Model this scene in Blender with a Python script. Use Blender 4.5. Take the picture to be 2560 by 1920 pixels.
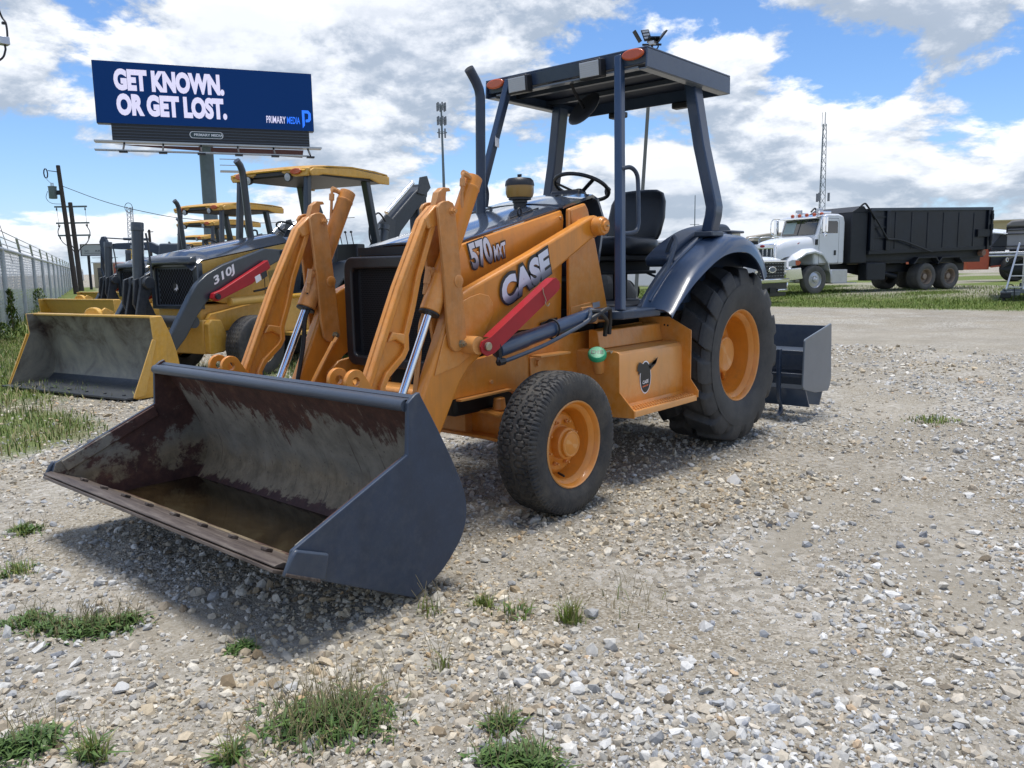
import bpy, math, random
import numpy as np
from mathutils import Vector, Matrix
random.seed(7); rng = np.random.default_rng(7)
for o in list(bpy.data.objects): bpy.data.objects.remove(o)
S = bpy.context.scene
COL = S.collection
R = math.radians
# ------------------------------------------------------------------ camera
yaw, pit, rol = R(220.909), R(-8.236), R(-0.979)
fd = Vector((math.cos(yaw)*math.cos(pit), math.sin(yaw)*math.cos(pit), math.sin(pit)))
rt = Vector((math.sin(yaw), -math.cos(yaw), 0)); up = rt.cross(fd)
rt2 = rt*math.cos(rol)+up*math.sin(rol); up2 = -rt*math.sin(rol)+up*math.cos(rol)
cd = bpy.data.cameras.new('camera'); cam = bpy.data.objects.new('camera', cd); COL.objects.link(cam)
m = Matrix((rt2, up2, -fd)).transposed().to_4x4(); m.translation = (5.5392, 3.3649, 1.3149)
cam.matrix_world = m
cd.sensor_width = 36; cd.sensor_fit = 'HORIZONTAL'; cd.lens = 28.384; cd.clip_end = 8000; cd.clip_start = .05
S.camera = cam
S.render.resolution_x, S.render.resolution_y = 1024, 768
# ------------------------------------------------------------------ sky and sun
SUNV = Vector((-.05, -.035, 1)).normalized()          # towards the sun
W = bpy.data.worlds.new('World'); S.world = W; W.use_nodes = True
nt = W.node_tree; nt.nodes.clear()
def N(t, tree=None, **kw):
    n = (tree or nt).nodes.new(t)
    for k, v in kw.items():
        if k == 'ins':
            for a, b in v.items(): n.inputs[a].default_value = b
        else: setattr(n, k, v)
    return n
def sky_nodes():
    L = nt.links.new
    out = N('ShaderNodeOutputWorld'); bg = N('ShaderNodeBackground'); bg.inputs[1].default_value = .105
    sky = N('ShaderNodeTexSky', sky_type='NISHITA', sun_disc=False)
    sky.sun_elevation = math.asin(SUNV.z); sky.sun_rotation = math.atan2(SUNV.x, SUNV.y)
    sky.air_density = 1.0; sky.dust_density = .4; sky.ozone_density = 1.5
    tc = N('ShaderNodeTexCoord')
    sep = N('ShaderNodeSeparateXYZ'); L(tc.outputs['Generated'], sep.inputs[0])
    def mth(op, a, b=None, c=None):
        n = N('ShaderNodeMath', operation=op)
        for i, v in enumerate((a, b, c)):
            if v is None: continue
            if isinstance(v, (int, float)): n.inputs[i].default_value = v
            else: L(v, n.inputs[i])
        return n.outputs[0]
    def mrange(v, a, b, c=0., d=1.):
        n = N('ShaderNodeMapRange', interpolation_type='SMOOTHSTEP'); L(v, n.inputs[0])
        for i, q in enumerate((a, b, c, d)): n.inputs[i+1].default_value = q
        return n.outputs[0]
    zc = mth('MAXIMUM', sep.outputs[2], 0.0)
    # heaped clouds: the same noise read a little higher up tells lit tops from grey bases
    def vec(dz, k):
        cb = N('ShaderNodeCombineXYZ'); L(mth('MULTIPLY', sep.outputs[0], k), cb.inputs[0]); L(mth('MULTIPLY', sep.outputs[1], k), cb.inputs[1])
        zz = mth('POWER', mth('ADD', zc, .03+dz), .75)
        L(mth('MULTIPLY_ADD', zz, 2.0*k, CLOUD_SEED), cb.inputs[2]); return cb.outputs[0]
    def fbm(v, s, d=10, r=.56):
        n = N('ShaderNodeTexNoise', ins={'Scale': s, 'Detail': d, 'Roughness': r, 'Distortion': .12}); L(v, n.inputs['Vector']); return n.outputs['Fac']
    def dens(dz):
        v = vec(dz, 1.); big = fbm(v, 2.3, 2, .5); fine = fbm(v, 5.2, 11, .60)
        return mth('MULTIPLY_ADD', big, .55, mth('MULTIPLY', fine, .55))
    d0 = dens(0.); d1 = dens(.035); d2 = dens(.012)
    hor = mth('POWER', mth('SUBTRACT', 1.0, zc), 8.0)
    cov = mth('MULTIPLY_ADD', hor, .060, d0)
    mask = mrange(cov, CLOUD_T, CLOUD_T+.042)
    top = mrange(mth('SUBTRACT', d0, d1), -.05, .055)
    edge = mrange(mth('SUBTRACT', d0, d2), -.03, .03)
    thick = mrange(cov, CLOUD_T+.03, CLOUD_T+.16)
    bright = mth('MULTIPLY_ADD', edge, .35, mth('MULTIPLY', top, .65))
    ca = N('ShaderNodeMix', data_type='RGBA'); ca.inputs['A'].default_value = (2.5, 2.95, 3.6, 1); ca.inputs['B'].default_value = (6.5, 6.6, 6.8, 1); L(bright, ca.inputs['Factor'])
    cb2 = N('ShaderNodeMix', data_type='RGBA'); L(ca.outputs['Result'], cb2.inputs['A']); cb2.inputs['B'].default_value = (3.3, 3.7, 4.4, 1); L(mth('MULTIPLY', thick, .34), cb2.inputs['Factor'])
    blue = N('ShaderNodeMix', data_type='RGBA', blend_type='MULTIPLY'); blue.inputs['Factor'].default_value = 1; L(sky.outputs[0], blue.inputs['A']); blue.inputs['B'].default_value = SKYMUL
    hz = N('ShaderNodeMix', data_type='RGBA'); L(mth('MULTIPLY', mth('POWER', mth('SUBTRACT', 1.0, zc), 14.0), .75), hz.inputs['Factor']); L(blue.outputs['Result'], hz.inputs['A']); hz.inputs['B'].default_value = (4.2, 5.0, 6.1, 1)
    mx = N('ShaderNodeMix', data_type='RGBA'); L(mth('MULTIPLY', mask, .96), mx.inputs['Factor']); L(hz.outputs['Result'], mx.inputs['A']); L(cb2.outputs['Result'], mx.inputs['B'])
    L(mx.outputs['Result'], bg.inputs[0]); L(bg.outputs[0], out.inputs[0])
CLOUD_SEED = 9.9; CLOUD_T = .527
SKYMUL = (.52, .70, .93, 1)
sky_nodes()
sd = bpy.data.lights.new('sun', 'SUN'); sd.energy = 2.2; sd.angle = R(20); sd.color = (1, .96, .90)
sun = bpy.data.objects.new('sun', sd); COL.objects.link(sun); sun.rotation_euler = SUNV.to_track_quat('Z', 'Y').to_euler(); sun.location = (0, 0, 40)
S.view_settings.view_transform = 'Standard'; S.view_settings.look = 'None'; S.view_settings.gamma = 1; S.view_settings.use_curve_mapping = False
S.view_settings.exposure = 0.80

# ------------------------------------------------------------------ materials
MATS = {}
def mat(name, col, rough=.5, metal=0., coat=0., var=.0, vscale=6., bump=0., bscale=60., dust=0., dustcol=(.30,.26,.20), spec=.5, dscale=3.5, edge=None, speck=None, streak=0.):
    """one painted / rubber / metal surface: colour variation, fine relief, dust that collects on faces that look up"""
    if name in MATS: return MATS[name]
    M = bpy.data.materials.new(name); M.use_nodes = True; t = M.node_tree; L = t.links.new
    b = t.nodes['Principled BSDF']; b.inputs['Roughness'].default_value = rough; b.inputs['Metallic'].default_value = metal
    b.inputs['Coat Weight'].default_value = coat; b.inputs['Coat Roughness'].default_value = .08; b.inputs['Specular IOR Level'].default_value = spec
    b.inputs['Base Color'].default_value = (*col, 1)
    tc = N('ShaderNodeTexCoord', t)
    if var or dust:
        n = N('ShaderNodeTexNoise', t, ins={'Scale': vscale, 'Detail': 6, 'Roughness': .65}); L(tc.outputs['Object'], n.inputs['Vector'])
        mr = N('ShaderNodeMapRange', t, ins={1: .3, 2: .7, 3: 1-var, 4: 1+var}); L(n.outputs['Fac'], mr.inputs[0])
        mu = N('ShaderNodeMix', t, data_type='RGBA', blend_type='MULTIPLY'); mu.inputs['Factor'].default_value = 1; mu.inputs['A'].default_value = (*col, 1)
        L(mr.outputs[0], mu.inputs['B']); last = mu.outputs['Result']
        if dust:
            n2 = N('ShaderNodeTexNoise', t, ins={'Scale': dscale, 'Detail': 8, 'Roughness': .7}); L(tc.outputs['Object'], n2.inputs['Vector'])
            m2 = N('ShaderNodeMapRange', t, ins={1: .42, 2: .72, 3: 0., 4: dust}); L(n2.outputs['Fac'], m2.inputs[0])
            mx = N('ShaderNodeMix', t, data_type='RGBA'); L(m2.outputs[0], mx.inputs['Factor']); L(last, mx.inputs['A']); mx.inputs['B'].default_value = (*dustcol, 1)
            last = mx.outputs['Result']
            rr = N('ShaderNodeMapRange', t, ins={1: 0., 2: 1., 3: rough, 4: .85}); L(m2.outputs[0], rr.inputs[0]); L(rr.outputs[0], b.inputs['Roughness'])
        if streak:                                   # rain and grease runs
            mp = N('ShaderNodeMapping', t); mp.inputs['Scale'].default_value = (16, 16, 1.6); L(tc.outputs['Object'], mp.inputs[0])
            ns = N('ShaderNodeTexNoise', t, ins={'Scale': 1.5, 'Detail': 7, 'Roughness': .65}); L(mp.outputs[0], ns.inputs['Vector'])
            ms = N('ShaderNodeMapRange', t, ins={1: .48, 2: .74, 3: 0., 4: streak}); L(ns.outputs['Fac'], ms.inputs[0])
            mk = N('ShaderNodeMix', t, data_type='RGBA'); L(ms.outputs[0], mk.inputs['Factor']); L(last, mk.inputs['A']); mk.inputs['B'].default_value = (*[c*.45 for c in dustcol], 1); last = mk.outputs['Result']
        if speck:                                    # chips and scuffs
            n4 = N('ShaderNodeTexNoise', t, ins={'Scale': speck[1], 'Detail': 8, 'Roughness': .75, 'Distortion': .8}); L(tc.outputs['Object'], n4.inputs['Vector'])
            m4 = N('ShaderNodeMapRange', t, ins={1: speck[2], 2: speck[2]+.035, 3: 0., 4: .75}); L(n4.outputs['Fac'], m4.inputs[0])
            mk = N('ShaderNodeMix', t, data_type='RGBA'); L(m4.outputs[0], mk.inputs['Factor']); L(last, mk.inputs['A']); mk.inputs['B'].default_value = (*speck[0], 1); last = mk.outputs['Result']
        if edge:                                     # paint rubbed through along edges
            ge = N('ShaderNodeNewGeometry', t); n5 = N('ShaderNodeTexNoise', t, ins={'Scale': 22, 'Detail': 6, 'Roughness': .7}); L(tc.outputs['Object'], n5.inputs['Vector'])
            ad = N('ShaderNodeMath', t, operation='MULTIPLY_ADD'); L(n5.outputs['Fac'], ad.inputs[0]); ad.inputs[1].default_value = .10; L(ge.outputs['Pointiness'], ad.inputs[2])
            m5 = N('ShaderNodeMapRange', t, ins={1: .585, 2: .625, 3: 0., 4: edge[1]}); L(ad.outputs[0], m5.inputs[0])
            mk = N('ShaderNodeMix', t, data_type='RGBA'); L(m5.outputs[0], mk.inputs['Factor']); L(last, mk.inputs['A']); mk.inputs['B'].default_value = (*edge[0], 1); last = mk.outputs['Result']
        L(last, b.inputs['Base Color'])
    if bump:
        n3 = N('ShaderNodeTexNoise', t, ins={'Scale': bscale, 'Detail': 5, 'Roughness': .6}); L(tc.outputs['Object'], n3.inputs['Vector'])
        bp = N('ShaderNodeBump', t, ins={'Strength': bump, 'Distance': .01}); L(n3.outputs['Fac'], bp.inputs['Height']); L(bp.outputs[0], b.inputs['Normal'])
    MATS[name] = M; return M
def glass(name, col, rough=.05):
    if name in MATS: return MATS[name]
    M = bpy.data.materials.new(name); M.use_nodes = True; b = M.node_tree.nodes['Principled BSDF']
    b.inputs['Base Color'].default_value = (*col, 1); b.inputs['Roughness'].default_value = rough; b.inputs['Specular IOR Level'].default_value = .8
    b.inputs['Coat Weight'].default_value = .5
    MATS[name] = M; return M
ORANGE = mat('orange_paint', (.66, .238, .022), .36, coat=.20, var=.12, vscale=4, bump=.03, bscale=25, dust=.12, dustcol=(.40,.25,.12), dscale=5, edge=((.72,.40,.16), .45), speck=((.20,.085,.03), 34, .70), streak=.22)
ORANGEW = mat('worn_orange_paint', (.56, .212, .034), .45, coat=.1, var=.14, vscale=9, bump=.08, bscale=40, dust=.34, dustcol=(.20,.12,.06), dscale=7, edge=((.60,.33,.14), .5), speck=((.10,.05,.03), 30, .66), streak=.35)
NAVY = mat('dark_blue_grey_paint', (.019, .042, .092), .32, coat=.30, var=.12, vscale=4, bump=.02, bscale=30, dust=.10, dustcol=(.07,.085,.11), edge=((.06,.085,.13), .4), streak=.10)
NAVYM = mat('matt_blue_grey_paint', (.019, .036, .070), .44, coat=.10, var=.2, vscale=10, bump=.05, bscale=80, dust=.14, dustcol=(.042,.054,.072), dscale=9, edge=((.075,.088,.105), .5), speck=((.13,.14,.15), 75, .735), streak=.12)
HOODM = mat('glossy_grey_hood_paint', (.055, .07, .10), .10, coat=1., var=.05, vscale=3)
GOLD = mat('golden_yellow_paint', (.62, .325, .024), .38, coat=.15, var=.12, vscale=4, bump=.04, bscale=20, dust=.26, dustcol=(.34,.22,.09), edge=((.70,.48,.18), .4), speck=((.16,.10,.04), 26, .69), streak=.25)
BLACKP = mat('black_plastic', (.014, .015, .018), .42, var=.2, bump=.1, bscale=90)
BLACKM = mat('black_matt_metal', (.010, .011, .014), .6, var=.2)
VINYL = mat('black_vinyl', (.016, .019, .023), .36, var=.15, bump=.12, bscale=160)
RUBBER = mat('black_rubber_hose', (.012, .013, .015), .5, var=.2)
CHROME = mat('chrome', (.82, .83, .85), .09, 1.)
STEELG = mat('galvanised_steel', (.42, .44, .46), .42, .7, var=.12, vscale=20)
RED = mat('red_paint', (.36, .010, .018), .42, var=.10, vscale=8, dust=.12, dustcol=(.25,.06,.05), spec=.35)
WHITEP = mat('white_paint', (.72, .73, .74), .28, coat=.5, var=.03, vscale=2)
WHITED = mat('white_print', (.78, .78, .80), .5)
BLACKD = mat('black_print', (.012, .013, .016), .4)
GREEN = mat('green_cap', (.03, .40, .18), .4, var=.1)
AMBER = mat('amber_plastic', (.50, .085, .018), .25, coat=.4)
LENS = mat('clear_lamp_lens', (.42, .45, .48), .2, coat=.6)
ZINC = mat('zinc_bolt', (.40, .36, .26), .35, .8, var=.2, vscale=40)
AMBERB = mat('amber_bowl', (.30, .17, .035), .3, coat=.5)
GLASSD = glass('dark_window_glass', (.012, .016, .020))
TRUCKW = mat('white_truck_paint', (.70, .72, .75), .25, coat=.6, var=.03, vscale=2)
BOXBLK = mat('dented_black_steel', (.004, .0075, .0155), .36, coat=.1, var=.45, vscale=1.4, bump=.5, bscale=2.2, dust=.10, dustcol=(.03,.04,.06), dscale=1.3, spec=.35)
DIRTYBLK = mat('dirty_black_chassis', (.008, .011, .017), .55, var=.3, dust=.22, dustcol=(.035,.035,.04))
TYREF = mat('dusty_tyre_rubber', (.026, .027, .029), .70, var=.25, vscale=14, bump=.25, bscale=70, dust=.62, dustcol=(.13, .115, .09), dscale=6, edge=((.14,.125,.10), .55))
TYRER = mat('worn_tyre_rubber', (.026, .028, .031), .62, var=.2, vscale=8, bump=.15, bscale=60, dust=.55, dustcol=(.10, .093, .08), dscale=4, edge=((.11,.105,.095), .6))
TYRET = mat('grey_truck_tyre', (.085, .084, .08), .8, var=.15, dust=.5, dustcol=(.16,.15,.135))
WOOD = mat('weathered_dark_pole_wood', (.030, .025, .022), .9, var=.3, vscale=3)
SIGNB = mat('billboard_blue_screen', (.006, .03, .115), .45, var=.06, vscale=.6)
GREYC = mat('grey_sign_column', (.11, .15, .165), .6, var=.15, vscale=1.5, dust=.2, dustcol=(.12,.13,.13))
TAN = mat('tan_cladding', (.36, .32, .17), .7, var=.06)
GREYG = mat('blade_grey_paint', (.12, .145, .175), .32, coat=.25, var=.08, bump=.04, bscale=20)
ALU = mat('brushed_aluminium', (.55, .56, .58), .35, .8, var=.08)
BEIGE = mat('beige_canvas', (.40, .36, .30), .8, var=.1, vscale=1.5)
ORED = mat('orange_red_paint', (.42, .075, .03), .45, var=.08)
BOATG = mat('grey_boat_panel', (.24, .24, .25), .5, var=.08, vscale=1.2)
BOATC = mat('grey_boat_cover', (.17, .165, .165), .8, var=.1)
FENCEM = mat('fence_paint', (.50, .52, .54), .5, .15, var=.12, vscale=2)

def nodemat(name):
    M = bpy.data.materials.new(name); M.use_nodes = True; return M, M.node_tree, M.node_tree.nodes['Principled BSDF'], M.node_tree.links.new
def ramp(t, stops):
    r = t.nodes.new('ShaderNodeValToRGB'); e = r.color_ramp.elements
    while len(e) > 2: e.remove(e[-1])
    for i, (p, c) in enumerate(stops):
        x = e[i] if i < 2 else e.new(p)
        x.position = p; x.color = (*c, 1)
    return r
def bucket_steel():
    """bare bucket plate: pale dried silt over grey steel, flaking to dark rust along the top and the cheeks"""
    M, t, b, L = nodemat('worn_bucket_steel'); tc = N('ShaderNodeTexCoord', t); P = tc.outputs['Object']
    def noise(s_, d, r, dist=0., vec=None): n = N('ShaderNodeTexNoise', t, ins={'Scale': s_, 'Detail': d, 'Roughness': r, 'Distortion': dist}); L(vec or P, n.inputs['Vector']); return n.outputs['Fac']
    def m(op, a, c=None):
        q = N('ShaderNodeMath', t, operation=op)
        for i, v in enumerate((a, c)):
            if v is None: continue
            if isinstance(v, (int, float)): q.inputs[i].default_value = v
            else: L(v, q.inputs[i])
        return q.outputs[0]
    def rng_(v, a, c, d=0., e=1.): n = N('ShaderNodeMapRange', t, ins={1: a, 2: c, 3: d, 4: e}); L(v, n.inputs[0]); return n.outputs[0]
    def mix(f, a, c):
        n = N('ShaderNodeMix', t, data_type='RGBA')
        for k, q in (('Factor', f), ('A', a), ('B', c)):
            if isinstance(q, tuple): n.inputs[k].default_value = (*q, 1)
            elif isinstance(q, float): n.inputs[k].default_value = q
            else: L(q, n.inputs[k])
        return n.outputs['Result']
    sp = N('ShaderNodeSeparateXYZ', t); L(P, sp.inputs[0]); z = sp.outputs[2]; ay = m('ABSOLUTE', sp.outputs[1])
    mp = N('ShaderNodeMapping', t); mp.inputs['Rotation'].default_value = (.55, 0, 0); mp.inputs['Scale'].default_value = (3, 14, 2.6); L(P, mp.inputs[0])
    streak = noise(1.3, 7, .68, .4, mp.outputs[0])
    silt = ramp(t, [(.3, (.12, .112, .096)), (.48, (.20, .192, .165)), (.68, (.29, .275, .235))]); L(noise(5., 10, .72, .3), silt.inputs[0])
    tan = ramp(t, [(.35, (.15, .118, .074)), (.6, (.28, .225, .145))]); L(noise(9., 8, .7), tan.inputs[0])
    rust = ramp(t, [(.3, (.036, .017, .016)), (.55, (.075, .034, .028)), (.75, (.135, .07, .046))]); L(noise(14., 8, .7), rust.inputs[0])
    col = mix(rng_(m('ADD', z, m('MULTIPLY', m('SUBTRACT', noise(4., 4, .6), .5), .22)), .40, .28), silt.outputs[0], tan.outputs[0])
    # rust towards the top edge and on the side cheeks, in sharp-edged flakes
    bias = m('ADD', m('ADD', rng_(z, .38, .74, -.10, .15), rng_(ay, 1.0, 1.015, 0., .15)), rng_(z, .15, .215, .20, 0.))
    f1 = m('ADD', m('ADD', m('MULTIPLY', noise(2.6, 12, .74, .4), .68), m('MULTIPLY', streak, .32)), bias)
    col = mix(rng_(f1, .545, .585), col, rust.outputs[0])
    # thin dark scratches and splash marks
    mp3 = N('ShaderNodeMapping', t); mp3.inputs['Rotation'].default_value = (.5, 0, 0); mp3.inputs['Scale'].default_value = (5, 40, 3); L(P, mp3.inputs[0])
    col = mix(rng_(noise(1., 6, .7, .2, mp3.outputs[0]), .60, .68, 0., .7), col, (.055, .04, .034))
    col = mix(rng_(noise(38., 3, .6), .64, .70, 0., .6), col, (.06, .045, .038))
    L(col, b.inputs['Base Color']); b.inputs['Roughness'].default_value = .68; b.inputs['Metallic'].default_value = .05
    bp = N('ShaderNodeBump', t, ins={'Strength': .4, 'Distance': .006}); L(m('ADD', noise(40., 6, .7), m('MULTIPLY', f1, -1.5)), bp.inputs['Height']); L(bp.outputs[0], b.inputs['Normal'])
    return M
BSTEEL = bucket_steel()
def edge_steel():
    M, t, b, L = nodemat('scraped_cutting_edge'); tc = N('ShaderNodeTexCoord', t)
    mp = N('ShaderNodeMapping', t); mp.inputs['Scale'].default_value = (26, 3, 10); L(tc.outputs['Object'], mp.inputs[0])
    n1 = N('ShaderNodeTexNoise', t, ins={'Scale': 1.6, 'Detail': 9, 'Roughness': .7}); L(mp.outputs[0], n1.inputs['Vector'])
    rp = ramp(t, [(.3, (.035, .026, .022)), (.45, (.085, .064, .052)), (.58, (.14, .112, .092)), (.75, (.24, .215, .18))])
    L(n1.outputs['Fac'], rp.inputs[0]); L(rp.outputs[0], b.inputs['Base Color']); b.inputs['Roughness'].default_value = .55; b.inputs['Metallic'].default_value = .3
    bp = N('ShaderNodeBump', t, ins={'Strength': .3, 'Distance': .004}); L(n1.outputs['Fac'], bp.inputs['Height']); L(bp.outputs[0], b.inputs['Normal'])
    return M
ESTEEL = edge_steel()
def water_mat():
    M, t, b, L = nodemat('muddy_rain_water'); b.inputs['Base Color'].default_value = (.030, .020, .010, 1); b.inputs['Roughness'].default_value = .06; b.inputs['IOR'].default_value = 1.33
    tc = N('ShaderNodeTexCoord', t); n = N('ShaderNodeTexNoise', t, ins={'Scale': 3.5, 'Detail': 5, 'Roughness': .6, 'Distortion': 1.}); L(tc.outputs['Object'], n.inputs['Vector'])
    rp = ramp(t, [(.35, (.012, .008, .004)), (.55, (.022, .015, .007)), (.72, (.036, .028, .015))]); L(n.outputs['Fac'], rp.inputs[0]); L(rp.outputs[0], b.inputs['Base Color'])
    n2 = N('ShaderNodeTexNoise', t, ins={'Scale': 9, 'Detail': 2}); L(tc.outputs['Object'], n2.inputs['Vector'])
    bp = N('ShaderNodeBump', t, ins={'Strength': .03, 'Distance': .01}); L(n2.outputs['Fac'], bp.inputs['Height']); L(bp.outputs[0], b.inputs['Normal'])
    return M
def chrome_letters():
    M, t, b, L = nodemat('silver_gradient_print'); uv = N('ShaderNodeUVMap', t); sp = N('ShaderNodeSeparateXYZ', t); L(uv.outputs[0], sp.inputs[0])
    rp = ramp(t, [(.0, (.04, .04, .06)), (.22, (.20, .20, .26)), (.42, (.60, .63, .72)), (1., (.70, .74, .84))]); L(sp.outputs[1], rp.inputs[0]); L(rp.outputs[0], b.inputs['Base Color']); b.inputs['Roughness'].default_value = .35
    return M
SILVERL = chrome_letters()

# ------------------------------------------------------------------ mesh helpers: every shape is (verts, faces)
def arr(v): return np.asarray(v, float).reshape(-1, 3)
def join(*ms):
    V = []; F = []; k = 0
    for v, f in ms:
        v = arr(v); V.append(v); F += [tuple(i+k for i in q) for q in f]; k += len(v)
    return np.concatenate(V), F
def box(a, b):
    (x0, y0, z0), (x1, y1, z1) = a, b
    V = [(x0,y0,z0),(x1,y0,z0),(x1,y1,z0),(x0,y1,z0),(x0,y0,z1),(x1,y0,z1),(x1,y1,z1),(x0,y1,z1)]
    return arr(V), [(0,3,2,1),(4,5,6,7),(0,1,5,4),(1,2,6,5),(2,3,7,6),(3,0,4,7)]
def area2(o): return sum(o[i][0]*o[(i+1) % len(o)][1]-o[(i+1) % len(o)][0]*o[i][1] for i in range(len(o)))
AX = {'y': lambda a, b, c: (a, c, b), 'x': lambda a, b, c: (c, a, b), 'z': lambda a, b, c: (a, b, c)}
def prism(o, ax, c0, c1):
    """outline in the plane across axis ax (y: (x,z), x: (y,z), z: (x,y)) drawn out from c0 to c1"""
    f = AX[ax]; n = len(o); o = list(o)
    if area2(o) < 0: o = o[::-1]
    V = [f(a, b, c0) for a, b in o]+[f(a, b, c1) for a, b in o]
    F = [tuple(range(n))[::-1], tuple(range(n, 2*n))]+[(i, (i+1) % n, n+(i+1) % n, n+i) for i in range(n)]
    if (ax == 'y') != (c1 < c0): F = [q[::-1] for q in F]
    return arr(V), F
def ring(o, i, ax, c0, c1):
    """flat ring between two outlines with the same number of points"""
    f = AX[ax]; n = len(o)
    V = [f(a, b, c) for c in (c0, c1) for L in (o, i) for a, b in L]
    F = []
    for k in range(n):
        j = (k+1) % n
        F += [(k, n+k, n+j, j), (2*n+k, 2*n+j, 3*n+j, 3*n+k), (k, j, 2*n+j, 2*n+k), (n+k, 3*n+k, 3*n+j, n+j)]
    return arr(V), F
def circ(c, r, n=20, a0=0, a1=2*math.pi, rb=None):
    full = abs(a1-a0) > 6.28
    return [(c[0]+r*math.cos(a0+(a1-a0)*k/(n if full else n-1)), c[1]+(rb or r)*math.sin(a0+(a1-a0)*k/(n if full else n-1))) for k in range(n)]
def frame(d):
    d = Vector(d).normalized(); u = d.orthogonal().normalized()
    if abs(d.z) < .9: u = d.cross(Vector((0,0,1))).normalized()
    return d, u, d.cross(u).normalized()
def lathe(prof, o, d, n=24, caps=True):
    """prof: (radius, distance along d)"""
    d, u, v = frame(d); o = Vector(o); V = []; F = []
    m = len(prof)
    for k in range(n):
        a = 2*math.pi*k/n; e = u*math.cos(a)+v*math.sin(a)
        V += [tuple(o+d*h+e*max(r, 1e-4)) for r, h in prof]
    for k in range(n):
        j = (k+1) % n
        for i in range(m-1): F.append((k*m+i, j*m+i, j*m+i+1, k*m+i+1))
    if caps and prof[0][0] > 1e-3: F.append(tuple(k*m for k in range(n))[::-1])
    if caps and prof[-1][0] > 1e-3: F.append(tuple(k*m+m-1 for k in range(n)))
    return arr(V), F
def cyl(a, b, r, r2=None, n=16):
    a = Vector(a); b = Vector(b); h = (b-a).length
    return lathe([(r, 0), (r if r2 is None else r2, h)], a, b-a, n)
def tube(pts, r, n=8, closed=False):
    P = [Vector(p) for p in pts]; m = len(P); V = []; F = []
    t0 = (P[1]-P[0]).normalized(); u = t0.orthogonal().normalized()
    for i, p in enumerate(P):
        if closed: t = (P[(i+1) % m]-P[i-1]).normalized()
        else: t = ((P[min(i+1, m-1)]-P[max(i-1, 0)])).normalized()
        u = (u-t*u.dot(t)).normalized(); w = t.cross(u); rr = r[i] if hasattr(r, '__len__') else r
        V += [tuple(p+(u*math.cos(2*math.pi*k/n)+w*math.sin(2*math.pi*k/n))*rr) for k in range(n)]
    for i in range(m if closed else m-1):
        j = (i+1) % m
        for k in range(n): F.append((i*n+k, i*n+(k+1) % n, j*n+(k+1) % n, j*n+k))
    if not closed: F += [tuple(range(n))[::-1], tuple(range((m-1)*n, m*n))]
    return arr(V), F
def smooth(pts, k=6):
    """Catmull-Rom through the points"""
    P = [np.array(p, float) for p in pts]; P = [2*P[0]-P[1]]+P+[2*P[-1]-P[-2]]; out = []
    for i in range(1, len(P)-2):
        for s in range(k):
            t = s/k; a, b, c, d = P[i-1:i+3]
            out.append(.5*((2*b)+(c-a)*t+(2*a-5*b+4*c-d)*t*t+(3*b-a-3*c+d)*t**3))
    out.append(P[-2]); return [tuple(p) for p in out]
def bar(a, b, w, h, upv=(0,0,1)):
    """rectangular bar from a to b, w across, h along upv"""
    a = Vector(a); b = Vector(b); t = (b-a).normalized(); s = t.cross(Vector(upv)).normalized(); q = s.cross(t).normalized()
    V = [tuple(p+s*(w/2*i)+q*(h/2*j)) for p in (a, b) for i, j in ((-1,-1),(1,-1),(1,1),(-1,1))]
    return arr(V), [(0,3,2,1),(4,5,6,7),(0,1,5,4),(1,2,6,5),(2,3,7,6),(3,0,4,7)]
def loft(rows, closed=False):
    m = len(rows[0]); V = [p for r in rows for p in r]; F = []
    for i in range(len(rows)-1):
        for j in range(m if closed else m-1):
            k = (j+1) % m; F.append((i*m+j, i*m+k, (i+1)*m+k, (i+1)*m+j))
    return arr(V), F
def thick(rows, t):
    """a lofted sheet given a real thickness t along its vertex normals"""
    P = np.array(rows, float); du = np.gradient(P, axis=0); dv = np.gradient(P, axis=1); nn = np.cross(du, dv); nn /= np.linalg.norm(nn, axis=2, keepdims=True)+1e-9
    Q = P-nn*t; a, b = P.shape[:2]; V = np.concatenate([P.reshape(-1,3), Q.reshape(-1,3)]); o = a*b; F = []
    for i in range(a-1):
        for j in range(b-1):
            q = (i*b+j, i*b+j+1, (i+1)*b+j+1, (i+1)*b+j); F += [q, tuple(o+k for k in q[::-1])]
    edge = [(0, j) for j in range(b)]+[(i, b-1) for i in range(1, a)]+[(a-1, j) for j in range(b-2, -1, -1)]+[(i, 0) for i in range(a-2, 0, -1)]
    e = [i*b+j for i, j in edge]
    for k in range(len(e)): F.append((e[k], o+e[k], o+e[(k+1) % len(e)], e[(k+1) % len(e)]))
    return V, F
def hexes(w, h, nx, nz, r):
    """a field of small hexagonal openings, each a flat hexagon, the dark inside put into its colour, in the (y,z) plane"""
    out = []; k = 0; V = []; F = []
    for j in range(nz):
        for i in range(nx):
            y = -w/2+(i+.5+(.25 if j % 2 else -.25))*w/nx; z = -h/2+(j+.5)*h/nz
            V += [(0, y+r*math.cos(R(60*q+30)), z+r*math.sin(R(60*q+30))) for q in range(6)]; F.append(tuple(range(k, k+6))); k += 6
    return arr(V), F
def xf(mesh, M):
    v, f = mesh; v = arr(v); M = np.array(M); return v@M[:3,:3].T+M[:3,3], f
def mir(mesh, s):
    if s > 0: return mesh
    v, f = mesh; v = arr(v)*[1,-1,1]; return v, [q[::-1] for q in f]
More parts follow.
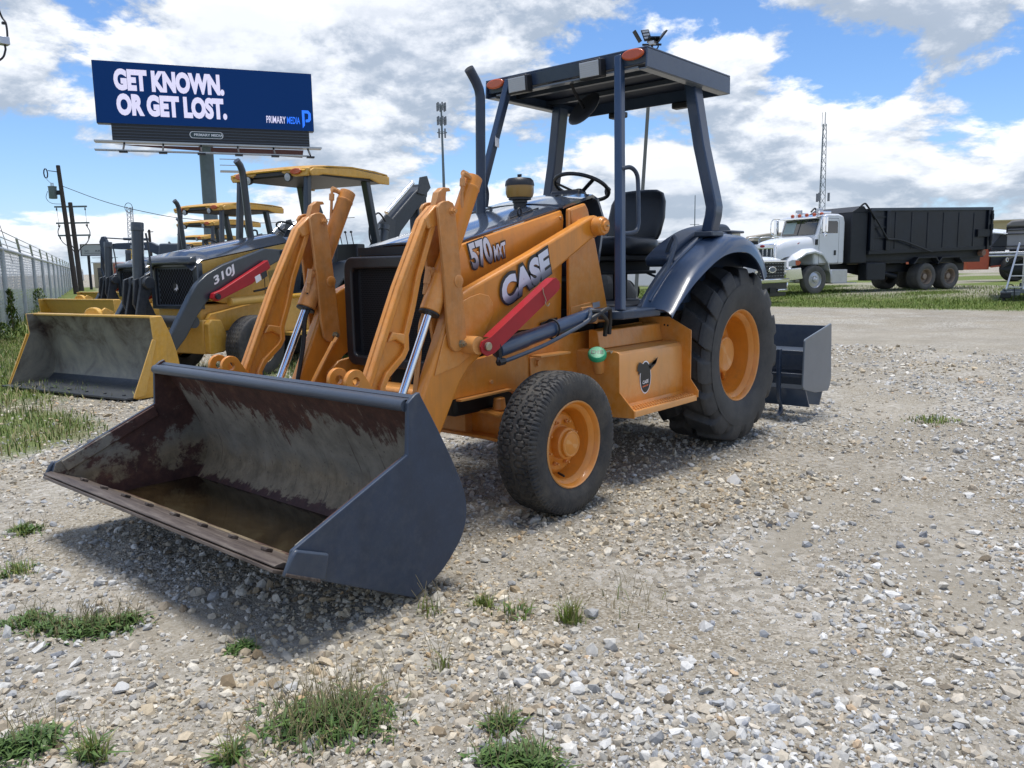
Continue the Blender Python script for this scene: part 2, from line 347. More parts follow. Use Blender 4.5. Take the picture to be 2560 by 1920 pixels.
def obj(name, mesh, material, parent=None, bevel=0, flat=False, ang=35, kind=None, label=None, seg=2, assign=None, slots=()):
    v, f = mesh; me = bpy.data.meshes.new(name); me.from_pydata([tuple(p) for p in np.asarray(v)], [], f); me.update()
    me.materials.append(material)
    for s in slots: me.materials.append(s)
    if assign:
        for p in me.polygons: p.material_index = assign(p.center, p.normal)
    o = bpy.data.objects.new(name, me); COL.objects.link(o)
    if not flat:
        me.polygons.foreach_set('use_smooth', [True]*len(me.polygons)); me.set_sharp_from_angle(angle=R(ang))
    if bevel:
        b = o.modifiers.new('bevel', 'BEVEL'); b.width = bevel; b.segments = seg; b.limit_method = 'ANGLE'; b.angle_limit = R(40)
    if parent: o.parent = parent
    if kind: o['kind'] = kind
    if label: o['label'] = label
    return o
def thing(name, label, cat, loc=(0,0,0), rz=0, group=None):
    o = bpy.data.objects.new(name, None); COL.objects.link(o); o.location = loc; o.rotation_euler = (0, 0, rz); o.empty_display_size = .2
    o['label'] = label; o['category'] = cat
    if group: o['group'] = group
    return o
def tag(o, label, cat, group=None, kind=None):
    if kind: o['kind'] = kind
    if label: o['label'] = label
    if cat: o['category'] = cat
    if group: o['group'] = group
    return o
def copy_tree(o, parent=None):
    c = o.copy(); COL.objects.link(c); c.parent = parent
    for ch in o.children: copy_tree(ch, c)
    return c
# lettering: text outlines become flat meshes laid on a surface
def text_mesh(body, off=0., shear=0., spacing=1., track=0.):
    cu = bpy.data.curves.new('lettering', 'FONT'); cu.body = body; cu.offset = off; cu.shear = shear; cu.space_character = spacing; cu.fill_mode = 'FRONT'; cu.resolution_u = 4
    o = bpy.data.objects.new('lettering', cu); COL.objects.link(o); bpy.context.view_layer.update()
    me = bpy.data.meshes.new_from_object(o.evaluated_get(bpy.context.evaluated_depsgraph_get()))
    v = np.array([p.co[:] for p in me.vertices]); f = [tuple(p.vertices) for p in me.polygons]
    bpy.data.objects.remove(o); bpy.data.curves.remove(cu); bpy.data.meshes.remove(me); return v, f
def letters(name, body, origin, u, v, w, h, material, parent, off=.0, shear=0., spacing=1., ref=None, label=None):
    """fit text into a w x h box whose lower left corner is origin, u along the line, v up the letters"""
    tv, tf = text_mesh(body, off, shear, spacing); lo, hi = tv.min(0), tv.max(0)
    if ref is not None: lo, hi = ref
    a = (tv[:, 0]-lo[0])/(hi[0]-lo[0]); b = (tv[:, 1]-lo[1])/(hi[1]-lo[1])
    u = np.array(u, float); v_ = np.array(v, float)
    V = np.array(origin)+a[:, None]*u*w+b[:, None]*v_*h
    o = obj(name, (V, tf), material, parent, flat=True, label=label); me = o.data; uvl = me.uv_layers.new(name='UVMap')
    for l in me.loops: uvl.data[l.index].uv = (a[l.vertex_index], b[l.vertex_index])
    return o, (lo, hi)

# ------------------------------------------------------------------ ground
_g = np.random.default_rng(11).random((64, 64))
def vn(x, y, s, k=0):
    """smooth value noise, s cells per metre"""
    x = np.asarray(x)*s+17.3*k+1000; y = np.asarray(y)*s+9.1*k+1000; i = np.floor(x).astype(int); j = np.floor(y).astype(int); u = x-i; v = y-j
    u = u*u*(3-2*u); v = v*v*(3-2*v); G = lambda a, b: _g[a % 64, b % 64]
    return (G(i,j)*(1-u)+G(i+1,j)*u)*(1-v)+(G(i,j+1)*(1-u)+G(i+1,j+1)*u)*v
def sstep(a, b, x): t = np.clip((x-a)/(b-a), 0, 1); return t*t*(3-2*t)
def seg(x, y, a, b, w):
    ax, ay = a; bx, by = b; dx, dy = bx-ax, by-ay; t = np.clip(((x-ax)*dx+(y-ay)*dy)/(dx*dx+dy*dy), 0, 1)
    return np.exp(-(((x-ax-t*dx)**2+(y-ay-t*dy)**2)/(w*w)))
def fines(x, y):
    """trodden fine stone where wheels have run, 0..1"""
    f = .95*seg(x, y, (2.2, 1.94), (1.0, 1.80), .13)+.75*seg(x, y, (.9, 2.15), (1.1, 2.5), .22)+.7*seg(x, y, (1.6, 2.5), (2.4, 2.85), .26)+.5*seg(x, y, (.2, 1.75), (-3, 1.2), .3)
    f += .8*seg(x, y, (-8, -4.5), (-11.5, 3), 2.2)+.6*seg(x, y, (4.2, .5), (4.9, .2), .5)+.35*seg(x, y, (3.2, 1.9), (3.4, 2.3), .25)
    f += .55*(vn(x, y, 1.1, 3)-.55)+.35*(vn(x, y, 3.1, 5)-.5)
    return np.clip(f, 0, 1)
FO = np.array([-.18, -15.664]); FD = np.array([-.374, -.927])      # the fence line
def fside(x, y): return (x-FO[0])*FD[1]-(y-FO[1])*FD[0]          # metres on the yard side of the fence
def grassy(x, y):
    d = fside(x, y)+1.2*(vn(x, y, .5, 7)-.5)
    g1 = (1-sstep(1.7, 2.6, d))*sstep(-90, -80, y)*sstep(-5.2, -7.0, y+.8*(vn(x, y, 1.1, 3)-.5))
    g1 = np.maximum(g1, (1-sstep(.75, 1.15, np.hypot((x-2.2)/1.05, (y+8.6)/2.6)+.25*(vn(x, y, 1.3, 2)-.5))))
    g1 = np.maximum(g1, .9*(1-sstep(.7, 1.1, np.hypot((x-3.3)/.75, (y+4.6)/1.5)+.3*(vn(x, y, 2, 2)-.5))))
    g1 = np.maximum(g1, .6*(1-sstep(.6, 1.1, np.hypot((x+1.5)/3.0, (y+6.0)/2.0)+.5*(vn(x, y, 1.2, 4)-.5))))
    xx = x+1.2*(vn(x, y, .4, 6)-.5)+.02*y
    g2 = sstep(-18.2, -19.3, xx)*sstep(-75, -70, x)*(1-.75*sstep(.5, .62, vn(x*.35, y*1.0, .5, 12))*sstep(-22, -25, x))
    return np.clip(np.maximum(g1*(x > -60), g2*(y > -30)), 0, 1)
def elev(x, y):
    r = np.hypot(x-5.54, y-3.36)
    near = np.exp(-(r/14)**2)
    z = .030*(vn(x, y, .9, 1)-.5)*near+.018*(vn(x, y, 2.7, 2)-.5)*near+.010*(vn(x, y, 7, 4)-.5)*np.exp(-(r/8)**2)
    z -= .02*fines(x, y)*near
    z += .16*sstep(-20, -25, x)*(y > -40)
    return z-.006
FOOT = np.array([5.5392, 3.3649])
angs = np.concatenate([np.linspace(yaw-R(58), yaw+R(58), 380), np.linspace(yaw+R(58), yaw+R(302), 64)[1:-1]])
rs = [.3]
while rs[-1] < 5000: rs.append(rs[-1]+max(.028, .0175*rs[-1]))
rs = np.array(rs)
gx = FOOT[0]+np.outer(rs, np.cos(angs)); gy = FOOT[1]+np.outer(rs, np.sin(angs)); gz = elev(gx, gy)
a, b = gx.shape
idx = np.arange(a*b).reshape(a, b); nx = np.roll(idx, -1, 1)
quads = np.stack([idx[:-1], nx[:-1], nx[1:], idx[1:]], -1).reshape(-1, 4)[:, ::-1]
gv = np.stack([gx, gy, gz], -1).reshape(-1, 3)
def np_mesh(name, V, Fq, material, attrs={}, smooth_=True):
    me = bpy.data.meshes.new(name); k = Fq.shape[1]; me.vertices.add(len(V)); me.vertices.foreach_set('co', V.astype(np.float32).ravel())
    me.loops.add(Fq.size); me.loops.foreach_set('vertex_index', Fq.astype(np.int32).ravel()); me.polygons.add(len(Fq)); me.polygons.foreach_set('loop_start', np.arange(0, Fq.size, k, dtype=np.int32))
    me.polygons.foreach_set('use_smooth', np.full(len(Fq), smooth_)); me.update(calc_edges=True)
    for n, v in attrs.items():
        at = me.attributes.new(n, 'FLOAT' if v.ndim == 1 else 'FLOAT_COLOR', 'POINT')
        at.data.foreach_set('value' if v.ndim == 1 else 'color', v.astype(np.float32).ravel())
    me.materials.append(material); o = bpy.data.objects.new(name, me); COL.objects.link(o); return o
def ground_mat():
    M, t, b, L = nodemat('crushed_limestone_ground'); tc = N('ShaderNodeTexCoord', t); P = tc.outputs['Object']
    fa = N('ShaderNodeAttribute', t, attribute_name='fines'); ga = N('ShaderNodeAttribute', t, attribute_name='grassy')
    def noise(s, d=6, r=.6): n = N('ShaderNodeTexNoise', t, ins={'Scale': s, 'Detail': d, 'Roughness': r}); L(P, n.inputs['Vector']); return n.outputs['Fac']
    def vor(s, f='F1'): n = N('ShaderNodeTexVoronoi', t, feature=f, ins={'Scale': s}); L(P, n.inputs['Vector']); return n
    def mix(a, b_, f, bt='MIX'):
        n = N('ShaderNodeMix', t, data_type='RGBA', blend_type=bt)
        for k, q in (('A', a), ('B', b_), ('Factor', f)):
            if isinstance(q, (tuple, float)): n.inputs[k].default_value = (*q, 1) if isinstance(q, tuple) else q
            else: L(q, n.inputs[k])
        return n.outputs['Result']
    v1 = vor(34); v2 = vor(95)
    s1 = N('ShaderNodeSeparateColor', t); L(v1.outputs['Color'], s1.inputs[0]); s2 = N('ShaderNodeSeparateColor', t); L(v2.outputs['Color'], s2.inputs[0])
    c1 = ramp(t, [(0., (.17, .16, .145)), (.25, (.31, .29, .25)), (.6, (.45, .43, .38)), (1., (.62, .60, .56))]); L(s1.outputs[0], c1.inputs[0])
    c2 = ramp(t, [(0., (.15, .13, .10)), (.4, (.28, .25, .195)), (.75, (.42, .39, .33)), (1., (.58, .56, .51))]); L(s2.outputs[0], c2.inputs[0])
    dirt = ramp(t, [(.3, (.20, .165, .11)), (.5, (.275, .232, .165)), (.7, (.35, .305, .23))]); L(noise(1.3, 9, .7), dirt.inputs[0])
    fd_ = ramp(t, [(.3, (.245, .22, .175)), (.55, (.33, .30, .245)), (.75, (.42, .39, .33))]); L(noise(2.4, 10, .75), fd_.inputs[0])
    pat = N('ShaderNodeMapRange', t, ins={1: .42, 2: .58}); L(noise(.9, 5), pat.inputs[0])
    stones = mix(c2.outputs[0], c1.outputs[0], pat.outputs[0])
    base = mix(stones, dirt.outputs[0], .36)
    fm = N('ShaderNodeMath', t, operation='MULTIPLY'); L(fa.outputs['Fac'], fm.inputs[0]); fm.inputs[1].default_value = .8
    base = mix(base, fd_.outputs[0], fm.outputs[0])
    big = N('ShaderNodeMapRange', t, ins={1: .3, 2: .7, 3: .80, 4: 1.12}); L(noise(.35, 5), big.inputs[0]); base = mix(base, big.outputs[0], 1., 'MULTIPLY')
    gg = ramp(t, [(.35, (.16, .15, .065)), (.5, (.125, .165, .04)), (.65, (.11, .165, .03))]); L(noise(1.6, 8, .7), gg.inputs[0])
    base = mix(base, gg.outputs[0], ga.outputs['Fac'])
    L(base, b.inputs['Base Color']); b.inputs['Roughness'].default_value = .92; b.inputs['Specular IOR Level'].default_value = .25
    # relief: rounded stones standing out of the fines
    inv = N('ShaderNodeMath', t, operation='SUBTRACT'); inv.inputs[0].default_value = 1; L(fm.outputs[0], inv.inputs[1])
    h1 = N('ShaderNodeMapRange', t, ins={1: 0., 2: .55, 3: 1., 4: 0.}); L(v1.outputs['Distance'], h1.inputs[0])
    h2 = N('ShaderNodeMapRange', t, ins={1: 0., 2: .55, 3: .4, 4: 0.}); L(v2.outputs['Distance'], h2.inputs[0])
    ad = N('ShaderNodeMath', t, operation='ADD'); L(h1.outputs[0], ad.inputs[0]); L(h2.outputs[0], ad.inputs[1])
    mu = N('ShaderNodeMath', t, operation='MULTIPLY'); L(ad.outputs[0], mu.inputs[0]); L(inv.outputs[0], mu.inputs[1])
    fn = N('ShaderNodeMath', t, operation='MULTIPLY_ADD'); L(noise(140, 5, .7), fn.inputs[0]); fn.inputs[1].default_value = .45; L(mu.outputs[0], fn.inputs[2])
    bp = N('ShaderNodeBump', t, ins={'Strength': .8, 'Distance': .014}); L(fn.outputs[0], bp.inputs['Height']); L(bp.outputs[0], b.inputs['Normal'])
    return M
GM = ground_mat()
ground = np_mesh('ground', gv, quads, GM, {'fines': fines(gv[:, 0], gv[:, 1]), 'grassy': grassy(gv[:, 0], gv[:, 1])})
tag(ground, 'pale crushed limestone yard with tyre tracks and grass at its edges', 'ground', kind='structure')
def stone_mat():
    M, t, b, L = nodemat('limestone_pieces'); at = N('ShaderNodeAttribute', t, attribute_name='tint'); tc = N('ShaderNodeTexCoord', t)
    n = N('ShaderNodeTexNoise', t, ins={'Scale': 60, 'Detail': 4, 'Roughness': .7}); L(tc.outputs['Object'], n.inputs['Vector']); mr = N('ShaderNodeMapRange', t, ins={1: .3, 2: .7, 3: .8, 4: 1.15}); L(n.outputs['Fac'], mr.inputs[0])
    mx = N('ShaderNodeMix', t, data_type='RGBA', blend_type='MULTIPLY'); mx.inputs['Factor'].default_value = 1; L(at.outputs['Color'], mx.inputs['A']); L(mr.outputs[0], mx.inputs['B']); L(mx.outputs['Result'], b.inputs['Base Color'])
    b.inputs['Roughness'].default_value = .9; b.inputs['Specular IOR Level'].default_value = .25
    return M
STONE = stone_mat()
PAL = np.array([(.60,.59,.56),(.52,.51,.48),(.46,.44,.39),(.44,.39,.31),(.50,.45,.37),(.34,.35,.36),(.27,.28,.30),(.38,.32,.24),(.40,.40,.39),(.22,.18,.13),(.48,.36,.24)])
PW = np.array([.16,.16,.15,.13,.14,.06,.03,.06,.07,.02,.01])
def ico(sub=0):
    p = (1+5**.5)/2; V = [(-1,p,0),(1,p,0),(-1,-p,0),(1,-p,0),(0,-1,p),(0,1,p),(0,-1,-p),(0,1,-p),(p,0,-1),(p,0,1),(-p,0,-1),(-p,0,1)]
    F = [(0,11,5),(0,5,1),(0,1,7),(0,7,10),(0,10,11),(1,5,9),(5,11,4),(11,10,2),(10,7,6),(7,1,8),(3,9,4),(3,4,2),(3,2,6),(3,6,8),(3,8,9),(4,9,5),(2,4,11),(6,2,10),(8,6,7),(9,8,1)]
    V = [np.array(v)/np.linalg.norm(v) for v in V]
    for _ in range(sub):
        c = {}; G = []
        def mid(a, b):
            k = (min(a, b), max(a, b))
            if k not in c: v = V[a]+V[b]; V.append(v/np.linalg.norm(v)); c[k] = len(V)-1
            return c[k]
        for x, y, z in F: p_, q, r_ = mid(x, y), mid(y, z), mid(z, x); G += [(x,p_,r_),(y,q,p_),(z,r_,q),(p_,q,r_)]
        F = G
    return np.array(V), np.array(F)
OCTA = (np.array([(1,0,0),(-1,0,0),(0,1,0),(0,-1,0),(0,0,1),(0,0,-1.)]), np.array([(0,2,4),(2,1,4),(1,3,4),(3,0,4),(2,0,5),(1,2,5),(3,1,5),(0,3,5)]))
def pieces(n, r0, r1, med, sig, lo, hi, proto, keepf, grow, pw):
    """n broken stones strewn over the yard, nearer ground carrying more and smaller pieces"""
    u = rng.random(n); r = (r0**.45+u*(r1**.45-r0**.45))**(1/.45); th = yaw+(rng.random(n)-.5)*R(96)
    x = FOOT[0]+r*np.cos(th); y = FOOT[1]+r*np.sin(th)
    keep = rng.random(n) < keepf(x, y); x, y, r = x[keep], y[keep], r[keep]; n = len(x)
    rad = np.clip(rng.lognormal(math.log(med), sig, n), lo, hi)*(1+grow*(r-2).clip(0))
    V0, F0 = proto; m = len(V0)
    jit = 1+.26*rng.standard_normal((n, m, 1)).clip(-1.5, 1.5); sc = np.stack([rng.uniform(.8, 1.4, n), rng.uniform(.7, 1.1, n), rng.uniform(.5, .85, n)], -1)[:, None, :]
    P = V0[None]*jit*sc*rad[:, None, None]
    q = rng.standard_normal((n, 4)); q[:, 1:3] *= .35; q /= np.linalg.norm(q, axis=1, keepdims=True); w, i, j, k = q.T
    Rm = np.stack([1-2*(j*j+k*k), 2*(i*j-k*w), 2*(i*k+j*w), 2*(i*j+k*w), 1-2*(i*i+k*k), 2*(j*k-i*w), 2*(i*k-j*w), 2*(j*k+i*w), 1-2*(i*i+j*j)], -1).reshape(n, 3, 3)
    P = np.einsum('nij,nmj->nmi', Rm, P)+np.stack([x, y, elev(x, y)+rad*.20], -1)[:, None]
    F = (F0[None]+(np.arange(n)*m)[:, None, None]).reshape(-1, 3)
    pi = rng.choice(len(PAL), n, p=pw/pw.sum()); colr = PAL[pi]*rng.uniform(.80, 1.22, (n, 1))
    warm = np.clip((vn(x, y, .8, 21)-.35)*2.5, 0, 1)
    colr = colr*(1-.30*warm[:, None]*np.array([.10, .35, .80]))
    return P.reshape(-1, 3), F, np.concatenate([np.repeat(colr, m, 0), np.ones((n*m, 1))], 1)
def gravel():
    clean = lambda x, y: np.clip(.52+1.25*(vn(x, y, 1.5, 9)-.42)+.7*(vn(x, y, 4.5, 8)-.5), .08, 1)
    a_ = pieces(128000, 1.5, 14, .0073, .48, .0040, .024, ico(0), lambda x, y: clean(x, y)*(1-.93*fines(x, y))*(1-.9*grassy(x, y)), .05, PW)
    b_ = pieces(100000, 1.5, 8, .0032, .35, .0016, .0060, OCTA, lambda x, y: (.85-.45*clean(x, y))*(1-.86*fines(x, y))*(1-.9*grassy(x, y)), .07, PW*np.array([.6,.8,1,1.6,1.5,.6,.5,1.5,1,2,1.]))
    V = np.concatenate([a_[0], b_[0]]); F = np.concatenate([a_[1], b_[1]+len(a_[0])]); tint = np.concatenate([a_[2], b_[2]])
    o = np_mesh('gravel', V, F, STONE, {'tint': tint}, False)
    tag(o, 'loose grey and cream crushed stone spread over the yard', 'gravel', kind='stuff')
    print('gravel tris', len(F))
gravel()
# the larger pieces, each its own stone lying in the ground
def stones():
    V0, F0 = ico(1); protos = []
    for k in range(14):
        q = V0*(1+.13*rng.standard_normal((len(V0), 1)).clip(-1.6, 1.6))
        for _ in range(5):
            d = rng.standard_normal(3); d /= np.linalg.norm(d); c = rng.uniform(.55, .85); s = q@d; q = q-np.outer(np.clip(s-c, 0, None), d)      # broken faces
        q = q*[rng.uniform(.9, 1.3), rng.uniform(.75, 1.05), rng.uniform(.5, .8)]
        me = bpy.data.meshes.new('stone'); me.from_pydata([tuple(p) for p in q], [], [tuple(map(int, f)) for f in F0])
        tn = np.tile(np.append(PAL[[0,1,2,3,4,8,5,7,8,1,0,2,4,3][k]]*rng.uniform(.85, 1.05), 1), (len(q), 1)); at = me.attributes.new('tint', 'FLOAT_COLOR', 'POINT'); at.data.foreach_set('color', tn.astype(np.float32).ravel())
        me.materials.append(STONE); protos.append(me)
    k = 0
    while k < 290:
        r = 1.9+rng.random()**1.3*5.2; th = yaw+(rng.random()-.5)*R(74); x = FOOT[0]+r*math.cos(th); y = FOOT[1]+r*math.sin(th)
        if 3.2 < x < 4.1 and abs(y) < 1.05: continue
        if rng.random() < .8*float(fines(x, y)) or rng.random() < float(grassy(x, y)): continue
        s = float(np.clip(rng.lognormal(math.log(.0175), .34), .012, .042))*(1+.05*(r-2))
        o = bpy.data.objects.new('stone', protos[k % 14]); COL.objects.link(o); o.parent = ground
        o.location = (x, y, float(elev(x, y))+s*.28); o.rotation_euler = (rng.normal()*.25, rng.normal()*.25, rng.random()*6.28); o.scale = (s, s, s); k += 1
stones()

# ------------------------------------------------------------------ tyres
def tyre(Rr, w, rr, kind, na=300):
    """body of revolution about y with its tread standing out of it; outer face at +w/2"""
    h = Rr-rr
    key = [(-.40, rr), (-.455, rr+.12*h), (-.495, rr+.36*h), (-.50, rr+.55*h), (-.485, rr+.75*h), (-.45, rr+.90*h), (-.40, Rr-.022*h*2)]
    n_t = 46; tr = [(u, Rr*(1-.030*(abs(u)/.4)**2.4)) for u in np.linspace(-.38, .38, n_t)]
    P = smooth(key, 4)+tr+[(-a, c) for a, c in smooth(key, 4)[::-1]]
    yy = np.array([p[0]*w for p in P]); r0 = np.array([p[1] for p in P]); A = np.linspace(0, 2*np.pi, na, endpoint=False)
    T, Yg = np.meshgrid(A, yy, indexing='ij'); Rg = np.tile(r0, (na, 1)); u = np.abs(Yg)/(.5*w); side = Yg > 0
    if kind == 'lug':
        n = 15; ph = (T*n/(2*np.pi)+.60*u**1.2+np.where(side, .5, 0)) % 1
        wid = .30+.02*u; e = sstep(wid+.035, wid-.035, np.abs(ph-.5)); on = e*sstep(.035, .10, u)*(Rg > rr+.70*h)
        Rg = Rg-.046*(1-on)*(Rg > rr+.62*h)
    elif kind == 'block':
        zz = .035*w*np.sign(np.sin(T*34))*np.minimum(1, np.abs(np.sin(T*34))*2.2)
        g = np.zeros_like(Rg)
        for c in (-.27, -.09, .09, .27): g = np.maximum(g, sstep(.022, .012, np.abs((Yg-zz)/w-c)))
        g = np.maximum(g, sstep(.16, .08, np.abs(((T*34/np.pi+.5*np.round((Yg/w+.36)/.18)) % 1)-.5))*(u > .12)*(u < .8)*.8)
        sh = sstep(.2, .12, np.abs(((T*46/np.pi) % 1)-.5))*(u > .80)*(Rg > rr+.72*h); g = np.maximum(g, sh)
        Rg = Rg-.010*g
    elif kind == 'rib':
        zz = .02*w*np.sin(T*40)
        g = np.zeros_like(Rg)
        for c in (-.3, -.15, 0, .15, .3): g = np.maximum(g, sstep(.03, .014, np.abs((Yg-zz)/w-c)))
        Rg = Rg-.012*g*(u < .8)
    V = np.stack([Rg*np.sin(T), Yg, -Rg*np.cos(T)], -1).reshape(-1, 3); m = len(yy)
    idx = np.arange(na*m).reshape(na, m); nx = np.roll(idx, -1, 0)
    F = np.stack([idx[:, :-1], nx[:, :-1], nx[:, 1:], idx[:, 1:]], -1).reshape(-1, 4)
    return V, F
def wheel(name, parent, c, s, Rr, w, rr, kind, flange, rim, hub, rimmat, tymat, nuts=8, nr=.12, rot=0., na=300, nutmat=None, nutr=.014):
    """wheel standing at c (its centre), outer side towards s*y; > tyre, rim, hub_cap, nuts"""
    e = bpy.data.objects.new(name, None); COL.objects.link(e); e.parent = parent; e.location = c; e.empty_display_size = .1
    if s < 0: e.rotation_euler = (0, rot, math.pi)
    else: e.rotation_euler = (0, rot, 0)
    key = ('tyre', Rr, w, kind, na)
    if key not in MATS:
        V, F = tyre(Rr, w, rr, kind, na); o = np_mesh('tyre', V, F, tymat); o.data.set_sharp_from_angle(angle=R(32)); MATS[key] = o.data
        o.parent = e
    else: o = bpy.data.objects.new('tyre', MATS[key]); COL.objects.link(o); o.parent = e
    obj('rim', lathe([(r_, flange+a_) for r_, a_ in rim], (0,0,0), (0,1,0), 40, False), rimmat, e, ang=30)
    obj('hub_cap', lathe([(r_, flange+a_) for r_, a_ in hub], (0,0,0), (0,1,0), 28, False), rimmat, e, bevel=.003, ang=30)
    if nuts:
        for k in range(nuts):
            a_ = 2*math.pi*k/nuts; q = (nr*math.cos(a_), flange, nr*math.sin(a_)); 
            y0 = flange+WN.get(name, -.1)
            obj('wheel_nut', lathe([(nutr, 0), (nutr, .014), (nutr*.55, .016), (nutr*.55, .03), (0, .03)], (q[0], y0, q[2]), (0,1,0), 6), nutmat or rimmat, e, ang=20)
    return e
WN = {'front_wheel': -.095, 'rear_wheel': -.17, 'truck_wheel': -.03}

# ------------------------------------------------------------------ the orange loader tractor
T = thing('loader_tractor', 'orange tractor loader with open dark blue canopy and front bucket, in the foreground', 'tractor')
def bucket():
    back = smooth([(3.425, .825), (3.335, .671), (3.24, .491), (3.187, .346), (3.205, .225), (3.28, .133), (3.37, .068), (3.483, .024)], 5)
    outer = back+[(3.95, .236)]
    nn = []
    for i, p in enumerate(outer):
        a_ = np.array(outer[max(i-1, 0)]); b_ = np.array(outer[min(i+1, len(outer)-1)]); d = (b_-a_)/np.linalg.norm(b_-a_); nn.append((p[0]-d[1]*.02, p[1]+d[0]*.02))
    bk = obj('bucket', prism(outer+nn[::-1], 'y', -1.031, 1.031), NAVYM, T, slots=(BSTEEL,), ang=25)
    c0 = np.array([3.62, .45])
    for p in bk.data.polygons:                          # inside faces are bare worn steel
        c = np.array([p.center[0], p.center[2]]); n_ = np.array([p.normal[0], p.normal[2]])
        if abs(p.normal[1]) < .5 and n_@(c0-c) > 0: p.material_index = 1
    side = [(3.42, .838), (3.445, .83), (3.482, .803), (3.495, .60), (4.03, .366), (4.058, .285), (3.92, .223), (3.483, .013)]+[(a_-.012, c_-.004) for a_, c_ in back[::-1][4:]]
    for s in (-1, 1):
        o = obj('side_plate', mir(prism(side, 'y', 1.031, 1.051), s), NAVYM, bk, bevel=.004, slots=(BSTEEL,), assign=lambda c, n, s=s: 1 if n.y*s < -.7 else 0)
        d = np.array([4.03-3.495, .366-.60]); L_ = np.linalg.norm(d); d /= L_; n_ = np.array([d[1], -d[0]])
        p0 = np.array([3.505, .590]); q = [p0, p0+d*(L_-.04), p0+d*(L_-.04)+n_*.062, p0+n_*.062]
        obj('stiffener', mir(prism([tuple(p) for p in q], 'y', 1.018, 1.0305), s), BSTEEL, bk, bevel=.004)
        bit = [(3.895, .322), (4.030, .374), (4.052, .352), (4.085, .292), (3.915, .226)]
        obj('corner_bit', mir(prism(bit, 'y', 1.052, 1.074), s), NAVYM, bk, bevel=.008)
        obj('bit_wear', mir(prism([(3.94, .243), (4.075, .305), (4.08, .295), (3.94, .229)], 'y', 1.032, 1.078), s), ESTEEL, bk, bevel=.003)
    obj('top_bar', join(cyl((3.478, -1.03, .790), (3.478, 1.03, .790), .024, n=16), box((3.425, -1.03, .775), (3.478, 1.03, .8125))), NAVYM, bk)
    # cutting edge with its square bolt heads
    sl = np.array([1, .4545]); sl /= np.linalg.norm(sl); n_ = np.array([-sl[1], sl[0]]); p0 = np.array([3.90, .233])
    pl = [p0, p0+sl*.212, p0+sl*.212+n_*.006, p0+sl*.18+n_*.023, p0+n_*.023]
    obj('cutting_edge', prism([tuple(p) for p in pl], 'y', -1.03, 1.03), ESTEEL, bk, bevel=.002)
    q0 = p0+sl*.005-n_*.004; pl2 = [q0, q0+sl*.222, q0+sl*.222-n_*.012, q0-n_*.012]
    obj('wear_strip', prism([tuple(p) for p in pl2], 'y', -.98, 1.05), ESTEEL, bk, bevel=.002)
    for k in range(9):
        y = -.83+k*.2325; c = p0+sl*.095+n_*.023
        M = Matrix.Translation((c[0], y, c[1])) @ Matrix.Rotation(-math.atan2(sl[1], sl[0]), 4, 'Y') @ Matrix.Rotation(random.uniform(-.3, .3), 4, 'Z')
        obj('edge_bolt', xf(box((-.016, -.018, 0), (.016, .018, .014)), M), ESTEEL, bk, bevel=.003)
    # hitch ears behind the top bar
    hole = circ((3.355, .833), .019, 24, -math.pi/2, 1.5*math.pi)
    out = []
    poly = [(3.352, .730), (3.408, .795), (3.408, .835)]+circ((3.355, .833), .053, 9, 0, math.pi*.75)+[(3.215, .72), (3.19, .60), (3.262, .565), (3.318, .66)]
    # resample the outline by angle about the hole so that ring faces stay clean
    P = np.array(poly+[poly[0]]); 
    for k in range(24):
        a_ = -math.pi/2+2*math.pi*k/24; d = np.array([math.cos(a_), math.sin(a_)]); best = 9
        for i in range(len(P)-1):
            e = P[i+1]-P[i]; A_ = np.array([[d[0], -e[0]], [d[1], -e[1]]])
            if abs(np.linalg.det(A_)) < 1e-9: continue
            tt, uu = np.linalg.solve(A_, P[i]-np.array([3.355, .833]))
            if tt > 0 and -1e-6 <= uu <= 1+1e-6: best = min(best, tt)
        out.append((3.355+d[0]*best, .833+d[1]*best))
    for y in (-.575, -.455, .445, .565):
        obj('hitch_ear', ring(out, hole, 'y', y-.0115, y+.0115), ORANGE, bk, bevel=.002, ang=40)
    return bk
BK = bucket()
wat = obj('water', prism([(3.30, -1.016), (3.722, -1.016), (3.722, 1.016), (3.30, 1.016)], 'z', .135, .150), water_mat())
tag(wat, 'muddy brown rainwater lying in the bottom of the foreground bucket', 'water', kind='structure')

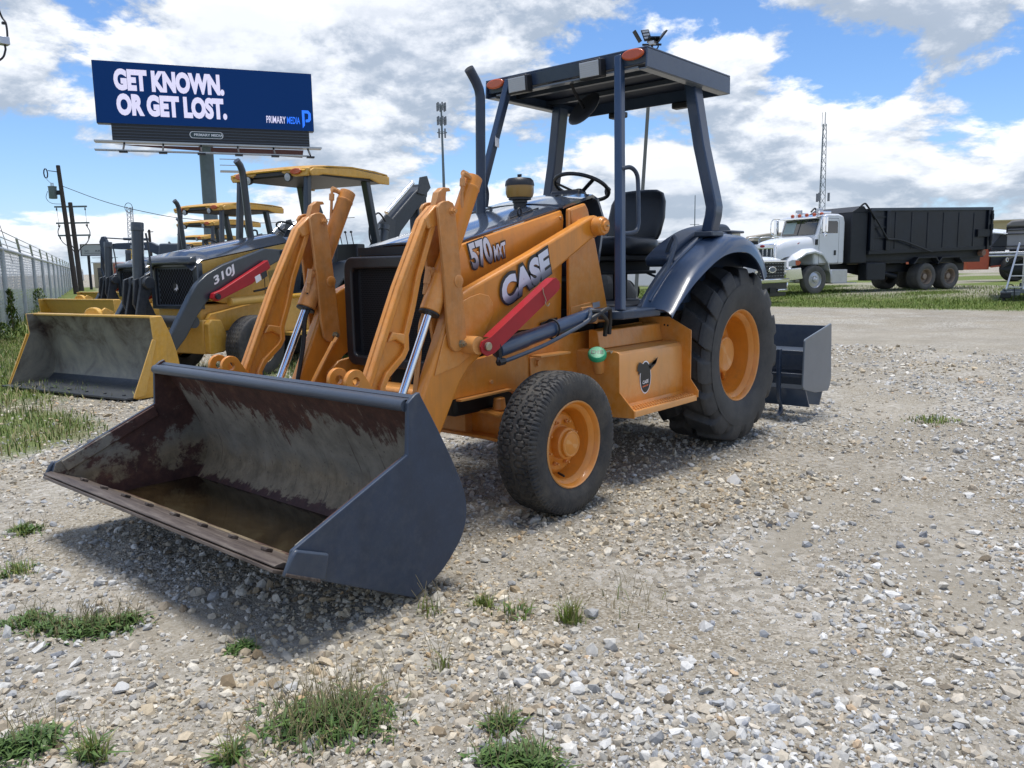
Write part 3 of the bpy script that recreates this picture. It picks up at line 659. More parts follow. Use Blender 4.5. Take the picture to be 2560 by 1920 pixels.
def loader_arm(s):
    top = [(1.50, 1.612), (1.56, 1.597), (2.09, 1.395), (2.60, 1.21), (2.70, 1.165), (2.755, 1.09), (2.79, 1.01), (2.942, .705), (3.06, .46), (3.14, .32), (3.17, .24)]
    bot = [(3.02, .20), (2.955, .27), (2.838, .482), (2.725, .668), (2.677, .745), (2.61, .815), (2.52, .868), (2.455, .93), (2.40, .985), (1.934, 1.272), (1.52, 1.478)]
    o = obj('loader_arm', mir(prism(top+bot+circ((1.50, 1.547), .066, 6, -math.pi*.55, -math.pi*1.4), 'y', .475, .545), s), ORANGE, T, bevel=.014, seg=3)
    pl = [(2.665, 1.148), (2.60, 1.172), (2.527, 1.186), (2.462, 1.172), (2.432, 1.135), (2.428, 1.083), (2.472, 1.015), (2.55, .90), (2.70, .83), (2.86, .80), (2.79, .98)]
    obj('gusset_plate', mir(prism(pl, 'y', .5455, .552), s), ORANGE, o, bevel=.003)
    obj('pivot_boss', mir(lathe([(.055, 0), (.055, .055), (.048, .063), (.048, .07), (.03, .07), (.03, .082), (0, .082)], (1.50, .546, 1.547), (0,1,0), 24), s), ORANGE, o, bevel=.003)
    obj('inner_boss', mir(cyl((1.50, .40, 1.547), (1.50, .476, 1.547), .05, n=20), s), ORANGE, o)
    # levers: one plate each side of the arm
    lev = [(2.826, 1.600), (2.812, 1.62), (2.785, 1.631), (2.755, 1.634), (2.728, 1.625), (2.714, 1.605), (2.708, 1.55), (2.70, 1.465), (2.681, 1.274), (2.655, .95), (2.66, .932), (2.685, .915), (2.72, .907), (2.745, .912), (2.77, .938), (2.785, 1.033), (2.80, 1.30)]
    for y0 in (.555, .440):
        l = obj('lever_plate', mir(prism(lev, 'y', y0, y0+.020), s), ORANGEW, T, bevel=.004)
        if y0 > .5:
            yb = y0+.0205 if s > 0 else .4395
            for (bx, bz, r_) in ((2.736, 1.585, .016), (2.695, .945, .016)):
                obj('bolt', mir(lathe([(r_*1.35, 0), (r_*1.35, .004), (r_, .004), (r_, .018), (r_*.6, .018), (r_*.6, .028), (0, .028)], (bx, y0+.020, bz), (0,1,0), 6), s), ZINC if bz < 1 else ORANGEW, l, ang=20)
            obj('pin_cap', mir(lathe([(.030, 0), (.030, .004), (.026, .006), (0, .006)], (2.705, y0+.020, 1.252), (0,1,0), 24), s), ORANGEW, l)
    if s < 0:      # the far levers turn their inner plates to the camera
        l = [c for c in T.children if c.name.startswith('lever_plate')][-1]
        for (bx, bz, r_) in ((2.736, 1.585, .016), (2.695, .945, .016)):
            obj('bolt', lathe([(r_*1.35, 0), (r_*1.35, .004), (r_, .004), (r_, .018), (r_*.6, .018), (r_*.6, .028), (0, .028)], (bx, -.440, bz), (0,1,0), 6), ZINC if bz < 1 else ORANGEW, l, ang=20)
        obj('pin_cap', lathe([(.030, 0), (.030, .004), (.026, .006), (0, .006)], (2.705, -.440, 1.252), (0,1,0), 24), ORANGEW, l)
    obj('lever_spacer', mir(cyl((2.745, .46, 1.59), (2.745, .555, 1.59), .034, n=18), s), ORANGEW, T)
    # cast push link with two pockets in its faces
    out = [(2.735, 1.605), (2.77, 1.622), (2.81, 1.61), (2.885, 1.545), (3.054, 1.235), (3.262, .80), (3.285, .73), (3.275, .66), (3.225, .62), (3.16, .66), (3.155, .78), (3.125, .825), (3.03, .90), (3.003, .941), (3.002, 1.009), (2.956, 1.128), (2.912, 1.275), (2.813, 1.50), (2.74, 1.56)]
    k = obj('push_link', mir(prism(out, 'y', .497, .513), s), ORANGE, T, bevel=.003)
    def rib(pts, r_=.011, yc=.505, hw=.031): 
        return [bar((pts[i][0], yc, pts[i][1]), (pts[i+1][0], yc, pts[i+1][1]), hw*2, r_*2, (0, 1, 0)) for i in range(len(pts)-1)]
    def wall(pts, w_):   # upright rim following the outline, w_ wide, proud of the web on both faces
        n_ = len(pts); inn = []
        for i in range(n_):
            a_ = np.array(pts[max(i-1, 0)]); b_ = np.array(pts[min(i+1, n_-1)]); d = (b_-a_)/np.linalg.norm(b_-a_); inn.append((pts[i][0]+d[1]*w_, pts[i][1]-d[0]*w_))
        return prism(list(pts)+inn[::-1], 'y', .474, .536)
    front = [(2.81, 1.605), (2.885, 1.545), (3.054, 1.235), (3.262, .80), (3.284, .73), (3.272, .66)]
    rear = [(3.158, .66), (3.155, .78), (3.125, .825), (3.03, .90), (3.003, .941), (3.002, 1.009), (2.956, 1.128), (2.912, 1.275), (2.813, 1.50), (2.80, 1.545)]
    obj('link_rim', mir(wall(front, .030), s), ORANGE, k, bevel=.005)
    obj('link_rim', mir(wall(rear, .030), s), ORANGE, k, bevel=.005)
    obj('link_rib', mir(prism([(3.02, 1.015), (3.10, 1.03), (3.13, .985), (3.08, .992), (3.015, .955)], 'y', .4755, .5345), s), ORANGE, k, bevel=.006)
    obj('link_eye', mir(prism([(2.735, 1.605), (2.77, 1.622), (2.81, 1.61), (2.885, 1.545), (2.86, 1.50), (2.80, 1.515), (2.74, 1.56)], 'y', .4715, .5385), s), ORANGE, k, bevel=.006)
    obj('bracket', mir(prism([(2.80, 1.60), (2.775, 1.675), (2.74, 1.70), (2.70, 1.70), (2.69, 1.685), (2.72, 1.68), (2.735, 1.60)], 'y', .485, .525), s), ORANGEW, k, bevel=.003)
    # bucket cylinder
    a_ = np.array([2.505, .505, 1.765]); b_ = np.array([2.842, .505, 1.10]); d = (b_-a_)/np.linalg.norm(b_-a_); L_ = np.linalg.norm(b_-a_)
    c = obj('bucket_cylinder', mir(lathe([(.040, 0), (.046, .004), (.046, .055), (.0485, .058), (.0485, .066), (.046, .07), (.046, L_-.20), (.051, L_-.195), (.051, L_-.012), (.047, L_-.008), (.047, L_-.004), (0, L_-.002)], a_, d, 28), s), ORANGE if s > 0 else ORANGEW, T)
    g_ = b_-d*.006; obj('gland', mir(lathe([(.052, 0), (.052, .010), (.020, .012), (0, .012)], g_, d, 24), s), BLACKM, c)
    e_ = np.array([3.16, .505, .475]); obj('piston_rod', mir(cyl(b_, tuple(e_), .0205, n=20), s), CHROME, c)
    obj('rod_eye', mir(cyl((3.165, .46, .465), (3.165, .55, .465), .04, n=18), s), ORANGE, c)
    t0 = a_+d*.03; fx = [t0+np.array([.055, .02, .03]), t0+np.array([.078, .02, .038]), t0+np.array([.088, .02, .01]), t0+np.array([.095, .02, -.06]), t0+np.array([.10, .025, -.14]), t0+np.array([.105, .03, -.26])]
    obj('hydraulic_pipe', mir(tube(smooth([tuple(p) for p in fx], 5), .0085, 8), s), ORANGEW, c)
    obj('pipe_fitting', mir(join(cyl(tuple(t0+np.array([.03, .015, .02])), tuple(t0+np.array([.062, .02, .035])), .014, n=8), cyl(tuple(t0+np.array([.088, .02, .012])), tuple(t0+np.array([.092, .02, -.025])), .0155, n=6), cyl(tuple(t0+np.array([.060, .02, .033])), tuple(t0+np.array([.085, .02, .040])), .016, n=8)), s), ORANGEW, c)
    m_ = a_+d*.52
    obj('pipe_fitting', mir(join(cyl(tuple(m_+np.array([.02, -.02, 0])), tuple(m_+np.array([.075, -.025, -.005])), .022, n=10), cyl(tuple(m_+np.array([.068, -.025, .02])), tuple(m_+np.array([.088, -.025, -.06])), .019, n=6), cyl(tuple(m_+np.array([.088, -.025, -.06])), tuple(m_+np.array([.10, -.025, -.11])), .014, n=8)), s), ORANGEW, c)
    hs = [m_+np.array([.10, -.025, -.11]), m_+np.array([.095, -.03, -.18]), m_+np.array([.13, -.03, -.26]), m_+np.array([.15, -.03, -.40]), m_+np.array([.20, -.02, -.62])]
    obj('hose', mir(tube(smooth([tuple(p) for p in hs], 6), [.008]*7+[.0125]*(6*4+1-7), 8), s), ORANGEW if s > 0 else RUBBER, c)
    # lift cylinder
    f = obj('lift_cylinder', mir(lathe([(.03, 0), (.046, .006), (.047, .02), (.042, .03), (.042, .62), (.0445, .625), (.0445, .85), (.03, .86), (0, .86)], (1.64, .615, 1.03), (.86, 0, -.135), 24), s), NAVY, T)
    obj('cylinder_clevis', mir(prism([(1.70, 1.075), (1.60, 1.08), (1.50, 1.01), (1.55, .97), (1.70, 1.0)], 'y', .575, .590), s), ORANGEW, f, bevel=.003)
    pr = [(1.72, .66, 1.06), (1.74, .675, 1.03), (1.80, .675, .99), (2.10, .67, .91), (2.30, .665, .87), (2.49, .655, .84), (2.505, .65, .875)]
    obj('hydraulic_pipe', mir(tube(smooth(pr, 6), .011, 8), s), NAVYM, f)
    obj('pipe_fitting', mir(join(cyl((2.50, .65, .86), (2.51, .65, .93), .017, n=6), cyl((2.47, .655, .842), (2.515, .655, .838), .019, n=6)), s), BLACKM, f)
    obj('pipe_clamp', mir(tube([(2.02, .615+.053*math.cos(q), .972+.053*math.sin(q)) for q in np.linspace(0, 6.28, 17)[:-1]], .006, 6, True), s), BLACKM, f)
    h1 = [(1.72, .655, 1.055), (1.68, .69, 1.05), (1.63, .70, 1.015), (1.58, .68, .99), (1.55, .65, .94), (1.54, .64, .90)]
    h2 = [(1.78, .66, .99), (1.70, .69, 1.03), (1.60, .70, 1.065), (1.545, .68, 1.04), (1.52, .66, .97), (1.51, .65, .91)]
    for h in (h1, h2): obj('hose', mir(tube(smooth(h, 6), .013, 8), s), RUBBER, f)
    # red lift-arm safety strut
    st = [(2.575, .972), (2.640, .955), (2.652, .930), (2.645, .902), (2.606, .879), (2.552, .890), (2.028, 1.180), (2.010, 1.198), (2.012, 1.232), (2.045, 1.254), (2.07, 1.248)]
    q = obj('safety_strut', mir(join(prism(st, 'y', .655, .665), prism([(2.555, .978), (2.575, .972), (2.07, 1.248), (2.05, 1.254)], 'y', .610, .6545), prism([(2.53, .905), (2.552, .893), (2.028, 1.183), (2.02, 1.198)], 'y', .610, .6545)), s), RED, T, bevel=.004)
    obj('pin', mir(lathe([(.022, 0), (.022, .012), (.017, .016), (0, .016)], (2.605, .6655, .928), (0,1,0), 20), s), ZINC, q)
    obj('pin_bush', mir(cyl((2.64, .55, .935), (2.64, .64, .935), .045, n=20), s), ORANGE, q)
    obj('lock_wire', mir(tube(smooth([(2.165, .668, 1.205), (2.16, .672, 1.17), (2.145, .674, 1.14), (2.15, .675, 1.12), (2.13, .675, 1.105), (2.115, .675, 1.12)], 5), .0022, 5), s), ZINC, q)
for s in (1, -1): loader_arm(s)
obj('torque_tube', cyl((2.99, -.475, .40), (2.99, .475, .40), .055, n=20), ORANGE, T)
obj('cross_pipe', join(tube(smooth([(3.02, -.46, .52), (2.95, -.44, .56), (2.92, -.43, .62), (2.82, -.42, .78), (2.70, -.42, .93)], 6), .0125, 8), tube(smooth([(3.06, -.45, .50), (3.00, -.42, .53), (2.95, -.41, .60), (2.84, -.40, .77), (2.74, -.40, .91)], 6), .0125, 8)), ORANGE, T)

# hood, grille, cowl
def hood():
    xs = np.linspace(2.555, 1.60, 12); rows = []
    for x in xs:
        zt = 1.425+(2.555-x)*.242
        if x > 2.5: zt -= .012
        r_ = [(-.385, zt-.20), (-.383, zt-.11), (-.372, zt-.03), (-.356, zt-.004)]
        r_ += [(v_, zt+.034*(1-(v_/.35)**2)) for v_ in np.linspace(-.345, .345, 9)]
        r_ += [(.356, zt-.004), (.372, zt-.03), (.383, zt-.11), (.385, zt-.20)]
        rows.append([(x, v_, z_) for v_, z_ in r_])
    top = [r_[3:14] for r_ in rows]
    h = obj('hood', thick(top, .012), HOODM, T, ang=30)
    obj('hood_seal', bar((2.565, -.355, 1.415), (2.565, .355, 1.415), .012, .045), BLACKM, h)
    for s in (1, -1):
        pan = [(2.545, 1.425), (2.30, 1.484), (1.612, 1.650), (1.600, 1.60), (1.605, .955), (2.40, .93), (2.535, .98)]
        col_ = [[(x, .386 if z < 1.40+.29*(2.4-x)*.6 else .386, z) for z in (1,)] for x in (1,)]
        rows_ = []
        for x in np.linspace(2.54, 1.606, 10):
            zt = 1.420+(2.555-x)*.242; zc = 1.262+(2.49-x)*.374
            zc = min(zc, zt-.05)
            rows_.append([(x, .358, zt), (x, .371, zt-.008), (x, .377, zt-.028), (x, .381, (zt+zc)/2), (x, .386, zc), (x, .375, zc-.12), (x, .36, .955)])
        P = rows_ if s > 0 else [[(a_, -b_, c_) for a_, b_, c_ in r_] for r_ in rows_]
        o = obj('hood_side_panel', thick(P if s < 0 else [r_[::-1] for r_ in P], .010), ORANGE, h, ang=28)
        tw = [(1.600, 1.652), (1.52, 1.674), (1.435, 1.694), (1.405, 1.66), (1.325, 1.46), (1.19, 1.04), (1.19, .955), (1.600, .955)]
        o = obj('loader_tower', mir(prism(tw, 'y', .395, .425), s), ORANGE, T, bevel=.010, seg=3)
        obj('cover_plate', mir(prism([(1.59, 1.645), (1.45, 1.68), (1.40, 1.60), (1.41, 1.53), (1.58, 1.56)], 'y', .4255, .431), s), ORANGE, o, bevel=.004)
        obj('access_panel', mir(prism([(1.59, 1.0), (1.33, 1.02), (1.39, 1.09), (1.59, 1.07)], 'y', .4255, .431), s), ORANGE, o, bevel=.004)
        obj('slot', mir(prism([(1.82, .985), (1.665, 1.01), (1.665, .975), (1.82, .95)], 'y', .37, .3785), s), BLACKM, h)
    letters('model_number', '570', (2.410, .3925, 1.290), (-.966, 0, .258), (.29, -.035, .956), .186, .160, BLACKD, h, off=.075)
    letters('model_number', '570', (2.402, .3945, 1.301), (-.966, 0, .258), (.29, -.035, .956), .170, .144, SILVERL, h, off=.04)
    letters('model_letters', 'MXT', (2.238, .3925, 1.340), (-.966, 0, .258), (.10, -.035, .99), .112, .098, BLACKD, h, off=.075)
    letters('model_letters', 'MXT', (2.234, .3945, 1.345), (-.966, 0, .258), (.10, -.035, .99), .100, .086, SILVERL, h, off=.035)
    # grille: padded black surround and a plate of small openings
    g = obj('grille', prism([(-.33, .80), (.33, .80), (.335, 1.365), (-.335, 1.365)], 'x', 2.575, 2.600), BLACKM, T)
    hx = obj('grille_openings', xf(hexes(.60, .50, 44, 42, .0058), Matrix.Translation((2.6025, 0, 1.075))), mat('grille_gap', (.002,.002,.003), .9), g, flat=True, kind='stuff')
    of = circ((.335, 1.32), .065, 6, 0, math.pi/2)+circ((-.335, 1.32), .065, 6, math.pi/2, math.pi)+circ((-.335, .84), .065, 6, math.pi, 1.5*math.pi)+circ((.335, .84), .065, 6, 1.5*math.pi, 2*math.pi)
    inn = circ((.30, 1.29), .03, 6, 0, math.pi/2)+circ((-.30, 1.29), .03, 6, math.pi/2, math.pi)+circ((-.30, .86), .03, 6, math.pi, 1.5*math.pi)+circ((.30, .86), .03, 6, 1.5*math.pi, 2*math.pi)
    obj('grille_surround', ring(of, inn, 'x', 2.555, 2.648), BLACKP, g, bevel=.012, seg=3)
    obj('radiator_shroud', box((2.45, -.36, .78), (2.574, .36, 1.39)), BLACKM, T)
    # dash cowl
    rows_ = [[(1.605, v_, 1.655+.03*(1-(v_/.39)**2)) for v_ in np.linspace(-.385, .385, 7)], [(1.43, v_, 1.70+.035*(1-(v_/.39)**2)) for v_ in np.linspace(-.385, .385, 7)], [(1.24, v_, 1.735+.03*(1-(v_/.39)**2)) for v_ in np.linspace(-.34, .34, 7)], [(1.17, v_, 1.72+.02*(1-(v_/.39)**2)) for v_ in np.linspace(-.33, .33, 7)], [(1.11, v_, 1.62) for v_ in np.linspace(-.33, .33, 7)], [(1.16, v_, 1.50) for v_ in np.linspace(-.35, .35, 7)], [(1.26, v_, 1.06) for v_ in np.linspace(-.35, .35, 7)]]
    obj('dash_cowl', thick(rows_, .02), HOODM, T, ang=30)
hood()
letters('brand_letters', 'CASE', (2.360, .5535, 1.086), (-.917, 0, .399), (.22, 0, .975), .466, .170, BLACKD, T, off=.11, spacing=.98)
letters('brand_letters', 'CASE', (2.346, .5550, 1.099), (-.917, 0, .399), (.22, 0, .975), .440, .146, SILVERL, T, off=.06, spacing=1.03)
def exhaust():
    e = obj('exhaust_pipe', tube([(1.806, -.10, 1.60), (1.806, -.10, 1.66), (1.79, -.10, 2.30), (1.79, -.10, 2.345), (1.80, -.10, 2.385), (1.825, -.10, 2.425), (1.87, -.10, 2.475), (1.885, -.10, 2.49)], .030, 20), NAVYM, T, ang=40)
    # slanted open mouth
    obj('exhaust_mouth', tube([(1.868, -.10, 2.473), (1.886, -.10, 2.4915)], .0255, 18), BLACKM, e)
    obj('exhaust_seal', lathe([(.03, 0), (.075, .002), (.075, .008), (.034, .02)], (1.806, -.10, 1.618), (0,0,1), 20), RUBBER, e)
    p = obj('pre_cleaner', lathe([(.040, 0), (.040, .10), (.046, .104), (.046, .118), (.070, .122), (.070, .134), (.078, .136)], (1.668, .10, 1.60), (0,0,1), 28), BLACKP, T)
    obj('bowl', lathe([(.078, .136), (.086, .16), (.087, .205)], (1.668, .10, 1.60), (0,0,1), 28), AMBERB, p)
    obj('cap', lathe([(.090, .205), (.090, .214), (.085, .236), (.07, .250), (.02, .257), (0, .257)], (1.668, .10, 1.60), (0,0,1), 28), BLACKP, p)
    obj('wing_nut', join(cyl((1.668, .10, 1.855), (1.668, .10, 1.875), .006, n=8), bar((1.668, .085, 1.868), (1.668, .115, 1.868), .006, .016)), BLACKM, p)
exhaust()
obj('hood_latch_wire', tube(smooth([(1.99, .30, 1.592), (1.86, .29, 1.625), (1.70, .27, 1.662)], 5), .004, 6), BLACKM, T)
obj('hood_latch_ring', tube([(1.905+.016*math.cos(q), .295, 1.628+.022*math.sin(q)) for q in np.linspace(0, 6.28, 13)[:-1]], .006, 6, True), BLACKM, T)

# steering wheel
def steering():
    w = bpy.data.objects.new('steering_wheel', None); COL.objects.link(w); w.parent = T; w.location = (.935, .02, 1.800); w.rotation_euler = (0, R(-24), 0)
    obj('rim', tube([(.19*math.cos(q), .19*math.sin(q), .055) for q in np.linspace(0, 2*math.pi, 41)[:-1]], .0135, 10, True), BLACKP, w)
    for a_ in (R(60), R(180), R(300)): obj('spoke', bar((.035*math.cos(a_), .035*math.sin(a_), .012), (.185*math.cos(a_), .185*math.sin(a_), .053), .028, .010), BLACKP, w, bevel=.004)
    obj('hub', lathe([(.05, -.03), (.052, 0), (.035, .028), (0, .032)], (0,0,0), (0,0,1), 20), BLACKP, w)
    obj('spinner_knob', lathe([(.012, 0), (.02, .02), (.022, .045), (.012, .055), (0, .056)], (-.155, .105, .07), (0,0,1), 14), BLACKP, w)
    obj('column', cyl((0, 0, -.16), (0, 0, -.02), .045, n=16), BLACKP, w)
    obj('column_cover', box((-.02, -.13, -.14), (.16, .13, -.04)), BLACKP, w, bevel=.02)
    obj('shuttle_lever', join(tube(smooth([(1.14, -.22, 1.70), (1.15, -.25, 1.78), (1.17, -.28, 1.83)], 5), .009, 8), lathe([(.02, 0), (.028, .03), (.02, .06), (0, .06)], (1.165, -.28, 1.81), (.2, -.2, 1), 12)), BLACKP, T)
steering()
# seat
def seat():
    s0 = bpy.data.objects.new('seat', None); COL.objects.link(s0); s0.parent = T; s0.location = (0, 0, 0)
    def pad(rows, d): return rows
    # backrest: rounded slab leaning back
    rows = []
    for k, (z, w_, x, t_) in enumerate([(1.50, .22, .235, .05), (1.54, .235, .225, .075), (1.66, .245, .185, .085), (1.78, .235, .155, .08), (1.845, .205, .135, .065), (1.872, .15, .128, .04), (1.878, .06, .125, .01)]):
        r_ = []
        for q in np.linspace(0, 2*math.pi, 21)[:-1]:
            c, s_ = math.cos(q), math.sin(q); r_.append((x+t_/2*math.copysign(abs(c)**.6, c), w_*math.copysign(abs(s_)**.45, s_), z))
        rows.append(r_)
    obj('backrest', loft(rows, True), VINYL, s0, ang=60)
    rows = []
    for (z, f, w_, x0, x1) in [(1.388, 0, .20, .22, .66), (1.40, 0, .235, .17, .70), (1.44, 0, .245, .155, .715), (1.49, 0, .24, .16, .705), (1.515, 0, .22, .18, .67), (1.522, 0, .15, .25, .60), (1.518, 0, .03, .36, .48)]:
        r_ = []
        for q in np.linspace(0, 2*math.pi, 29)[:-1]:
            c, s_ = math.cos(q), math.sin(q); r_.append(((x0+x1)/2+(x1-x0)/2*math.copysign(abs(c)**.5, c), w_*math.copysign(abs(s_)**.5, s_), z))
        rows.append(r_)
    obj('cushion', loft(rows, True), VINYL, s0, ang=60)
    obj('seat_pan', box((.20, -.21, 1.345), (.66, .21, 1.388)), BLACKP, s0, bevel=.01)
    obj('suspension', join(box((.24, -.16, 1.27), (.60, .16, 1.345)), box((.20, -.19, 1.25), (.64, .19, 1.275))), BLACKM, s0, bevel=.006)
    obj('pedestal', join(cyl((.40, 0, 1.05), (.40, 0, 1.27), .055, n=16), lathe([(.14, 0), (.14, .012), (.06, .02)], (.40, 0, 1.05), (0,0,1), 20)), BLACKM, s0)
    obj('seat_lever', tube(smooth([(.30, .16, 1.26), (.26, .24, 1.22), (.24, .30, 1.20)], 5), .009, 8), BLACKM, s0)
    obj('knob', lathe([(.012, 0), (.026, .03), (.028, .07), (.02, .085), (0, .085)], (.245, .28, 1.20), (-.3, 1, .05), 14), BLACKP, s0)
seat()
# canopy on four posts
def canopy():
    x0, x1, w, zt, zb = .012, 1.12, .664, 2.626, 2.50
    c = bpy.data.objects.new('canopy', None); COL.objects.link(c); c.parent = T
    obj('roof_sheet', box((x0, -w, zt-.012), (x1, w, zt)), NAVY, c, bevel=.004)
    for s in (1, -1): 
        obj('side_skirt', mir(prism([(x0, zb), (x1+.008, zb+.003), (x1, zt-.0125), (x0, zt-.0125)], 'y', w-.012, w), s), NAVY, c, bevel=.003)
        obj('skirt_flange', mir(box((x0+.02, w-.075, zb), (x1-.02, w-.0125, zb+.010)), s), GREYG, c, bevel=.002)
    obj('rear_skirt', box((x0, -w+.0125, zb), (x0+.012, w-.0125, zt-.0125)), NAVY, c)
    obj('front_panel', prism([(x1-.012, zt-.0125), (x1, zt-.0125), (x1-.02, zb+.035), (x1-.045, zb+.035)], 'y', -w+.0125, w-.0125), NAVY, c, bevel=.003)
    obj('front_flange', box((x1-.085, -w+.08, zb+.012), (x1-.022, w-.08, zb+.022)), GREYG, c)
    for x in (.42, .78): obj('roof_rib', box((x-.02, -w+.0125, zb+.045), (x+.02, w-.0125, zb+.075)), NAVYM, c)
    obj('roof_liner', box((x0+.013, -w+.0125, zt-.045), (x1-.05, w-.0125, zt-.0135)), mat('dark_liner', (.006,.014,.034), .6), c)
    for s in (1, -1):
        mk = obj('marker_light', xf(prism(circ((0,0), .080, 24, rb=.034), 'x', 0, .022), Matrix.Translation((x1-.003, s*.565, 2.588))), AMBER, c, bevel=.010, seg=3)
        hp = Matrix.Translation((x1+.002, s*.30-.03, 2.548)) @ Matrix.Rotation(R(6), 4, 'Y')
        h = obj('work_light', xf(box((-.02, -.085, -.058), (.050, .085, .058)), hp), BLACKP, c, bevel=.012, seg=3)
        obj('lamp_lens', xf(box((.0505, -.073, -.046), (.054, .073, .046)), hp), LENS, h, bevel=.004)
        for k in range(7): obj('lens_rib', xf(box((.0545, -.068, -.040+k*.0125), (.0565, .068, -.0355+k*.0125)), hp), LENS, h)
        f = obj('front_post', join(bar((1.105, s*.452, 2.60), (1.475, s*.705, 1.045), .052, .052, (0,1,0))), NAVY, T, bevel=.008, seg=3)
        # rear posts lean out and tuck back in above the fender
        pts = [(.375, s*.565, 2.53), (.36, s*.635, 2.11), (.345, s*.715, 1.76), (.345, s*.728, 1.70), (.345, s*.722, 1.64), (.345, s*.695, 1.53)]
        rows = []
        for i, p in enumerate(pts):
            a_ = Vector(pts[max(i-1, 0)]); b_ = Vector(pts[min(i+1, len(pts)-1)]); t_ = (b_-a_).normalized(); n_ = t_.cross(Vector((1,0,0))).normalized()
            wx, wn = .055, .040; P = Vector(p); rows.append([tuple(P+Vector((1,0,0))*wx*i_+n_*wn*j_) for i_, j_ in ((-1,-1),(1,-1),(1,1),(-1,1))])
        m_ = loft(rows, True); m_ = (m_[0], m_[1]+[(0,1,2,3)[::-1], tuple(len(m_[0])-4+k for k in range(4))])
        r_ = obj('rear_post', m_, NAVY, T, bevel=.010, seg=3, ang=50)
        obj('post_foot', box((.26, s*.69-.07, 1.50), (.43, s*.69+.07, 1.535)), NAVYM, r_, bevel=.008)
    for y in (-.28, .28): obj('rear_lamp', box((x0-.04, y-.07, zb-.045), (x0+.03, y+.07, zb+.0)), BLACKP, c, bevel=.01)
    mrr = obj('mirror', xf(lathe([(0, 0), (.10, .008), (.115, .0), (.11, -.008), (0, -.012)], (0,0,0), (0,0,1), 24), Matrix.Translation((.83, -.02, 2.385)) @ Matrix.Rotation(R(62), 4, 'Y') @ Matrix.Rotation(R(18), 4, 'X') @ Matrix.Diagonal((1.0, 1.45, 1, 1))), BLACKP, T)
    obj('mirror_arm', tube(smooth([(1.05, .03, 2.53), (.98, .02, 2.46), (.88, 0, 2.41), (.83, -.02, 2.39)], 5), .010, 8), BLACKM, mrr)
    # sticker on the far front post
    obj('post_sticker', xf(box((-.0215, -.0005, -.06), (.0215, .0005, .06)), Matrix.Translation((1.203, -.4895, 2.20)) @ Matrix.Rotation(R(-13.5), 4, 'Y') @ Matrix.Rotation(R(9.2), 4, 'X')), WHITED, T)
canopy()
# grab handle beside the near front post
for s in (1, -1):
    obj('grab_handle', mir(tube(smooth([(1.285, .585, 1.895), (1.22, .61, 1.905), (1.175, .625, 1.87), (1.165, .63, 1.80), (1.19, .65, 1.62), (1.20, .655, 1.56), (1.24, .655, 1.515), (1.37, .63, 1.50)], 5), .0135, 10), s), NAVYM, T)
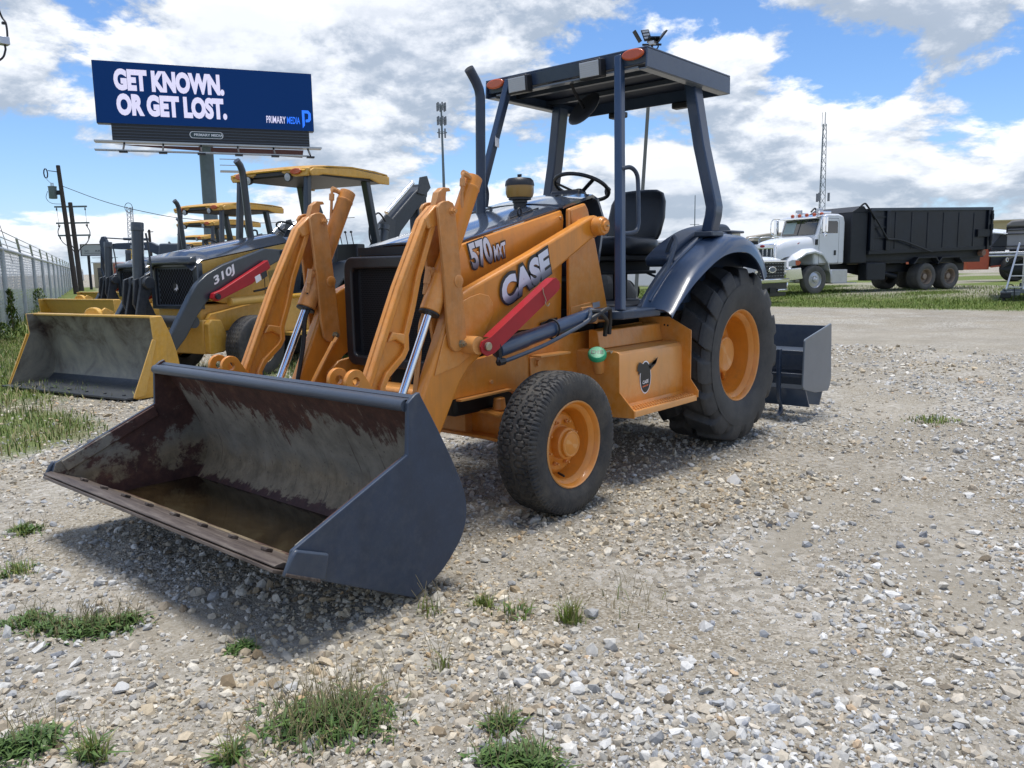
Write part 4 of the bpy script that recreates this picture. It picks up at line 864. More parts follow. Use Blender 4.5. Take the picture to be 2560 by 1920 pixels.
# platform, step and tank
def platform():
    p = obj('platform', prism([(1.49, .45), (1.54, .46), (1.54, .62), (1.49, .735), (1.06, .735), (.95, .60), (.0, .55), (.0, -.55), (.95, -.60), (1.06, -.735), (1.49, -.735), (1.54, -.62), (1.54, -.46), (1.49, -.45)], 'z', .995, 1.048), NAVYM, T, bevel=.010, seg=3)
    obj('floor_mat', box((.30, -.50, 1.0485), (1.16, .50, 1.058)), mat('dusty_floor_mat', (.10, .095, .09), .85, var=.25, dust=.5, dustcol=(.24,.22,.19)), p)
    obj('far_wall', box((.25, -.60, 1.058), (1.1, -.57, 1.19)), NAVYM, p)
    for s in (1, -1):
        b = bpy.data.objects.new('step_box', None); COL.objects.link(b); b.parent = T
        fx, rx = 1.53, .77
        front = [(.40, .80), (.725, .806), (.740, .795), (.742, .565), (.846, .462), (.846, .418), (.66, .41), (.40, .45)]
        obj('front_plate', mir(prism(front, 'x', fx, fx+.008), s), ORANGE, b, bevel=.003)
        rear = [(.40, .97), (.635, .970), (.80, .886), (.80, .565), (.858, .49), (.856, .447), (.66, .43), (.40, .45)]
        obj('rear_plate', mir(prism(rear, 'x', rx, rx+.008), s), ORANGE, b, bevel=.003)
        prof = [(.46, .812), (.60, .812), (.69, .810), (.715, .802), (.728, .785), (.733, .76), (.738, .60), (.740, .53), (.742, .485), (.752, .468), (.846, .462), (.848, .455), (.848, .425), (.70, .42), (.40, .42), (.40, .80)]
        obj('tank_body', mir(prism(prof, 'x', rx+.0085, fx-.0005), s), ORANGE, b, bevel=0, ang=25)
        obj('riser', mir(prism([(.535, .930), (.566, .924), (.586, .8135), (.50, .8135), (.50, .930)], 'x', rx+.0085, 1.512), s), ORANGE, b, bevel=.006, seg=3)
        # stepping edge: two rows of raised teeth
        for j in range(3):
            obj('tread_row', mir(join(*[box((rx+.03+k*.0285, .770+j*.025, .466), (rx+.045+k*.0285, .784+j*.025, .474)) for k in range(25)]), s), ORANGE, b, kind='stuff')
        if s > 0:
            n_ = obj('filler_neck', cyl((1.535, .595, .690), (1.605, .628, .790), .036, n=20), ORANGE, b)
            cp = obj('fuel_cap', xf(lathe([(.052, 0), (.056, .006), (.056, .026), (.050, .036), (0, .038)], (0,0,0), (.50, .35, .8), 24), Matrix.Translation((1.600, .625, .780))), GREEN, b, bevel=.003)
            u_ = np.array([-.57, .82, .0]); nrm = np.array([.50, .35, .8])/np.linalg.norm([.50, .35, .8]); u_ -= nrm*(u_@nrm); u_ /= np.linalg.norm(u_); v_ = np.cross(nrm, u_)
            og = np.array([1.600, .625, .780])+nrm*.0385-u_*.036-v_*.014
            letters('cap_letters', 'DIE', tuple(og), tuple(u_), tuple(v_), .072, .028, BLACKD, cp, off=.02)
            obj('cap_chain', tube(smooth([(1.585, .665, .80), (1.56, .685, .815), (1.55, .69, .80), (1.53, .685, .81)], 4), .004, 6), ZINC, cp)
            # oval maker's sticker with spread wings
            def stick(pts, y, m_, nm='sticker'): return obj(nm, prism(pts, 'y', y, y+.0006), m_, b, flat=True)
            cx, cz = 1.245, .625
            ov = circ((cx, cz), .062, 30, rb=.098)
            stick([(a_, c_) for a_, c_ in circ((cx, cz), .066, 30, rb=.103)], .7405, WHITED)
            stick(circ((cx, cz), .059, 30, rb=.095), .7415, BLACKD)
            stick([(1.335, .705), (1.345, .672), (1.325, .668), (1.33, .645), (1.30, .66), (1.24, .652), (1.19, .675), (1.165, .71), (1.105, .735), (1.13, .70), (1.12, .69), (1.16, .665), (1.2, .635), (1.27, .63), (1.29, .69), (1.30, .715), (1.32, .72)][:10]+[(1.19, .69), (1.25, .70), (1.29, .715), (1.315, .725)], .7425, BLACKD)
            stick([(1.215, .70), (1.165, .712), (1.100, .738), (1.115, .712), (1.125, .698), (1.15, .685), (1.19, .665)], .7425, BLACKD)
            letters('sticker_letters', 'CASE', (1.283, .7440, .583), (-1, 0, .10), (0, 0, 1), .068, .022, WHITED, b, off=.03)
            obj('sticker_bar', prism([(1.285, .573), (1.218, .580), (1.218, .571), (1.285, .564)], 'y', .7440, .7446), AMBER, b, flat=True)
        obj('side_bracket', mir(prism([(2.0, .80), (1.80, .81), (1.73, .815), (1.73, .68), (1.98, .64), (2.0, .66)], 'y', .431, .442), s), ORANGE, T, bevel=.003)
        obj('bracket_bolt', mir(lathe([(.03, 0), (.03, .004), (.019, .004), (.019, .018), (0, .018)], (1.94, .4425, .765), (0,1,0), 6), s), ORANGE, T, ang=20)
        obj('bracket_lip', mir(box((1.72, .4425, .805), (2.0, .52, .815)), s), ORANGE, T)
platform()
for s in (1, -1):
    for (bx, bz) in ((1.63, 1.60), (2.36, 1.39), (1.63, 1.20), (1.64, .99)):
        obj('panel_screw', mir(lathe([(.012, 0), (.010, .004), (0, .005)], (bx, .3855 if bz > 1.3 else .372, bz), (0,1,0), 10), s), ORANGEW, T)
    obj('maker_plate', mir(prism([(1.372, 1.085), (1.295, 1.092), (1.290, 1.058), (1.367, 1.051)], 'y', .4315, .4325), s), ALU, T)
    obj('grease_fitting', mir(join(cyl((1.50, .628, 1.547), (1.50, .642, 1.547), .006, n=6)), s), ZINC, T)
    obj('valve_stem', mir(cyl((2.215, .80, .225), (2.222, .845, .215), .006, n=6), s), BLACKM, T)
    obj('plate_holes', mir(join(cyl((.7695, .60, .915), (.7785, .60, .915), .007, n=8), cyl((.7695, .625, .912), (.7785, .625, .912), .007, n=8)), s), BLACKM, T)
    obj('frame_bolt', mir(lathe([(.012, 0), (.012, .012), (0, .012)], (2.33, .4305, .70), (0,1,0), 6), s), ORANGEW, T)
# frame, axle, engine mass
rail = [(2.78, .74), (2.70, .80), (2.475, .832), (1.73, .905), (.2, .95), (.2, .55), (1.6, .58), (1.95, .60), (2.119, .606), (2.20, .648), (2.60, .640), (2.78, .63)]
for s in (1, -1):
    r_ = obj('frame_rail', mir(prism(rail, 'y', .405, .430), s), ORANGE, T, bevel=.005)
    obj('rail_flange', mir(prism([(2.60, .640), (2.20, .648), (2.119, .606), (2.119, .596), (2.20, .638), (2.60, .630)], 'y', .4305, .47), s), ORANGE, r_)
obj('front_cross_member', box((2.62, -.30, .58), (2.78, .30, .70)), ORANGE, T, bevel=.02)
obj('engine_block', join(box((1.1, -.27, .50), (2.45, .27, 1.25)), box((-.25, -.30, .42), (1.1, .30, .985))), BLACKM, T, bevel=.03)
obj('front_axle', join(prism([(-.62, .44), (-.30, .50), (.30, .50), (.62, .44), (.62, .335), (.30, .36), (-.30, .36), (-.62, .335)], 'x', 2.13, 2.16), prism([(-.62, .455), (-.30, .515), (.30, .515), (.62, .455), (.62, .435), (.30, .495), (-.30, .495), (-.62, .435)], 'x', 2.06, 2.24), prism([(-.62, .345), (-.30, .365), (.30, .365), (.62, .345), (.62, .325), (.30, .345), (-.30, .345), (-.62, .325)], 'x', 2.06, 2.24), cyl((2.15, .33, .51), (2.15, .33, .58), .04, .032), cyl((2.15, -.33, .51), (2.15, -.33, .58), .04, .032), box((2.08, -.12, .36), (2.22, .12, .62))), ORANGE, T, bevel=.006)
obj('steering_cylinder', join(cyl((2.02, .10, .42), (2.02, .45, .40), .028), cyl((2.02, .45, .40), (2.06, .62, .38), .012)), BLACKM, T)
obj('rear_axle', join(cyl((0, -.5, .655), (0, .5, .655), .11, n=20), box((-.25, -.2, .5), (.25, .2, .85))), ORANGE, T)
FR = [(.232, -.010), (.236, 0), (.230, .006), (.222, -.004), (.214, -.024), (.200, -.032), (.190, -.046), (.186, -.10), (.176, -.128), (.166, -.112), (.150, -.104), (.130, -.106), (.105, -.098), (.096, -.092), (.06, -.092)]
FH = [(.088, -.10), (.086, -.045), (.080, -.038), (.074, -.040), (.072, -.020), (.066, -.014), (.058, -.018), (.050, -.016), (0, -.014)]
RRm = [(.335, -.014), (.340, 0), (.332, .007), (.322, -.004), (.312, -.030), (.296, -.040), (.282, -.060), (.276, -.150), (.262, -.205), (.24, -.225), (.20, -.215), (.165, -.18), (.10, -.176)]
RH = [(.138, -.20), (.136, -.12), (.128, -.105), (.118, -.100), (.110, -.104), (0, -.100)]
for s in (1, -1):
    wheel('front_wheel', T, (2.156, s*.755, .378), s, .386, .250, .226, 'block', .110, FR, FH, ORANGE, TYREF, 8, .120, rot=.35*s, na=420, nutr=.011)
    w_ = wheel('rear_wheel', T, (0, s*.585, .648), s, .648, .465, .325, 'lug', .19, RRm, RH, ORANGE, TYRER, 0, na=440)
    obj('hub_spoke', join(*[bar((.10*math.cos(q), .19-.165, .10*math.sin(q)), (.265*math.cos(q), .19-.20, .265*math.sin(q)), .05, .02, (0,1,0)) for q in (2.2, 4.0, 0.4)]), ORANGE, w_, bevel=.006)
    # fender: inner wall, crown and rolled lip
    inn = [(1.09, 1.040), (1.00, 1.13), (.78, 1.30), (.50, 1.44), (.30, 1.515), (.12, 1.532), (-.04, 1.52), (-.19, 1.47), (-.31, 1.39), (-.40, 1.29)]
    mid = [(1.14, 1.020), (1.05, 1.095), (.83, 1.255), (.56, 1.385), (.36, 1.460), (.18, 1.485), (.03, 1.475), (-.11, 1.42), (-.22, 1.335), (-.29, 1.235)]
    lip = [(1.155, .988), (1.075, 1.058), (.885, 1.185), (.62, 1.315), (.42, 1.376), (.23, 1.392), (.09, 1.383), (-.03, 1.338), (-.12, 1.27), (-.175, 1.19)]
    I, Mi, Li = (smooth(q, 4) for q in (inn, mid, lip))
    rows = [[(a_[0], .605, a_[1]-.30 if False else a_[1]), (a_[0]*.85+b_[0]*.15, .625, a_[1]+.004), (a_[0]*.6+b_[0]*.4, .70, a_[1]*.6+b_[1]*.4+.012), (a_[0]*.2+b_[0]*.8, .80, a_[1]*.2+b_[1]*.8+.012), (b_[0], .842, b_[1]), ((b_[0]+c_[0])/2, .864, (b_[1]+c_[1])/2), (c_[0], .872, c_[1])] for a_, b_, c_ in zip(I, Mi, Li)]
    rows = [[(x_, s*y_, z_) for x_, y_, z_ in r_] for r_ in rows]
    fo = obj('fender', thick(rows if s < 0 else [r_[::-1] for r_ in rows], .012), NAVY, T, ang=50)
    wallp = [(1.09, 1.049)]+[(a_, c_-.002) for a_, c_ in I[2:]]+[(-.40, 1.05), (.2, 1.05)]
    obj('fender_inner_wall', mir(prism(wallp, 'y', .575, .604), s), NAVYM, fo, bevel=.004)
    obj('crown_rib', mir(tube([(a_[0]*.7+b_[0]*.3, .66, a_[1]*.7+b_[1]*.3+.016) for a_, b_ in list(zip(I, Mi))[2:26]], .008, 6), s), NAVY, fo)
    obj('side_console', mir(prism(smooth([(.72, 1.36), (.60, 1.43), (.42, 1.505), (.22, 1.565), (-.02, 1.60), (-.16, 1.60), (-.24, 1.55), (-.26, 1.50)], 4)+[(-.2, 1.3), (.7, 1.3)], 'y', .40, .585), s), NAVYM, fo, bevel=.02, seg=3)
    obj('fender_handle', mir(tube(smooth([(.64, .50, 1.30), (.66, .565, 1.45), (.66, .60, 1.50), (.72, .64, 1.44), (.86, .652, 1.25), (.89, .652, 1.20), (.885, .65, 1.15), (.91, .65, 1.11)], 5), .014, 10), s), NAVYM, fo)
    obj('top_cap', mir(box((-.20, .60, 1.533), (.02, .70, 1.552)), s), NAVYM, fo, bevel=.008)

# ------------------------------------------------------------------ box blade hung behind the tractor
def box_blade():
    B = thing('box_blade', 'dark grey steel box scraper blade on the rear hitch of the orange tractor', 'box blade', (-1.3, 0, 0))
    def P(m_): v, f = m_; return arr(v)-[-1.3, 0, 0], f
    pl = [(-1.00, .675), (-1.015, .69), (-1.59, .785), (-1.60, .77), (-1.64, .30), (-1.615, .235), (-1.57, .195), (-1.28, .215), (-1.02, .27), (-.99, .30)]
    for s in (1, -1): obj('end_plate', P(mir(prism(pl, 'y', .86, .875), s)), GREYG, B, bevel=.004)
    obj('back_sheet', P(prism([(-1.585, .765), (-1.57, .765), (-1.50, .20), (-1.52, .20)], 'y', -.8595, .8595)), NAVYM, B, bevel=.003)
    for z, x in ((.575, -1.06), (.385, -1.04)): obj('cross_bar', P(box((x-.30, -.8595, z-.02), (x, .8595, z+.012))), NAVYM, B, bevel=.004)
    obj('cutting_edge', P(prism([(-1.50, .235), (-1.485, .235), (-1.40, .09), (-1.42, .085)], 'y', -.8595, .8595)), NAVYM, B)
    obj('front_sheet', P(prism([(-1.10, .26), (-1.08, .26), (-1.18, .10), (-1.20, .10)], 'y', -.8595, .8595)), NAVY, B)
    for y in (-.66, -.33, 0, .33, .66):
        obj('shank', P(prism(smooth([(-1.03, .60), (-1.03, .32), (-1.05, .16), (-1.10, .06), (-1.02, .035)], 4)+smooth([(-1.0, .03), (-1.06, .10), (-1.01, .18), (-.985, .34), (-.985, .60)], 4), 'y', y-.014, y+.014)), NAVYM, B, bevel=.003)
    obj('hitch_mast', P(join(bar((-1.15, -.12, .58), (-.9, -.10, 1.0), .03, .06, (0,1,0)), bar((-1.15, .12, .58), (-.9, .10, 1.0), .03, .06, (0,1,0)))), NAVYM, B)
    for s in (1, -1): obj('lower_link', P(mir(bar((-1.06, .33, .42), (-.28, .28, .52), .05, .07), s)), NAVYM, B, bevel=.006)
    # sits just clear of the ground
box_blade()

# ------------------------------------------------------------------ yellow backhoe loaders in a row beyond
JW = {}
JDK = mat('charcoal_machine_paint', (.022, .032, .044), .30, coat=.3, var=.12, vscale=4, bump=.02, bscale=30, dust=.12, dustcol=(.07,.075,.08), edge=((.09,.10,.11), .4), streak=.1)
JDM = mat('matt_charcoal_paint', (.018, .025, .034), .46, coat=.05, var=.2, vscale=8, bump=.05, bscale=60, dust=.2, dustcol=(.06,.06,.06), edge=((.08,.085,.09), .4))
def backhoe():
    J = thing('backhoe_loader', '', 'backhoe', (.137, -6.617, 0), math.atan2(.183, .983), 'yellow and black backhoe loaders parked in a row')
    # bucket
    back = smooth([(1.53, .852), (1.44, .66), (1.375, .46), (1.345, .28), (1.365, .13), (1.45, .04), (1.56, .012)], 4)
    outer = back+[(1.90, .012)]; nn = []
    for i, p in enumerate(outer):
        a_ = np.array(outer[max(i-1, 0)]); b_ = np.array(outer[min(i+1, len(outer)-1)]); d = (b_-a_)/np.linalg.norm(b_-a_); nn.append((p[0]-d[1]*.02, p[1]+d[0]*.02))
    bk = obj('bucket', prism(outer+nn[::-1], 'y', -1.16, 1.16), GOLD, J, slots=(JSTEEL, JDM), ang=25)
    for p in bk.data.polygons:
        c = np.array([p.center[0], p.center[2]]); n_ = np.array([p.normal[0], p.normal[2]])
        if abs(p.normal[1]) < .5 and n_@(np.array([1.75, .5])-c) > 0: p.material_index = 2 if c[1] < .12 else 1
    for s in (1, -1):
        sp = [(1.66, .857), (1.52, .857), (1.43, .66), (1.365, .46), (1.333, .28), (1.35, .12), (1.44, .03), (1.55, .0), (1.88, .0), (1.93, .02), (1.64, .62)]
        obj('side_plate', mir(prism(sp, 'y', 1.16, 1.182), s), GOLD, bk, bevel=.006, slots=(JSTEEL,), assign=lambda c, n, s=s: 1 if n.y*s < -.7 else 0)
        obj('edge_band', mir(prism([(1.665, .62), (1.62, .60), (1.80, .03), (1.94, .02)], 'y', 1.1825, 1.198), s), GOLD, bk, bevel=.005)
    obj('top_lip', box((1.51, -1.16, .835), (1.58, 1.16, .862)), GOLD, bk, bevel=.008)
    obj('cutting_edge', box((1.86, -1.18, .010), (2.02, 1.18, .034)), JDM, bk, bevel=.004)
    for k in range(7): obj('edge_bolt', box((1.90, -1.0+k*.33, .034), (1.925, -.975+k*.33, .046)), JDM, bk)
    obj('hook_plate', prism([(1.46, .80), (1.46, .90), (1.42, .93), (1.32, .88), (1.32, .80)], 'y', .02, .05), GOLD, bk, bevel=.004)
    obj('hook_cap', prism(circ((-.10, .85), .15, 12, 0, math.pi, rb=.085), 'x', 1.44, 1.50), GOLD, bk, bevel=.01)
    for s in (1, -1):
        arm = [(-.83, 1.60), (-.51, 1.612), (.194, 1.402), (.45, 1.29), (.597, 1.181), (.71, 1.04), (.806, .896), (.991, .631), (1.22, .34), (1.34, .22), (1.30, .12), (1.12, .20), (.959, .40), (.806, .545), (.62, .80), (.48, .95), (.331, 1.059), (.1, 1.15), (-.573, 1.382), (-.86, 1.50), (-.905, 1.55)]
        a_ = obj('loader_arm', mir(prism(arm, 'y', .55, .635), s), JDK, J, bevel=.014, seg=3)
        obj('arm_pivot', mir(lathe([(.06, 0), (.06, .03), (.045, .04), (0, .04)], (-.84, .636, 1.555), (0,1,0), 20), s), BLACKM, a_)
        obj('lift_cylinder', mir(lathe([(.03, 0), (.055, .01), (.055, .9), (.03, .92), (.03, 1.3)], (.16, .655, .945), (-1, 0, .03), 20), s), GOLD, J)
        st = [(.45, 1.0), (.43, 1.06), (.30, 1.10), (-.10, 1.29), (-.46, 1.46), (-.50, 1.36), (-.18, 1.16), (.22, 1.02), (.38, .96)]
        q = obj('safety_strut', mir(prism(st, 'y', .645, .72), s), RED, J, bevel=.008)
        if s > 0:
            obj('strut_label', prism([(-.22, 1.245), (-.31, 1.285), (-.33, 1.21), (-.24, 1.165)], 'y', .7205, .722), WHITED, q)
            obj('strut_label', prism([(-.325, 1.29), (-.42, 1.33), (-.435, 1.255), (-.345, 1.21)], 'y', .7205, .722), BLACKD, q)
        obj('strut_pin', mir(cyl((.385, .64, 1.02), (.385, .745, 1.02), .035), s), BLACKM, q)
    letters('model_letters', '310J', (.345, .6375, 1.125), (-.90, 0, .44), (.10, 0, 1), .36, .135, WHITED, J, off=.03)
    # the bucket linkage in front of the grille
    obj('bucket_cylinder', join(lathe([(.07, 0), (.075, .01), (.075, .10), (.068, .105), (.068, .72), (.05, .74)], (.78, -.15, 1.93), (.06, 0, -1), 24)), JDK, J)
    obj('cylinder_pipe', tube(smooth([(.74, -.06, 1.80), (.73, -.04, 1.60), (.73, -.02, 1.2)], 5), .012, 8), JDM, J)
    for y in (-.25, -.05):
        obj('bell_crank', prism([(.72, 1.27), (.80, 1.30), (.88, 1.26), (.89, 1.16), (1.02, .62), (.98, .58), (.92, .60), (.80, .98), (.70, 1.18)], 'y', y-.02, y+.02), JDM, J, bevel=.008)
        obj('linkage_bracket', prism([(.92, 1.24), (.86, 1.26), (.66, .80), (.52, .55), (.74, .50), (.96, .95)], 'y', y-.075, y-.045), JDM, J, bevel=.006)
    obj('linkage_pin', cyl((.80, -.33, 1.20), (.80, .03, 1.20), .075, n=24), JDM, J, bevel=.008)
    obj('bucket_link', bar((.98, -.15, .62), (1.42, -.15, .62), .08, .09), JDM, J, bevel=.01)
    obj('torque_tube', cyl((.62, -.56, .72), (.62, .56, .72), .075, n=20), JDM, J)
    # hood and engine sides
    rows = []
    for x in np.linspace(.50, -1.12, 12):
        z = 1.445+(.40-x)*.172-.10*max(0, (x-.38)/.12)**1.5; 
        rows.append([(x, v_, z+.115*(1-(abs(v_)/.43)**3)) for v_ in np.linspace(-.43, .43, 11)])
    h = obj('hood', thick([r_ for r_ in rows], .012), JHOOD, J, ang=30)
    obj('hood_nose', prism([(.40, 1.41), (.53, 1.42), (.50, 1.50), (.40, 1.53)], 'y', -.42, .42), JDK, h, bevel=.03, seg=3)
    for s in (1, -1):
        p = obj('engine_panel', mir(prism([(.40, 1.44), (-1.12, 1.70), (-1.12, .92), (.05, .92), (.40, 1.0)], 'y', .405, .43), s), GOLD, h, bevel=.008)
        obj('panel_seam', mir(box((-.655, .4305, .95), (-.645, .433, 1.62)), s), BLACKM, p)
        obj('decal_plate', mir(prism([(-.72, 1.32), (-1.0, 1.36), (-1.0, 1.18), (-.74, 1.14)], 'y', .4305, .432), s), mat('worn_label', (.30,.22,.07), .7, var=.4, vscale=30), p)
    g = obj('grille', box((.385, -.42, .90), (.405, .42, 1.40)), mat('grille_slate', (.045,.06,.08), .5), J)
    obj('grille_openings', xf(hexes(.66, .44, 13, 13, .0225), Matrix.Translation((.4065, 0, 1.14))), mat('grille_gap', (.002,.002,.003), .9), g, flat=True, kind='stuff')
    obj('grille_surround', ring([(-.46, .86), (.46, .86), (.46, 1.43), (-.46, 1.43)], [(-.36, .91), (.36, .91), (.36, 1.385), (-.36, 1.385)], 'x', .36, .44), JDK, g, bevel=.012)
    obj('badge', prism(circ((.0, 1.13), .055, 20, rb=.06), 'x', .408, .415), BLACKP, g)
    deer = [(-.035, 1.10), (-.015, 1.125), (.01, 1.13), (.02, 1.155), (.012, 1.165), (.02, 1.172), (.032, 1.16), (.035, 1.13), (.045, 1.105), (.03, 1.115), (.02, 1.10), (.0, 1.085), (.0, 1.105), (-.02, 1.10)]
    obj('badge_figure', prism(deer, 'x', .416, .418), WHITED, g, flat=True)
    obj('exhaust_pipe', tube([(-.86, 0, 1.72), (-.84, 0, 1.84), (-.785, 0, 2.52), (-.78, 0, 2.60), (-.77, 0, 2.67), (-.74, 0, 2.74), (-.68, 0, 2.80)], [.05, .047, .047, .047, .047, .047, .047], 18), JDK, J, ang=40)
    # chassis
    obj('frame', join(prism([(.40, .92), (-3.0, .92), (-3.0, .55), (-.5, .55), (.1, .60), (.40, .70)], 'y', -.40, .40), box((.10, -.46, .30), (.42, .46, .73))), GOLD, J, bevel=.02)
    for s in (1, -1):
        obj('frame_side', mir(prism([(.35, .735), (.30, .80), (-.55, .93), (-1.2, .95), (-1.2, .62), (-.2, .62), (.12, .56)], 'y', .405, .47), s), GOLD, J, bevel=.012)
        obj('weight_cheek', mir(prism([(.36, .735), (.22, .725), (.145, .55), (.145, .33), (.38, .30), (.42, .33), (.42, .68)], 'y', .465, .56), s), GOLD, J, bevel=.015)
        wheel('front_wheel', J, (-.13, s*.76, .375), s, .392, .28, .215, 'rib', .12, FR, FH, GOLD, TYREF, 0, na=240)
        wheel('rear_wheel', J, (-2.22, s*.82, .66), s, .675, .46, .325, 'lug', .17, RRm, RH, GOLD, TYRER, 0, na=260)
        fr = [[(a_, s*y_, z_) for y_ in (.55, .80, 1.04)] for a_, z_ in smooth([(-1.35, 1.05), (-1.55, 1.22), (-1.9, 1.42), (-2.3, 1.46), (-2.75, 1.35), (-2.95, 1.15)], 3)]
        obj('fender', thick(fr if s < 0 else [r_[::-1] for r_ in fr], .02), JDM, J, ang=50)
        obj('side_step', mir(join(box((-1.45, .45, .45), (-.75, .82, .50)), box((-1.5, .42, .50), (-.75, .60, .98))), s), GOLD if s > 0 else JDM, J, bevel=.01)
        obj('front_post', mir(bar((-1.32, .66, 2.64), (-1.18, .70, .95), .075, .085, (1,0,0)), s), JDK, J, bevel=.012)
        obj('rear_post', mir(bar((-2.53, .66, 2.64), (-2.80, .68, 1.30), .085, .12, (0,1,0)), s), JDK, J, bevel=.012)
        obj('hand_rail', mir(tube(smooth([(-1.45, .72, 1.9), (-1.62, .74, 1.93), (-1.66, .75, 1.85), (-1.66, .75, 1.5), (-1.6, .74, 1.40), (-1.42, .72, 1.40)], 5), .014, 8), s), JDM, J)
    obj('front_axle', box((-.22, -.62, .32), (-.04, .62, .46)), GOLD, J, bevel=.02)
    obj('cowl', prism([(-1.10, 1.72), (-1.32, 1.80), (-1.42, 1.62), (-1.30, 1.0), (-1.10, .95)], 'y', -.44, .44), JDK, J, bevel=.03, seg=3)
    obj('cab_floor', box((-2.9, -.62, .93), (-1.2, .62, 1.02)), JDM, J, bevel=.01)
    obj('seat', join(prism([(-1.85, 1.42), (-2.3, 1.38), (-2.42, 1.95), (-2.33, 1.97), (-2.22, 1.52), (-1.85, 1.52)], 'y', -.24, .24), box((-2.2, -.15, 1.02), (-1.95, .15, 1.40))), VINYL, J, bevel=.03, seg=3)
    obj('steering_wheel', xf(tube([(.19*math.cos(q), .19*math.sin(q), 0) for q in np.linspace(0, 6.2832, 25)[:-1]], .014, 8, True), Matrix.Translation((-1.58, 0, 1.92)) @ Matrix.Rotation(R(-30), 4, 'Y')), BLACKP, J)
    obj('steering_column', cyl((-1.40, 0, 1.65), (-1.57, 0, 1.90), .035), BLACKP, J)
    # canopy: shallow crowned roof with a notched brow
    rows = []
    for x, zf, wv in ((-1.22, 2.69, .70), (-1.30, 2.735, .76), (-1.6, 2.775, .79), (-2.1, 2.805, .79), (-2.6, 2.79, .79), (-2.9, 2.765, .78), (-2.97, 2.74, .74)):
        rows.append([(x, wv*v_, zf-.035*v_**4) for v_ in np.linspace(-1, 1, 11)])
    c = obj('canopy', thick(rows, .02), GOLD, J, ang=40)
    for s in (1, -1):
        sk = [(-1.24, 2.665), (-1.32, 2.71), (-2.1, 2.77), (-2.95, 2.72), (-2.95, 2.60), (-2.72, 2.60), (-2.50, 2.655), (-1.50, 2.635), (-1.42, 2.615), (-1.28, 2.60)]
        obj('canopy_skirt', mir(prism(sk, 'y', .755, .79), s), GOLD, c, bevel=.012)
        brow = [(.78, 2.70), (.30, 2.735), (.25, 2.67), (.42, 2.62), (.50, 2.60), (.74, 2.60)]
        obj('canopy_brow', xf(prism([(s*a_, b_) for a_, b_ in brow], 'x', -1.285, -1.235), Matrix.Identity(4)), GOLD, c, bevel=.01)
        ml = obj('amber_light', xf(prism(circ((0,0), .105, 18, rb=.042), 'x', 0, .03), Matrix.Translation((-1.235, s*.545, 2.668))), AMBER, c, bevel=.01)
        w = obj('work_light', join(lathe([(.05, 0), (.062, .05), (.062, .06)], (-1.27, s*.39, 2.605), (1, 0, -.1), 18)), BLACKP, c)
        obj('lamp_lens', lathe([(.054, .061), (0, .066)], (-1.27, s*.39, 2.605), (1, 0, -.1), 18), LENS, w)
    obj('brow_recess', box((-1.29, -.30, 2.64), (-1.25, .30, 2.73)), BLACKP, c)
    obj('canopy_liner', box((-2.93, -.75, 2.62), (-1.30, .75, 2.66)), BLACKP, c, bevel=.01)
    obj('tail_light', box((-2.985, .62, 2.62), (-2.955, .76, 2.72)), mat('red_lens', (.35,.02,.02), .3), c, bevel=.008)
    # digging boom folded up behind
    b = obj('backhoe_boom', prism([(-3.18, .8), (-3.36, 1.5), (-3.72, 2.08), (-4.45, 2.62), (-4.72, 2.78), (-4.86, 2.74), (-4.84, 2.58), (-4.62, 2.42), (-4.05, 1.95), (-3.74, 1.45), (-3.55, .8)], 'y', -.13, .13), JDM, J, bevel=.02)
    obj('swing_post', box((-3.35, -.32, .45), (-2.95, .32, 1.25)), JDM, J, bevel=.03)
    obj('dipper_stick', prism([(-4.86, 2.74), (-4.70, 2.80), (-4.58, 2.60), (-4.62, .80), (-4.76, .80), (-4.84, 2.2)], 'y', -.10, .10), JDM, J, bevel=.015)
    obj('boom_cylinder', join(cyl((-3.30, .20, 1.15), (-3.52, .20, 2.0), .075, n=18), lathe([(.09, 0), (.09, .08)], (-3.50, .20, 1.96), (-.25, 0, 1), 18)), JDK, b)
    obj('boom_rod', cyl((-3.75, .06, 2.25), (-4.5, .06, 2.80), .04), CHROME, b)
    obj('boom_hose', tube(smooth([(-3.52, .22, 2.10), (-3.30, .25, 2.22), (-3.06, .28, 2.04), (-3.05, .27, 1.80), (-3.22, .24, 1.62)], 7), .014, 8), RUBBER, b)
    obj('boom_bracket', prism([(-3.50, 1.80), (-3.46, 2.08), (-3.62, 2.22), (-3.86, 2.12), (-3.80, 1.80)], 'y', .135, .165), JDM, b, bevel=.006)
    obj('boom_bracket', prism([(-4.52, 2.62), (-4.60, 2.90), (-4.80, 2.94), (-4.90, 2.74), (-4.74, 2.60)], 'y', .135, .165), JDM, b, bevel=.006)
    obj('control_tower', box((-2.95, -.25, 1.0), (-2.75, .25, 1.72)), BLACKP, J, bevel=.02)
    for y in (-.12, 0, .12): obj('control_lever', join(tube([(-2.83, y, 1.7), (-2.78, y, 1.9)], .008, 6), lathe([(.0, 0), (.022, .015), (.022, .03), (0, .045)], (-2.78, y, 1.885), (.1, 0, 1), 10)), BLACKP, J)
    obj('stabiliser', join(box((-3.2, -1.05, .35), (-3.05, -.55, .55)), box((-3.2, .55, .35), (-3.05, 1.05, .55)), box((-3.22, .92, .03), (-3.02, 1.06, 1.1)), box((-3.22, -1.06, .03), (-3.02, -.92, 1.1))), GOLD, J, bevel=.015)
    obj('engine_hose', tube(smooth([(-.30, .60, 1.06), (-.52, .62, 1.10), (-.70, .60, 1.20), (-.80, .55, 1.28), (-.98, .50, 1.27), (-1.0, .50, 1.14), (-.82, .55, 1.10), (-.68, .58, 1.16)], 6), .014, 8), RUBBER, J)
    return J
